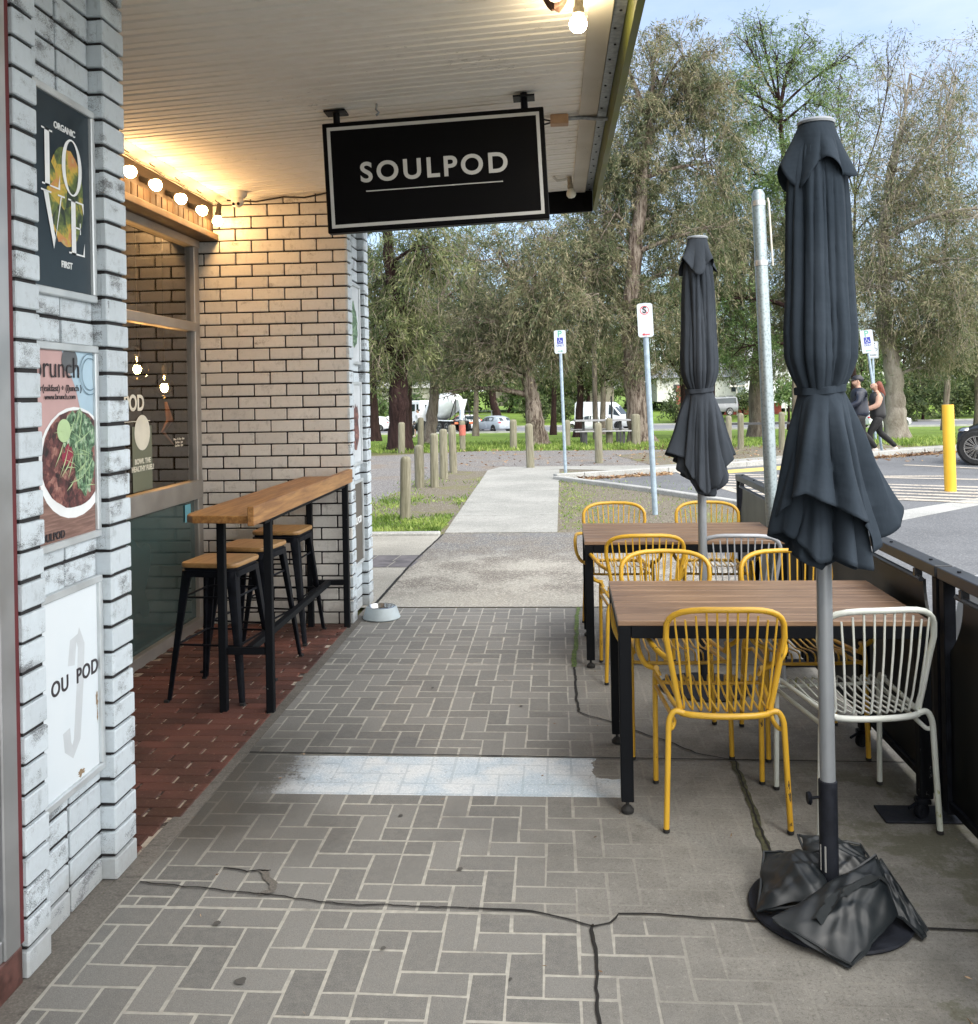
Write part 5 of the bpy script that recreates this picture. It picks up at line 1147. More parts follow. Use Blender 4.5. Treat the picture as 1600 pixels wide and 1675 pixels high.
b = MB(); ring = [(math.cos(2*math.pi*k/32), math.sin(2*math.pi*k/32)) for k in range(32)]; b.grid([[(x*.058, z*.058, 0) for x, z in ring], [(x*.050, z*.050, 0) for x, z in ring]], wrap=True, M=Mf(-.005, .13, 2)); b.tube([(-.04, .04, 0), (.04, -.04, 0)], .005, 4, M=Mf(-.005, .13, 1) @ Matrix.Diagonal((1, 1, .1, 1))); b.build('red_ring', MAT['s_red'], pl)
text('S', .115, Mf(-.005, .13, 3), MAT['s_black'], pl, 'letter_s', .003); arrow(lambda x, z, k: Mf(x, z-.185, k), .05, -.05, MAT['s_red'], pl); b = MB(); b.ball((.0, -.205, 0), (.006, .006, .002), 8, 4, Mf(0, 0, 2)); b.build('bolt', MAT['s_red'], pl)
p = spot(1443, 740, 23.6)
disabled((p.x, 23.6, .0), R(-6.6), 'leaning white accessible parking sign on a pale pole beside the two walkers', .30, .56, 2.72, 2.98, True)
t, pl, Mf = sign_post((spot(1432, 700, 30.).x, 30., gz(30)), 3.10, .32, .52, 2.80, 'small black and white bicycle path sign behind the leaning parking sign', R(-.8), pr=.035)
b = MB(); M_ = Mf(0, .06, 2) @ Matrix.Diagonal((1, 1, .08, 1))
for x in (-.07, .07): b.tube([(x+.048*math.cos(a), -.05+.048*math.sin(a), 0) for a in [2*math.pi*k/16 for k in range(16)]], .007, 4, closed=True, M=M_)
b.tube([(-.07, -.05, 0), (-.03, .03, 0), (.05, .03, 0), (.0, -.05, 0), (-.03, .03, 0)], .006, 4, M=M_); b.tube([(-.02, .05, 0), (.03, .10, 0), (.05, .05, 0)], .014, 5, M=M_); b.ball((.045, .135, 0), (.022, .022, .022), 8, 6, M_); b.tube([(.05, .03, 0), (.07, -.05, 0)], .006, 4, M=M_); b.build('bicycle_symbol', MAT['s_black'], pl)
text('SHARED', .055, Mf(0, -.16, 2), MAT['s_black'], pl, 'sign_word', .001); b = MB(); 
for (x0, z0, x1, z1) in ((-.145, .235, .145, .243), (-.145, -.243, .145, -.235), (-.145, -.235, -.138, .235), (.138, -.235, .145, .235)): b.poly([(x0, z0, 0), (x1, z0, 0), (x1, z1, 0), (x0, z1, 0)], Mf(0, 0, 1))
b.build('sign_border', MAT['s_black'], pl)
# ---- park picnic table
pc = spot(985, 715, 31); t = thing('picnic_table', 'grey steel framed picnic table with benches under the peeling gum', 'picnic table', (pc.x, 31, gz(31)), R(4)); gm = plain('park_slat', (.30, .30, .31), .7); gb = plain('park_frame', (.05, .05, .055), .6)
MB().bbox((-.9, -.35, .74), (.9, .35, .79), .01).build('tabletop', gm, t)
for y in (-.75, .75): MB().bbox((-.95, y-.15, .42), (.95, y+.15, .46), .01).build('bench', gm, t)
for x in (-.6, .6):
    for (y, h) in ((-.75, .42), (0, .74), (.75, .42)): MB().box((x-.04, y-.04, 0), (x+.04, y+.04, h)).build('leg', gb, t)
tag(MB().lathe([(.03, 0), (.03, 1.6)], 8, Matrix.Translation((spot(1001, 700, 33).x, 33, gz(33)))).build('thin_post', gb), 'thin black post beside the picnic table', 'post')
pw = spot(974, 690, 40); tag(MB().lathe([(.12, 0), (.10, 3.2), (.1, 9)], 10, Matrix.Translation((pw.x, 40, gz(40)))).build('power_pole', MAT['bark_grey'], smooth=True), 'plain grey power pole in front of the white van', 'pole')
# low rail behind the right hand bollards
pr_ = spot(1180, 712, 30); t = thing('low_rail', 'low dark rail fence behind the bollards right of the farther umbrella', 'fence', (pr_.x, 30, gz(30))); 
for x in (-.1, 1.5, 3.2): MB().box((x-.05, -.05, 0), (x+.05, .05, .75)).build('post', gb, t)
MB().box((-.1, -.04, .55), (3.2, .04, .62)).build('rail', gb, t)
# ---- vehicles
def paint(name, c, rough=.25): return plain(name, c, rough, 0, .05, 2, spec=.6)
def wheel(par, x, y, r, w_=.2, rim=True, spokes=10, rimmat=None):
    """wheel with its axle along y"""
    M_ = Matrix.Translation((x, y, r)) @ Matrix.Rotation(R(90), 4, 'X')
    wh = MB().lathe([(r*.68, -w_/2), (r*.93, -w_/2), (r, -w_*.36), (r, w_*.36), (r*.93, w_/2), (r*.68, w_/2)], 32, M_, False, False).build('wheel', MAT['rubber'], par, smooth=True, sharp=40)
    b = MB(); s_ = 1 if y < 0 else -1
    q = [[(r*k*math.cos(a), r*k*math.sin(a), s_*(w_/2-d)) for a in [2*math.pi*i/32 for i in range(32)]] for k, d in ((.70, -.004), (.64, -.004), (.66, .034), (.02, .036))]; b.grid(q[:2], wrap=True, M=M_)
    for i in range(spokes):
        a = 2*math.pi*i/spokes; ca, sa = math.cos(a), math.sin(a); wv = .035*r/.33
        for aa in (a-.07, a+.07):
            b.add([(r*.08*math.cos(aa)-wv*.4*sa*0, r*.08*math.sin(aa), s_*(w_/2-.015)), (r*.66*math.cos(aa-.035), r*.66*math.sin(aa-.035), s_*(w_/2-.004)), (r*.66*math.cos(aa+.035), r*.66*math.sin(aa+.035), s_*(w_/2-.004)), (r*.08*math.cos(aa+.3), r*.08*math.sin(aa+.3), s_*(w_/2-.015))], [(0, 1, 2, 3)], M_)
    b.lathe([(r*.13, s_*(w_/2-.012)), (r*.11, s_*(w_/2+.002))], 16, M_); b.build('rim', rimmat or MAT['steel'], wh); 
    b = MB(); b.grid(q[2:], wrap=True, M=M_); b.build('wheel_well_disc', MAT['rubber'], wh); return wh
def car(name, label, cat, loc, rz, mat, sec, W=1.76, wr=.32, axles=(1.3, -1.25), glass_bands=None, group=None, extras=None, spokes=8):
    """sec: stations from nose (+x) to tail: (x, z_low, z_belt, z_roof, half width at belt, half width at roof)"""
    t = thing(name, label, cat, loc, rz, group)
    rows = []; stn = sorted(sec, key=lambda q: -q[0])
    for (x, zl, zb, zr, wb, wt) in stn:
        rows.append([(x, -wb*.90, zl), (x, -wb, zl+.12), (x, -wb*1.01, (zl+zb)/2+.05), (x, -wb*.97, zb), (x, -wt, zr-.03 if zr > zb+.05 else zb+.005), (x, -wt*.85, zr), (x, 0, zr+.015), (x, wt*.85, zr), (x, wt, zr-.03 if zr > zb+.05 else zb+.005), (x, wb*.97, zb), (x, wb*1.01, (zl+zb)/2+.05), (x, wb, zl+.12), (x, wb*.90, zl)])
    b = MB(); b.grid(rows, wrap=True); b.poly(rows[0]); b.poly(rows[-1][::-1]); body = b.build('body', mat, t, smooth=True, sharp=38)
    # side glass: quads offset from the pillars between belt and roof
    g = MB()
    for i in range(len(stn)-1):
        a, c = stn[i], stn[i+1]
        ha, hc = a[3]-a[2], c[3]-c[2]
        if glass_bands and not any(lo <= (a[0]+c[0])/2 <= hi for lo, hi in glass_bands): continue
        if max(ha, hc) < .2: continue
        for s_ in (-1, 1):
            def pt(q, f, dx=0): return (q[0]+dx, s_*(lerp(q[4]*.97, q[5], f)+.008), lerp(q[2], q[3]-.03, f))
            fa = (.08, .88) if ha > .2 else (.02, .05); fc = (.08, .88) if hc > .2 else (.02, .05)
            g.add([pt(a, fa[0], -.02), pt(c, fc[0], .02), pt(c, fc[1], .02), pt(a, fa[1], -.02)], [(0, 1, 2, 3)])
    if g.v: g.build('side_windows', MAT['car_glass'], t)
    for ax in axles:
        for s_ in (-1, 1): wheel(t, ax, s_*(W/2-.05), wr, .2, spokes=spokes)
        for s_ in (-1, 1):
            MB().lathe([(wr*1.10, -.012), (wr*1.10, .012)], 28, Matrix.Translation((ax, s_*(W/2-.004), wr*1.02)) @ Matrix.Rotation(R(90), 4, 'X')).build('wheel_arch', MAT['rubber'], t)
    return t, body
def quad(par, name, mat, pts): return MB().poly(pts).build(name, mat, par)
hatch = [(2.05, .30, .55, .60, .70, .62), (1.95, .22, .66, .70, .82, .74), (1.2, .20, .84, .92, .88, .80), (.85, .20, .88, .96, .88, .76), (.2, .20, .92, 1.38, .88, .64), (-.3, .20, .93, 1.46, .88, .64), (-1.1, .20, .94, 1.42, .88, .62), (-1.7, .20, .96, 1.28, .87, .60), (-2.0, .24, .92, 1.0, .82, .66), (-2.08, .32, .62, .66, .76, .66)]
def hatchback(label, loc, rz, mat, group=None):
    t, body = car('parked_car', label, 'car', loc, rz, mat, hatch, glass_bands=[(-1.75, .9)], group=group)
    quad(t, 'windscreen', MAT['car_glass'], [(.83, -.62, 1.0), (.83, .62, 1.0), (.24, .56, 1.37), (.24, -.56, 1.37)]); quad(t, 'rear_window', MAT['car_glass'], [(-1.99, -.6, 1.02), (-1.99, .6, 1.02), (-1.72, .54, 1.27), (-1.72, -.54, 1.27)])
    for s_ in (-1, 1):
        MB().ball((1.93, s_*.64, .66), (.10, .16, .07), 12, 8).build('headlight', MAT['steel'], t, smooth=True); MB().ball((-2.0, s_*.66, .86), (.07, .16, .09), 12, 8).build('tail_light', MAT['s_red'], t, smooth=True)
    quad(t, 'number_plate', MAT['sign_plate'], [(-2.095, -.18, .48), (-2.095, .18, .48), (-2.095, .18, .60), (-2.095, -.18, .60)]); return t
def at_road(px, d): q = spot(px, 700, d); return (q.x, d, gz(d)+(.015))
silver = paint('silver_paint', (.34, .38, .43)); whitep = paint('white_paint', (.72, .74, .75)); blackp = paint('black_paint', (.003, .003, .004), .12); orange = paint('orange_paint', (.62, .16, .07))
hatchback('silver hatchback on the road, right of the cement mixer', at_road(806, 88), R(130), silver)
hatchback('white car on the road between cement mixer and silver hatchback', at_road(768, 92), R(-60), whitep)
hatchback('white car half hidden beyond the dark trunk at far left', at_road(636, 94), R(200), whitep); hatchback('small white car seen beside the far pillar edge', at_road(607, 93), R(170), whitep)
hatchback('white hatchback in front of the white van', at_road(962, 86.2), R(165), whitep)
hatchback('white car glimpsed behind the woman near the pale trunk', at_road(1447, 80), R(20), whitep)
# van
t, body = car('delivery_van', 'white high roofed delivery van on the road by the power pole', 'van', at_road(990, 89.5), R(-28), whitep,
    [(2.75, .35, .75, .80, .80, .70), (2.65, .28, 1.05, 1.12, .92, .80), (2.0, .26, 1.22, 1.35, .97, .84), (1.25, .26, 1.3, 2.15, .98, .80), (.8, .26, 1.3, 2.5, .98, .80), (-2.6, .26, 1.3, 2.55, .98, .82), (-2.72, .32, 1.3, 2.45, .95, .8)], W=1.98, wr=.36, axles=(1.75, -1.7), glass_bands=[(.7, 1.9)])
quad(t, 'windscreen', MAT['car_glass'], [(1.99, -.74, 1.38), (1.99, .74, 1.38), (1.29, .70, 2.12), (1.29, -.70, 2.12)]); quad(t, 'grille', MAT['rubber'], [(2.78, -.5, .5), (2.78, .5, .5), (2.70, .5, .85), (2.70, -.5, .85)])
for s_ in (-1, 1): MB().ball((2.62, s_*.74, .98), (.08, .16, .12), 12, 8).build('headlight', MAT['steel'], t, smooth=True)
# cement mixer
t = thing('cement_mixer_truck', 'white cement mixer truck with tilted drum on the road', 'truck', at_road(722, 90), R(128))
MB().bbox((-3.9, -.42, .75), (3.6, .42, 1.0), .02).build('chassis', MAT['rubber'], t)
c = MB(); c.bbox((2.0, -1.2, .8), (4.1, 1.2, 2.95), .12); cab = c.build('cab', whitep, t, smooth=True, sharp=30)
quad(cab, 'windscreen', MAT['car_glass'], [(4.115, -1.0, 1.85), (4.115, 1.0, 1.85), (4.115, 1.0, 2.7), (4.115, -1.0, 2.7)])
for s_ in (-1, 1): quad(cab, 'window', MAT['car_glass'], [(2.9, s_*1.21, 1.95), (3.8, s_*1.21, 1.85), (3.8, s_*1.21, 2.6), (2.9, s_*1.21, 2.6)]); quad(cab, 'window', MAT['car_glass'], [(2.2, s_*1.21, 2.0), (2.6, s_*1.21, 2.0), (2.6, s_*1.21, 2.6), (2.2, s_*1.21, 2.6)])
quad(cab, 'rear_window', MAT['car_glass'], [(1.99, -.6, 2.0), (1.99, .6, 2.0), (1.99, .6, 2.55), (1.99, -.6, 2.55)])
Md = Matrix.Translation((1.7, 0, 1.85)) @ Matrix.Rotation(R(-90-(-13)), 4, 'Y') 
dr = MB().lathe([(.3, 0), (.85, .15), (1.12, .9), (1.25, 1.9), (1.22, 2.6), (1.0, 3.7), (.62, 4.7), (.60, 4.8)], 36, Md).build('drum', whitep, t, smooth=True, sharp=50)
MB().lathe([(1.265, 1.95), (1.27, 2.0), (1.27, 2.2), (1.255, 2.25)], 36, Md, False, False).build('drum_ring', silver, dr, smooth=True)
b = MB(); b.lathe([(.55, 4.78), (.35, 4.3)], 20, Md, False, False); b.build('drum_mouth', MAT['rubber'], dr)
b = MB(); b.add([(-3.1, -.45, 2.9), (-3.1, .45, 2.9), (-3.9, .5, 3.05), (-3.9, -.5, 3.05), (-3.4, -.2, 2.0), (-3.4, .2, 2.0), (-3.8, .2, 2.0), (-3.8, -.2, 2.0)], [(0, 4, 5, 1), (1, 5, 6, 2), (2, 6, 7, 3), (3, 7, 4, 0)]); b.build('hopper', whitep, t)
MB().tube([(-3.7, 0, 2.0), (-4.0, .2, 1.5), (-4.3, .5, 1.05)], [.25, .22, .2], 10).build('chute', silver, t, smooth=True)
b = MB(); 
for s_ in (-1, 1): b.tube([(-2.9, s_*.9, 1.0), (-3.4, s_*.5, 3.0)], .05, 6); b.tube([(-3.9, s_*.9, 1.0), (-3.6, s_*.6, 3.1)], .05, 6)
b.build('drum_stand', MAT['rubber'], t)
for x in (3.1, 1.6, -1.6, -2.9):
    for s_ in (-1, 1): wheel(t, x, s_*1.05, .5, .32, spokes=6)
for s_ in (-1, 1): MB().bbox((-3.6, s_*1.05-.2, 1.02), (-.9, s_*1.05+.2, 1.12), .03).build('mudguard', whitep, t); MB().bbox((-4.05, s_*.8-.2, .75), (-3.95, s_*.8+.2, .95), .02).build('tail_light', orange, t)
# orange tail of a vehicle between the mixer and the white car
t = hatchback('orange car partly hidden behind the cement mixer', at_road(757, 93.5), R(140), orange)
# 4wd with spare wheel
pz = spot(1180, 682, 96); zz = -.95; 
t, body = car('parked_car', 'silver four wheel drive with spare wheel on its tail by the red wall', 'car', (pz.x, 100, -1.2), R(198), paint('pale_silver', (.20, .21, .22)),
    [(2.3, .45, .9, .95, .80, .72), (2.2, .4, 1.05, 1.10, .9, .80), (1.0, .4, 1.15, 1.2, .92, .82), (.5, .4, 1.2, 1.85, .92, .72), (-2.1, .4, 1.2, 1.95, .92, .74), (-2.25, .45, 1.15, 1.8, .9, .7)], W=1.9, wr=.4, glass_bands=[(-2.0, .9)])
MB().lathe([(.37, -.1), (.37, .1)], 24, Matrix.Translation((-2.4, .25, 1.05)) @ Matrix.Rotation(R(90), 4, 'Y')).build('spare_wheel', MAT['rubber'], t, smooth=True)
quad(t, 'rear_window', MAT['car_glass'], [(-2.255, -.65, 1.25), (-2.255, .65, 1.25), (-2.2, .6, 1.75), (-2.2, -.6, 1.75)])
b = MB(); 
for x in (.1, -.9, -1.8): b.tube([(x, -.7, 2.02), (x, .7, 2.02)], .03, 6)
b.build('roof_bars', MAT['rubber'], t)
for s_ in (-1, 1): MB().bbox((-2.27, s_*.8-.08, .9), (-2.24, s_*.8+.08, 1.1), .01).build('tail_light', MAT['s_red'], t)
# black car, right edge: nose to the left, seen from its side
t, body = car('parked_car', 'glossy black car cut by the right edge, multi-spoke alloy wheel showing', 'car', (10.45, 19.45, 0.004), R(150), blackp,
    [(2.25, .30, .48, .52, .55, .45), (2.20, .22, .60, .66, .78, .66), (1.90, .20, .72, .80, .88, .78), (1.1, .20, .86, .98, .92, .80), (.75, .20, .90, 1.03, .92, .76), (0, .20, .94, 1.42, .92, .62), (-.8, .20, .95, 1.45, .92, .62), (-1.7, .20, .97, 1.18, .90, .62), (-2.2, .24, .95, 1.0, .84, .7), (-2.35, .35, .7, .74, .75, .65)], W=1.86, wr=.345, axles=(1.82, -1.2), glass_bands=[(-1.6, .7)], spokes=14)
MB().ball((2.05, .62, .68), (.16, .20, .07), 14, 8).build('headlight', MAT['steel'], t, smooth=True)
quad(t, 'windscreen', MAT['car_glass'], [(.74, -.66, 1.05), (.74, .66, 1.05), (.05, .56, 1.41), (.05, -.56, 1.41)])
# white car parked just beyond the barrier at the right edge
t, body = car('parked_car', 'white bonnet of a car parked just beyond the barrier, right edge', 'car', (2.80, 2.72, .004), R(90), whitep,
    [(2.15, .30, .55, .60, .70, .62), (2.05, .22, .66, .72, .86, .78), (1.2, .20, .84, .90, .90, .80), (.85, .20, .88, .95, .90, .76), (.2, .20, .92, 1.38, .90, .64), (-1.1, .20, .94, 1.42, .90, .62), (-1.7, .20, .96, 1.28, .88, .60), (-2.0, .24, .92, 1.0, .82, .66), (-2.08, .32, .62, .66, .76, .66)], W=1.8, glass_bands=[(-1.75, .9)])
quad(t, 'windscreen', MAT['car_glass'], [(.83, -.66, .99), (.83, .66, .99), (.24, .58, 1.37), (.24, -.58, 1.37)])
for s_ in (-1, 1): MB().ball((2.0, s_*.68, .62), (.12, .16, .07), 12, 8).build('headlight', MAT['steel'], t, smooth=True)
# ---- far houses and walls
t = thing('red_wall', 'low red painted garden wall beyond the road', 'garden wall', (spot(1215, 690, 106).x, 106, -1.3)); MB().bbox((-7, -.1, 0), (4.2, .1, 1.25), .02).build('wall', plain('red_brick_wall', (.24, .05, .035), .8, scale=3, var=.3), t); MB().bbox((-7.2, -.2, 0), (-4.6, .2, 3.3), .02).build('pier', plain('red_pier', (.26, .06, .04), .8), t)
def house(label, px, y, W, D, Hh, wallc, roofc, z0=-1.0):
    q = spot(px, 690, y); t = thing('house', label, 'house', (q.x, y, z0)); MB().box((-W/2, 0, 0), (W/2, D, Hh)).build('wall', plain('house_wall', wallc, .8), t)
    MB().add([(-W/2-.6, -.6, Hh), (W/2+.6, -.6, Hh), (W/2+.6, D+.6, Hh), (-W/2-.6, D+.6, Hh), (-W/2+2.5, D/2, Hh+2.2), (W/2-2.5, D/2, Hh+2.2)], [(0, 1, 5, 4), (1, 2, 5), (2, 3, 4, 5), (3, 0, 4), (3, 2, 1, 0)]).build('roof', plain('house_roof', roofc, .8), t)
    for x in (-W*.3, W*.2):
        f = MB().box((x-.9, -.04, 1.0), (x+.9, -.0, 2.2)).build('window', MAT['white_plastic'], t); MB().box((x-.8, -.06, 1.1), (x+.8, -.045, 2.1)).build('pane', MAT['car_glass'], f)
house('low white house with grey roof behind the four wheel drive', 1170, 118, 14, 9, 2.9, (.60, .60, .56), (.20, .21, .22), .1)
house('white two storey gable glimpsed left of the near umbrella', 1285, 112, 9, 9, 5.6, (.66, .68, .68), (.55, .56, .58), -.8)
house('pale roofed house far back between trunks at centre', 905, 125, 16, 9, 3.0, (.45, .40, .33), (.50, .48, .44), -.2)
house('house with pale roof far left beyond the trees', 632, 125, 16, 9, 2.8, (.50, .48, .42), (.55, .55, .53), -.4)
t = thing('carport_frame', 'thin white carport posts by the red wall', 'carport', (spot(1213, 690, 103).x, 103, -1.35)); 
for x in (-.5, 4.6): MB().box((x, -.05, 0), (x+.12, .05, 3.1)).build('post', MAT['white_plastic'], t)
MB().box((-1.2, -.3, 3.1), (6, 3, 3.3)).build('roof', MAT['white_plastic'], t)
t = thing('mesh_fence', 'pale wire fence beyond the road at far left', 'fence', (spot(640, 690, 101).x, 101, -1.6)); 
for k in range(8): MB().box((-6+k*2.4, -.04, 0), (-5.92+k*2.4, .04, 1.3)).build('post', MAT['galv'], t)
b = MB(); 
for z in (.3, .6, .9, 1.25): b.box((-6, -.01, z), (11, .01, z+.03))
b.build('rail', MAT['galv'], t)
# ================================================================== VEGETATION
def fast_quads(name, V, mat, parent=None, nper=4):
    """V: (n, nper, 3) array of separate faces"""
    n = len(V); me = bpy.data.meshes.new(name); me.vertices.add(n*nper); me.loops.add(n*nper); me.polygons.add(n)
    me.vertices.foreach_set('co', V.astype(np.float32).ravel()); me.loops.foreach_set('vertex_index', np.arange(n*nper, dtype=np.int32))
    me.polygons.foreach_set('loop_start', np.arange(0, n*nper, nper, dtype=np.int32)); me.update(calc_edges=True); me.materials.append(mat)
    o = bpy.data.objects.new(name, me); COL.objects.link(o); o.parent = parent; return o
def leaves(P, D, ln, wd, rs):
    """diamond leaves from points P along directions D"""
    n = len(P); D = D/np.linalg.norm(D, axis=1, keepdims=True); S_ = np.cross(D, rs.normal(size=(n, 3))); S_ /= np.linalg.norm(S_, axis=1, keepdims=True)
    l = ln*rs.uniform(.6, 1.3, (n, 1)); w_ = wd*rs.uniform(.6, 1.25, (n, 1)); bend = rs.normal(size=(n, 3))*.12*l
    return np.stack([P, P+D*l*.42+S_*w_*.5+bend*.4, P+D*l+bend, P+D*l*.42-S_*w_*.5+bend*.4], 1)
def tree(label, Y, trunk, r0, lobes, leafm, barkm, seed, dens=1., ln=.17, wd=.034, droop=.75, name='gum_tree', group=None, limbs=None, twig=True, cat='tree', depth=1., strand=.7, nsub=9, taper=.35, zoff=0., tw=MAT['twig'], low=2.0):
    rs = np.random.RandomState(seed); rg = random.Random(seed)
    z_at = gz(Y)-.05+zoff
    P = [spot(px, py, Y) for px, py in trunk]; base = Vector((P[0].x, Y, z_at)); P[0] = base.copy()
    t = thing(name, label, cat, base, 0, group); B = base
    for i in range(1, len(P)): P[i].y += rg.uniform(-.3, .3)
    # trunk, smoothly resampled, with root flare
    pts = []
    for a, c in zip(P, P[1:]):
        for k in range(5): pts.append(a.lerp(c, k/5))
    pts.append(P[-1]); n = len(pts); rad = [r0*(1.35 if i == 0 else 1.12 if i == 1 else lerp(1, taper, i/n))*(1+rg.uniform(-.05, .05)) for i in range(n)]
    pts = [p+Vector((rg.uniform(-1, 1), rg.uniform(-1, 1), 0))*r0*.10*(i > 1)-B for i, p in enumerate(pts)]
    b = MB(); b.tube(pts, rad, 14)
    tr = b.build('trunk', barkm, t, smooth=True, sharp=80)
    LB = MB(); tips = []
    s_ = Y/F
    for li, lb in enumerate(lobes):
        px, py, rp = lb[:3]; wgt = lb[3] if len(lb) > 3 else 1.
        c = spot(px, py, Y); rr = rp*s_; c.y += rg.uniform(-1, 1)*rr*1.1*depth; c -= B
        # limb from the nearest suitable trunk point below the lobe
        cand = [(abs((p-c).length)+(2.5*max(0, p.z-c.z+rr*.3)), i) for i, p in enumerate(pts) if i > n*.28]
        i0 = min(cand)[1]; s0 = pts[i0]; d = c-s0
        mid = s0+d*.5+Vector((rg.uniform(-.15, .15), rg.uniform(-.15, .15), rg.uniform(-.05, .2)))*d.length
        L_ = [s0*(1-q)**2+mid*2*q*(1-q)+c*q*q for q in [k/7 for k in range(8)]]
        lr = min(rad[i0]*.75, .030+.028*d.length); LB.tube(L_, [lerp(lr, .028, q/7) for q in range(8)], 8)
        for k in range(nsub):
            q0 = rg.choice(L_[3:]); u = Vector(rs.normal(size=3)); u.normalize(); u *= rr*rg.uniform(.35, 1.0)**.5; e = c+Vector((u.x, u.y, u.z*.95))
            m_ = (q0+e)/2+Vector(rs.normal(size=3))*rr*.14; S2 = [q0*(1-q)**2+m_*2*q*(1-q)+e*q*q for q in [j/4 for j in range(5)]]
            LB.tube(S2, [.026, .021, .016, .012, .008], 5, cap=False)
            for j in range(4):
                v = S2[rg.randint(2, 4)]; f = v+Vector(rs.normal(size=3))*rr*.24; LB.tube([v, (v+f)/2+Vector(rs.normal(size=3))*rr*.05, f], [.010, .007, .004], 4, cap=False)
                tips.append((f, rr, wgt, c))
    LB.build('limbs', barkm, t, smooth=True, sharp=80)
    # drooping strands of leaves at every tip
    TP = np.array([tuple(x[0]) for x in tips]); RR = np.array([x[1] for x in tips]); WG = np.array([x[2] for x in tips]); CC = np.array([tuple(x[3]) for x in tips])
    per = dens*WG*RR**2*np.pi*2.7/(ln*wd*.55)/(nsub*4)
    SN = 5; Ps = []; Ds = []; Tw = []
    for i in range(len(TP)):
        m_ = int(per[i]*rs.uniform(.25, 1.9))+1; k = SN; st = TP[i]+rs.normal(size=(k, 3))*RR[i]*.09
        out = (TP[i]-CC[i]); out = out/(np.linalg.norm(out)+1e-6)
        dr = out*rs.uniform(.1, .7, (k, 1))+rs.normal(size=(k, 3))*.45; dr /= np.linalg.norm(dr, axis=1, keepdims=True); L_ = strand*rs.uniform(.5, 1.5, (k, 1))*min(1.2, RR[i])
        which = rs.randint(0, k, m_); q = rs.uniform(0, 1, (m_, 1))
        p = st[which]+dr[which]*L_[which]*q+np.array([0, 0, -1.])*droop*L_[which]*q**1.8+rs.normal(size=(m_, 3))*.06*(ln/.2)
        Ps.append(p); Ds.append(dr[which]*.5+np.array([0, 0, -1.])*droop*(.4+q*.8)+rs.normal(size=(m_, 3))*.55)
        if twig:
            for j in range(3):
                prev = st[j]
                for qq in (.33, .66, 1.):
                    cur = st[j]+dr[j]*L_[j]*qq+np.array([0, 0, -1.])*droop*L_[j]*qq**1.8
                    w_ = np.cross(cur-prev, rs.normal(size=3)); w_ = w_/(np.linalg.norm(w_)+1e-9)*(.008-.004*qq)*(1 if ln < .3 else 1.5); Tw.append([prev-w_, prev+w_, cur+w_*.7, cur-w_*.7]); prev = cur
    P_, D_ = np.concatenate(Ps), np.concatenate(Ds)
    if low is not None:
        k_ = (P_[:, 2]+B.z) > low+rs.normal(size=len(P_))*.30; P_, D_ = P_[k_], D_[k_]
    fast_quads('foliage', leaves(P_, D_, ln, wd, rs), leafm, t)
    if twig and Tw and low is not None: Tw = [q for q in Tw if q[3][2]+B.z > low]
    if twig and Tw: fast_quads('twigs', np.array(Tw), tw, t)
    return t
GM = 'tall gums on the lawn'
tree('dark barked tree with a thick blackish trunk at the left of the lawn', 27.6, [(655, 738), (654, 660), (650, 590), (644, 500), (638, 420), (628, 320)], .33,
     [(640, 350, 80, 1.1), (690, 410, 60), (620, 450, 55), (640, 560, 55, 1.1), (720, 430, 50), (615, 600, 40), (670, 500, 50), (625, 520, 45), (690, 560, 42), (640, 640, 26, .7)], MAT['leaf_olive'], MAT['bark_dark'], 1, .85, group=GM)
tree('slim pale trunked gum leaning behind the dark tree', 36, [(703, 714), (705, 680), (709, 640), (713, 580), (720, 500)], .26, [(720, 500, 70), (760, 470, 55), (690, 520, 55), (740, 560, 60), (700, 600, 45, .8), (760, 400, 45, .6)], MAT['leaf_brown'], MAT['bark_grey'], 2, .8, group=GM)
tree('spreading grey gum with low forked limbs behind the path', 31.2, [(882, 722), (876, 690), (870, 655), (864, 620), (856, 560), (870, 480)], .34,
     [(800, 500, 75), (880, 450, 75), (745, 590, 60), (830, 560, 62), (930, 505, 62), (820, 420, 62, .8), (905, 390, 62, .8), (775, 520, 60), (700, 560, 50), (860, 520, 55), (950, 430, 55, .8), (920, 580, 40), (735, 640, 30, .6), (860, 610, 34, .6), (800, 610, 40, .6)], MAT['leaf_brown'], MAT['bark_peel'], 3, .8, group=GM)
tree('tallest gum with a thick peeling trunk beside the picnic table', 32.5, [(1050, 722), (1043, 680), (1037, 620), (1031, 540), (1034, 440), (1048, 320), (1062, 200)], .43,
     [(1075, 120, 62, .9), (1020, 170, 70), (1120, 190, 78), (1040, 270, 85), (1000, 350, 78), (1090, 330, 80), (1160, 270, 68), (1010, 450, 70), (1090, 440, 75), (960, 500, 58), (1060, 540, 60), (1150, 380, 62), (1110, 110, 52, .8), (980, 400, 60), (1015, 590, 40, .8), (1180, 140, 50, .8), (1060, 60, 34, .8), (1010, 90, 42, .8), (1150, 90, 36, .7), (1065, 610, 34, .7), (1000, 260, 50)], MAT['leaf_brown'], MAT['bark_peel'], 4, .85, group=GM)
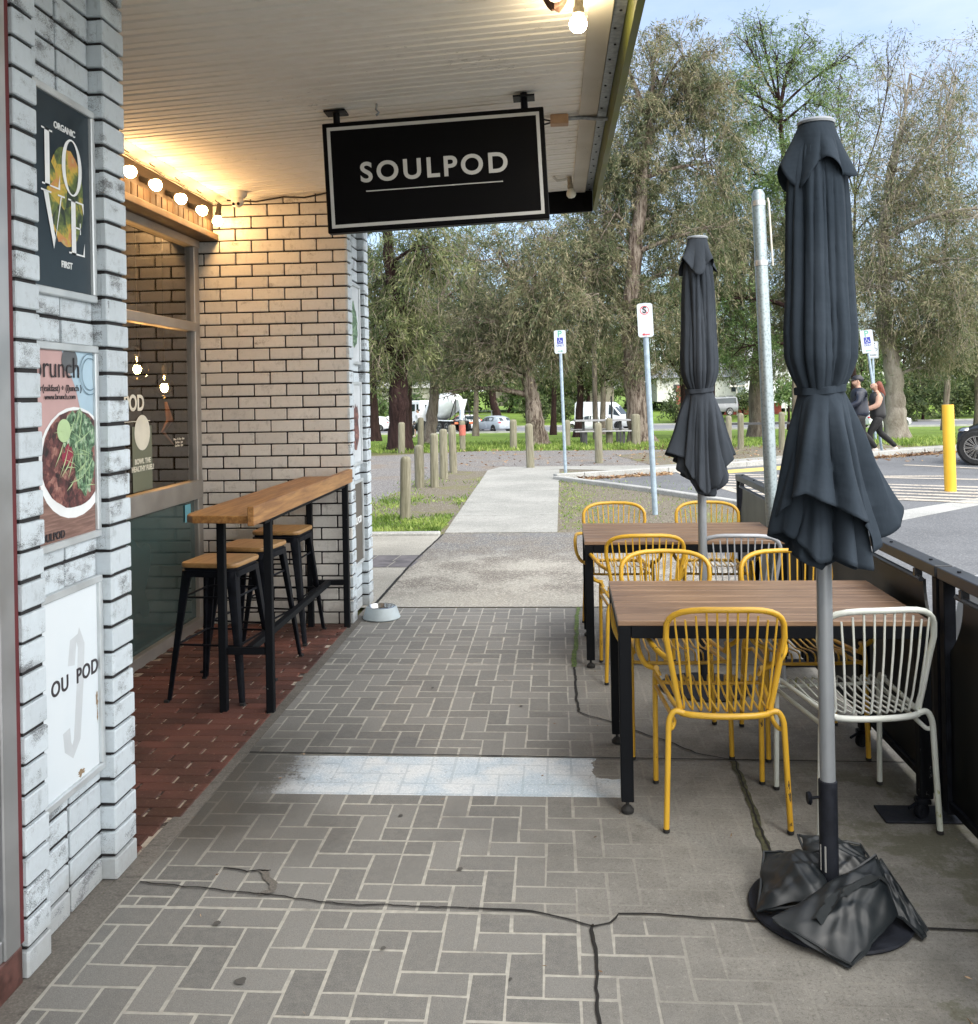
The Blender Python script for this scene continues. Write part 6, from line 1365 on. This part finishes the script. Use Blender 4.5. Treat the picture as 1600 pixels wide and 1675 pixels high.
tree('gum with a smooth pale forked trunk behind the walkers at right', 33.2, [(1468, 712), (1466, 680), (1468, 645), (1462, 600), (1448, 520), (1446, 430), (1452, 330)], .40,
     [(1430, 280, 70, .55), (1500, 340, 75, .6), (1560, 230, 70, .4), (1480, 200, 62, .4), (1545, 430, 72, .9), (1480, 440, 62, .8), (1560, 530, 58), (1515, 560, 52), (1420, 380, 58, .7), (1590, 350, 60, .5), (1405, 470, 50, .8), (1575, 120, 55, .25), (1500, 110, 50, .25), (1500, 500, 55), (1440, 540, 40), (1530, 320, 60, .6), (1540, 600, 34), (1600, 480, 50)], MAT['leaf_brown'], MAT['bark_pale'], 5, .8, group=GM, nsub=12)
tree('feathery green wattle rising above the near umbrella', 40, [(1325, 706), (1318, 600), (1300, 450), (1285, 300), (1275, 180)], .22,
     [(1265, 100, 50, .7), (1222, 60, 30, .7), (1325, 60, 28, .7), (1250, 180, 62, .8), (1200, 180, 48, .8), (1320, 170, 55, .7), (1180, 490, 70, 1.1), (1210, 570, 50), (1300, 280, 70), (1230, 280, 60), (1240, 40, 20, .6), (1300, 90, 34, .6), (1385, 100, 34, .5), (1205, 130, 36, .6)], MAT['leaf_green'], MAT['bark_dark'], 6, .7, ln=.16, wd=.04, droop=.25, name='wattle_tree', nsub=10, tw=MAT['twig_dark'])
tree('grey trunked gum standing between the two umbrellas', 43, [(1238, 700), (1236, 640), (1240, 560), (1232, 460), (1240, 360)], .36,
     [(1240, 380, 80), (1200, 460, 75), (1295, 460, 70), (1250, 560, 62), (1320, 370, 72), (1180, 380, 60), (1160, 520, 60), (1350, 470, 60), (1300, 560, 45), (1210, 620, 30, .6)], MAT['leaf_brown'], MAT['bark_grey'], 7, .85, ln=.19, wd=.034, group=GM)
tree('olive crowned gum behind the peeling trunk', 50, [(1120, 704), (1118, 640), (1110, 540), (1100, 430)], .22, [(1110, 500, 80), (1150, 420, 70), (1090, 590, 50), (1060, 480, 60), (1140, 590, 45), (1100, 350, 60)], MAT['leaf_olive'], MAT['bark_dark'], 8, .85, ln=.21, wd=.04, group=GM)
tree('olive gum behind the accessible parking sign', 50, [(945, 704), (950, 640), (948, 560), (955, 470)], .22, [(950, 590, 48), (985, 560, 60), (930, 480, 62), (980, 460, 60), (900, 560, 50), (1000, 620, 34)], MAT['leaf_olive'], MAT['bark_dark'], 9, .85, ln=.21, wd=.04, group=GM)
tree('dark leaning gum behind the silver hatchback', 102, [(815, 702), (808, 660), (800, 610), (790, 540)], .5, [(800, 560, 70), (750, 540, 65), (850, 590, 52), (760, 610, 40), (830, 500, 60), (720, 500, 60), (700, 610, 34)], MAT['leaf_olive'], MAT['bark_dark'], 10, .85, ln=.5, wd=.12, group=GM)
tree('bushy olive gum by the far pillar at the left edge of the park', 46, [(612, 706), (610, 640), (606, 560)], .3, [(615, 620, 40), (600, 540, 55), (640, 500, 50), (590, 600, 40), (625, 420, 50)], MAT['leaf_dark'], MAT['bark_dark'], 12, .95, ln=.2, wd=.04, group=GM)
tree('olive gum at the far right edge of the park', 44, [(1600, 706), (1598, 640), (1592, 540), (1590, 440)], .2, [(1590, 520, 60), (1560, 600, 45), (1610, 420, 60), (1625, 600, 50), (1570, 470, 50)], MAT['leaf_olive'], MAT['bark_grey'], 13, .9, ln=.2, wd=.036, group=GM)
GB = 'gums farther back in the park'
for i, (px, lb, mt, tops) in enumerate([(668, 'gum farther back whose crown fills in behind the dark trunk', 'leaf_dark', [(660, 420, 60), (620, 480, 50), (700, 470, 55), (655, 560, 55), (700, 580, 45), (690, 380, 50, .7)]),
    (778, 'gum farther back filling in left of the forked gum', 'leaf_olive', [(780, 430, 60), (740, 480, 55), (820, 490, 55), (780, 560, 55), (735, 570, 45), (800, 385, 45, .7), (830, 590, 40)]),
    (905, 'gum farther back filling in behind the first parking sign', 'leaf_dark', [(905, 430, 60), (870, 500, 55), (940, 490, 55), (905, 570, 50), (930, 390, 50), (960, 560, 45)]),
    (985, 'gum farther back filling in below the awning corner', 'leaf_olive', [(1000, 300, 60), (970, 380, 60), (1040, 380, 60), (990, 460, 60), (1040, 500, 55), (1030, 220, 50, .8), (1000, 140, 45, .7), (1090, 280, 50, .8), (990, 560, 45)]),
    (1165, 'gum farther back filling in above the farther umbrella', 'leaf_dark', [(1160, 260, 60), (1200, 330, 60), (1130, 340, 60), (1180, 420, 60), (1120, 460, 55), (1200, 510, 55), (1150, 160, 50, .8), (1210, 230, 50, .8), (1160, 570, 45), (1100, 90, 40, .6)]),
    (1300, 'gum farther back filling in behind the near umbrella', 'leaf_olive', [(1300, 300, 60), (1260, 360, 55), (1350, 350, 60), (1310, 430, 60), (1360, 450, 55), (1280, 500, 55), (1340, 250, 50, .7), (1370, 180, 45, .6), (1350, 540, 50)]),
    (1395, 'gum farther back filling in left of the pale forked gum', 'leaf_olive', [(1400, 260, 55, .6), (1380, 340, 55, .8), (1430, 350, 55, .7), (1400, 430, 55), (1390, 510, 50), (1420, 170, 45, .5), (1440, 480, 45), (1385, 110, 40, .4), (1440, 90, 40, .4)]),
    (1545, 'gum farther back filling in at the right of the picture', 'leaf_olive', [(1550, 240, 60, .5), (1590, 320, 60, .6), (1520, 340, 55, .7), (1570, 420, 60, .9), (1520, 470, 50), (1590, 520, 55), (1550, 560, 45), (1500, 240, 50, .5), (1590, 180, 50, .4), (1560, 110, 45, .35)])]):
    Yb = 55+(i*17 % 9)
    tree(lb, Yb, [(px, 704), (px+2, 620), (px-3, 520), (px, 430)]+([(px+5, 320)] if tops[0][1] < 330 else []), .19, tops, MAT[mt], MAT['bark_grey' if i % 2 else 'bark_dark'], 120+i, .50, ln=.22, wd=.05, droop=.5, group=GB, low=1.2)
# backdrop row beyond the road, each its own tree
bg = [(585, 600, 60), (640, 590, 60), (700, 560, 64), (765, 590, 60), (835, 570, 66), (900, 590, 60), (960, 560, 62), (1025, 585, 60), (1090, 570, 62), (1165, 560, 55), (1225, 575, 48), (1290, 560, 55), (1350, 560, 60), (1415, 580, 62), (1480, 560, 62), (1545, 580, 60), (1610, 560, 62), (1670, 570, 60)]
lab = ['cement mixer', 'dark trunk', 'slim pale gum', 'orange car', 'silver hatchback', 'low forked gum', 'parking sign', 'white van', 'thick peeling trunk', 'farther umbrella', 'four wheel drive', 'galvanised pole', 'near umbrella', 'two walkers', 'pale forked trunk', 'yellow bollard', 'black car', 'far right gum']
ordr = ['far pillar edge', 'dark trunk', 'slim pale gum', 'cement mixer', 'silver hatchback', 'low forked gum', 'first parking sign', 'white van', 'thick peeling trunk', 'farther umbrella', 'four wheel drive', 'galvanised pole', 'near umbrella', 'two walkers', 'pale forked trunk', 'yellow bollard', 'black car', 'right picture edge']
for i, (px, py, r) in enumerate(bg):
    Y = 118+(i*37 % 13); bright = i % 3 == 1
    tree('dense backdrop tree beyond the road, behind the '+ordr[i], Y, [(px, 690), (px+3, 650), (px-4, 600)], .35, [(px, py+20, r*.8), (px-32, py+55, r*.52), (px+34, py+50, r*.55), (px+5, py+78, r*.42), (px-8, py-20, r*.6, .7), (px+24, py-8, r*.5, .7)],
         MAT['leaf_green'] if bright else MAT['leaf_dark'], MAT['bark_dark'], 40+i, .9, ln=.62, wd=.22, droop=.35, name='backdrop_tree', group='trees beyond the road', twig=False, low=None, nsub=7, strand=.5)
# hedge shrubs on the far verge
for i, (px, py, r, Y, mt, lb) in enumerate([(1290, 640, 34, 74, 'leaf_green', 'round green shrub behind the near umbrella'), (1345, 650, 36, 98, 'leaf_dark', 'dark shrub hidden partly by the near umbrella'), (1400, 655, 38, 100, 'leaf_dark', 'dark shrub behind the man in the cap'), (1440, 650, 36, 100, 'leaf_dark', 'dark shrub behind the woman walking'), (1510, 640, 44, 98, 'leaf_dark', 'large dark shrub right of the pale forked trunk'), (1560, 650, 44, 99, 'leaf_dark', 'large dark shrub above the yellow bollard'), (1610, 640, 44, 99, 'leaf_dark', 'large dark shrub above the black car'), (1215, 655, 22, 102, 'leaf_dark', 'shrub beside the red wall'), (1105, 662, 26, 99, 'leaf_dark', 'low shrub behind the farther umbrella'), (620, 668, 24, 100, 'leaf_green', 'light green shrub beyond the road at far left'), (680, 662, 26, 102, 'leaf_green', 'green shrub behind the man in the white shirt'), (880, 668, 26, 101, 'leaf_dark', 'low dark shrub behind the forked gum'), (925, 670, 24, 101, 'leaf_dark', 'low dark shrub left of the white van'), (1480, 660, 34, 97, 'leaf_dark', 'dark shrub directly behind the pale forked trunk')]):
    tree(lb, Y, [(px, 690), (px, py+10)], .12, [(px-r*.4, py+4, r*.6), (px+r*.4, py, r*.62), (px, py-r*.35, r*.6), (px, py+r*.4, r*.5)], MAT[mt], MAT['bark_dark'], 80+i, 1.0, ln=.34, wd=.15, droop=.2, name='shrub', group='shrubs beyond the road', twig=False, low=None, nsub=8, strand=.4, cat='shrub')
# the wood that closes the view on both sides of the park
rw = np.random.RandomState(77); n = 26000; sd = rw.rand(n) < .6
X_ = np.where(sd, rw.uniform(-95, -24, n), rw.uniform(62, 130, n)); Zt = 7.5+2.2*np.sin(X_*.31)+1.3*np.sin(X_*.83+1)
P_ = np.stack([X_, 122+rw.normal(size=n)*3, -1.0+rw.uniform(0, 1, n)**.8*Zt], 1); D_ = rw.normal(size=(n, 3)); D_[:, 2] -= .3
tag(fast_quads('far_wood', leaves(P_, D_, 1.0, .5, rw), MAT['leaf_dark']), 'far-off dark wood closing the view beyond the park', 'wood', kind='stuff')
# weeds, tufts and litter
rs = np.random.RandomState(3)
def tufts(name, n, fn, ln, wd, mat, up=1., label=None, flat_=.6):
    pts = np.array([fn() for _ in range(n)]); D = rs.normal(size=(n, 3))*flat_; D[:, 2] = np.abs(D[:, 2])+up
    o = fast_quads(name, leaves(pts, D, ln, wd, rs), mat); tag(o, label, name.replace('_', ' '), kind='stuff'); return o
def vpt():
    while True:
        x, y = rs.uniform(-2.9, -1.36), 10.9+rs.gamma(1.2, 1.6)
        if y < 19 and (math.sin(x*5+1)+math.sin(y*2.3)+rs.uniform(-1, 1)) > (-.9 if y < 12.6 else .4): return (x, y, .0)
tufts('verge_weeds', 6500, vpt, .055, .016, MAT['grass_blade'], .55, 'patchy green weeds around the bollards on the left verge', 1.)
tufts('right_verge_weeds', 1500, lambda: (rs.uniform(.05, 2.2)**1.0, rs.uniform(11.1, 17.0), 0) if rs.rand() < .5 else (.05+abs(rs.normal())*.35, rs.uniform(11.1, 19), 0), .045, .012, MAT['grass_blade'], .5, 'sparse grass in the gravel right of the path', 1.)
tufts('lawn_grass', 26000, lambda: (rs.uniform(-9, 14), 26.2+rs.gamma(1.5, 2.6), -.05), .13, .03, MAT['grass_blade'], .9, 'rough grass blades of the lawn', .7)
o = bpy.data.objects['lawn_grass']; me = o.data; co = np.empty(len(me.vertices)*3, np.float32); me.vertices.foreach_get('co', co); co = co.reshape(-1, 3); co[:, 2] += np.interp(co[:, 1], [28, 85], [0, -2.]) ; me.vertices.foreach_set('co', co.ravel())
def litter_pt():
    u = rs.rand()
    if u < .45: a = rs.rand(); return (lerp(5.4, 9.4, a)+rs.normal()*.10, lerp(21.0, 23.6, a)-.30+rs.normal()*.10, .012)
    if u < .7: a = rs.rand(); return (lerp(.2, 2.2, a), lerp(17.5, 18.6, a)-.15+rs.normal()*.09, .012)
    if u < .85: return (rs.uniform(2, 9), rs.uniform(20.6, 27), .02)
    return (rs.uniform(-3, 8), rs.uniform(20.5, 27), .02)
n = 2600; pts = np.array([litter_pt() for _ in range(n)]); D = rs.normal(size=(n, 3)); D[:, 2] *= .2
tag(fast_quads('leaf_litter', leaves(pts, D, .10, .028, rs), MAT['litter']), 'brown gum leaf litter along the kerbs and under the trees', 'leaf litter', kind='stuff')
n = 60; pts = np.array([(rs.uniform(-1.2, 1.4), rs.uniform(2.3, 7.0), .010) for _ in range(n)]); D = rs.normal(size=(n, 3)); D[:, 2] *= .1
tag(fast_quads('paving_debris', leaves(pts, D, .018, .005, rs), MAT['litter']), 'tiny leaf scraps scattered on the paving', 'debris', kind='stuff')
# ================================================================== PEOPLE
def skinned(name, verts, edges, radii, mat, parent, root=0, lv=2):
    me = bpy.data.meshes.new(name); me.from_pydata(verts, edges, []); o = bpy.data.objects.new(name, me); COL.objects.link(o); o.parent = parent; me.materials.append(mat)
    s_ = o.modifiers.new('skin', 'SKIN'); s_.use_smooth_shade = True
    for i, v in enumerate(me.skin_vertices[0].data): r_ = radii[i]; v.radius = r_ if isinstance(r_, tuple) else (r_, r_); v.use_root = (i == root)
    u = o.modifiers.new('sub', 'SUBSURF'); u.levels = lv; u.render_levels = lv; return o
class Fig:
    def __init__(s): s.v = []; s.e = []; s.r = []
    def chain(s, pts, rad, start=None):
        prev = start
        for p, r_ in zip(pts, rad):
            s.v.append(p); s.r.append(r_); i = len(s.v)-1
            if prev is not None: s.e.append((prev, i))
            prev = i
        return prev
MAT['skin'] = plain('skin', (.46, .28, .20), .55, 0, .06); MAT['puffer'] = plain('navy_puffer', (.010, .014, .028), .45, 0, .3, 30); MAT['vest'] = plain('black_vest', (.008, .008, .010), .5, 0, .3, 30); MAT['sleeve'] = plain('peach_sleeve', (.44, .27, .20), .9); MAT['legging'] = plain('black_legging', (.008, .008, .009), .8); MAT['hair_red'] = plain('auburn_hair', (.15, .035, .018), .6, 0, .4, 30); MAT['shoe'] = plain('pale_shoe', (.50, .44, .40), .7); MAT['shirt'] = plain('white_shirt', (.62, .60, .66), .8)
def person(label, loc, rz, H, top, sleeve, legs, hat=None, hair=None, step=.42, arm='push', shoes=MAT['shoe'], group=None, long_top=False, shorts=False, girth=1.):
    """walking figure facing +x"""
    k = H/1.75; t = thing('person', label, 'person', loc, rz, group); V = lambda x, y, z: (x*k, y*k, z*k); g = girth
    hipz = .93; kn = lambda s_: V(.13+.10, s_*.085, .50) if s_ > 0 else V(-.06, s_*.085, .49)
    an = lambda s_: V(.22, s_*.08, .09) if s_ > 0 else V(-step, s_*.08, .14)
    toe = lambda s_: V(.38, s_*.08, .045) if s_ > 0 else V(-step+.13, s_*.08, .03)
    if arm == 'push': el = lambda s_: V(.10, s_*.25, 1.15); wr = lambda s_: V(.36, s_*.17, 1.05); ha = lambda s_: V(.43, s_*.16, 1.04)
    else: el = lambda s_: V(-.08*s_, s_*.25, 1.14); wr = lambda s_: V(.10*s_+.05, s_*.23, .93); ha = lambda s_: V(.13*s_+.05, s_*.22, .86)
    f = Fig(); pel = f.chain([V(0, 0, hipz)], [(.09*k, .11*k)]); ch = f.chain([V(.01, 0, 1.10), V(.03, 0, 1.28), V(.02, 0, 1.42)], [(.08*k, .09*k), (.085*k, .11*k), (.07*k, .10*k)], pel)
    nk = f.chain([V(.03, 0, 1.48), V(.045, 0, 1.52)], [.056*k, .056*k], ch); hd = f.chain([V(.065, 0, 1.565), V(.07, 0, 1.63), V(.055, 0, 1.69)], [(.090*k, .082*k), (.112*k, .098*k), (.088*k, .080*k)], nk)
    f.chain([V(.178, 0, 1.60)], [.015*k], hd-1)
    for s_ in (-1, 1):
        f.chain([V(0, s_*.09, .86), V((kn(s_)[0]/k)*.45, s_*.09, .70), kn(s_), V((kn(s_)[0]+an(s_)[0])/2/k-.01, s_*.083, .32), an(s_), toe(s_)], [.070*k, .062*k, .044*k, .040*k, .034*k, .028*k], pel)
        h_ = f.chain([V(.02, s_*.17, 1.40), el(s_), wr(s_), ha(s_)], [.052*k, .040*k, .027*k, (.030*k, .018*k)], ch)
        hx = Vector(ha(s_)); 
        for q, (dy, l_) in enumerate(((-.030, .055), (-.011, .068), (.009, .064), (.028, .05))): f.chain([tuple(hx+Vector((.035, dy, .006))*k), tuple(hx+Vector((.035+l_*.45, dy*1.1, -.008))*k), tuple(hx+Vector((.03+l_*.5, dy*1.1, -.035))*k)], [.009*k, .008*k, .007*k], h_)
        f.chain([tuple(hx+Vector((.0, -s_*.034, -.01))*k), tuple(hx+Vector((.03, -s_*.045, -.026))*k)], [.010*k, .008*k], h_)
    body = skinned('body', f.v, f.e, f.r, MAT['skin'], t)
    # clothes
    f = Fig(); lo = hipz-.16 if long_top else hipz-.13; pel = f.chain([V(0, 0, lo)], [(.185*k*g, .215*k*g)]); ch = f.chain([V(.005, 0, .98), V(.015, 0, 1.12), V(.03, 0, 1.27), V(.02, 0, 1.40), V(.035, 0, 1.50)], [(.180*k*g, .205*k*g), (.165*k*g, .190*k*g), (.170*k*g, .205*k*g), (.150*k, .200*k), (.095*k, .098*k)], pel)
    if sleeve is top:
        for s_ in (-1, 1): f.chain([V(.02, s_*.18, 1.39), el(s_), wr(s_)], [.088*k, .078*k, .058*k], ch-1)
    skinned('jacket', f.v, f.e, f.r, top, t)
    if sleeve is not top:
        for s_ in (-1, 1): f = Fig(); f.chain([V(.02, s_*.16, 1.40), V(.05, s_*.21, 1.28), el(s_), wr(s_)], [.090*k, .086*k, .074*k, .052*k]); skinned('sleeve', f.v, f.e, f.r, sleeve, t)
    f = Fig(); pv = f.chain([V(0, 0, .985), V(0, 0, .90)], [(.150*k*g, .19*k*g), (.165*k*g, .205*k*g)])
    for s_ in (-1, 1):
        pts = [V(0, s_*.085, .84), V((kn(s_)[0]/k)*.45, s_*.088, .70), kn(s_), V((kn(s_)[0]+an(s_)[0])/2/k-.01, s_*.083, .32), an(s_)]; rd = [.125*k*g, .115*k, .082*k, .076*k, .056*k]
        if shorts: pts, rd = pts[:3], [.12*k, .10*k, .08*k]
        f.chain(pts, rd, pv)
    skinned('trousers', f.v, f.e, f.r, legs, t)
    for s_ in (-1, 1):
        a = Vector(an(s_)); b_ = Vector(toe(s_)); f = Fig(); f.chain([tuple(a+(a-b_)*.25-Vector((0, 0, .03*k))), tuple(a.lerp(b_, .5)-Vector((0, 0, .015*k))), tuple(b_+(b_-a).normalized()*.03)], [.060*k, .062*k, .048*k]); skinned('shoe', f.v, f.e, f.r, shoes, t)
    b = MB()
    for s_ in (-1, 1): b.ball(V(.158, s_*.036, 1.63), .010*k, 8, 6)
    b.build('eyes', MAT['s_black'], body, smooth=True); b = MB(); b.box(V(.150, -.025, 1.560), V(.160, .025, 1.568)); b.build('mouth', plain('lips', (.30, .10, .09), .6), body)
    for s_ in (-1, 1): MB().ball(V(.06, s_*.098, 1.62), (.018*k, .008*k, .03*k), 8, 6).build('ear', MAT['skin'], body, smooth=True)
    if hair:
        f = Fig(); f.chain([V(.04, 0, 1.695), V(-.01, 0, 1.65), V(-.05, 0, 1.55), V(-.11, 0, 1.44), V(-.17, 0, 1.36)], [(.105*k, .112*k), (.11*k, .115*k), (.085*k, .105*k), (.06*k, .085*k), .03*k]); skinned('hair', f.v, f.e, f.r, hair, t)
    else:
        f = Fig(); f.chain([V(.04, 0, 1.69), V(-.005, 0, 1.66), V(-.01, 0, 1.60)], [(.10*k, .10*k), (.105*k, .108*k), .08*k]); skinned('hair', f.v, f.e, f.r, MAT['s_black'], t)
    if hat:
        M_ = Matrix.Translation(V(.050, 0, 1.675)) @ Matrix.Rotation(R(8), 4, 'Y')
        c = MB(); c.lathe([(.112*k, -.01), (.110*k, .02), (.095*k, .06), (.06*k, .088), (.001, .095)], 20, M_, cap1=False); c.add([((.095+.085*math.cos(a)*1.)*k, .085*k*math.sin(a), -.008-.0) for a in [R(-90+180*i/10) for i in range(11)]]+[((.095+.08*math.cos(a))*k, .08*k*math.sin(a), .006) for a in [R(-90+180*i/10) for i in range(11)]], [list(range(11))[::-1], list(range(11, 22))]+[[i, i+1, 12+i, 11+i] for i in range(10)], M_); c.build('cap', hat, t, smooth=True, sharp=50)
    return t
gw = spot(1437, 700, 23.3); person('woman in black puffer vest with peach sleeves and auburn hair, pushing a pram', (gw.x, 23.3, .01), R(182), 1.74, MAT['vest'], MAT['sleeve'], MAT['legging'], None, MAT['hair_red'], .45, long_top=True, group=None)
gm_ = spot(1408, 700, 22.7); person('man in black cap and navy puffer jacket walking left of the woman', (gm_.x, 22.7, .01), R(178), 1.86, MAT['puffer'], MAT['puffer'], MAT['legging'], MAT['s_black'], None, .35, arm='push')
# vest hood and jacket emblem
pr_ = (gw.x-.95, 23.1, .01); t = thing('pram', 'dark pram pushed by the woman, mostly behind the near umbrella', 'pram', pr_, R(180))
MB().tube(rounded([(-.50, -.2, 1.04), (-.50, .2, 1.04)], .05), .018, 8).build('handle', MAT['rubber'], t)
b = MB()
for s_ in (-1, 1): b.tube([(-.50, s_*.22, 1.04), (-.2, s_*.23, .72), (.35, s_*.23, .22)], .014, 8); b.tube([(-.42, s_*.23, .2), (.15, s_*.23, .78)], .014, 8)
b.build('pram_frame', MAT['alu'], t); MB().ball((-.02, 0, .78), (.34, .22, .24), 18, 12).build('carrycot', MAT['vest'], t, smooth=True); MB().lathe([(.12, -.02), (.12, .02)], 16, Matrix.Translation((-.38, 0, .86))).build('cup_tray', MAT['white_plastic'], t)
for x in (-.42, .38):
    for s_ in (-1, 1): MB().lathe([(.09, -.02), (.11, -.015), (.11, .015), (.09, .02)], 20, Matrix.Translation((x, s_*.26, .115)) @ Matrix.Rotation(R(90), 4, 'X')).build('pram_wheel', MAT['rubber'], t, smooth=True)
q = spot(688, 700, 58); person('man in a white shirt and dark shorts beside the slim pale gum', (q.x-.1, 58, gz(58)), R(170), 1.75, MAT['shirt'], MAT['shirt'], MAT['legging'], None, None, .3, arm='walk', shorts=True)
q = spot(671, 700, 62); person('person in white top emerging right of the dark trunk', (q.x, 62, gz(62)), R(10), 1.65, MAT['shirt'], MAT['shirt'], MAT['legging'], None, None, .3, arm='walk')
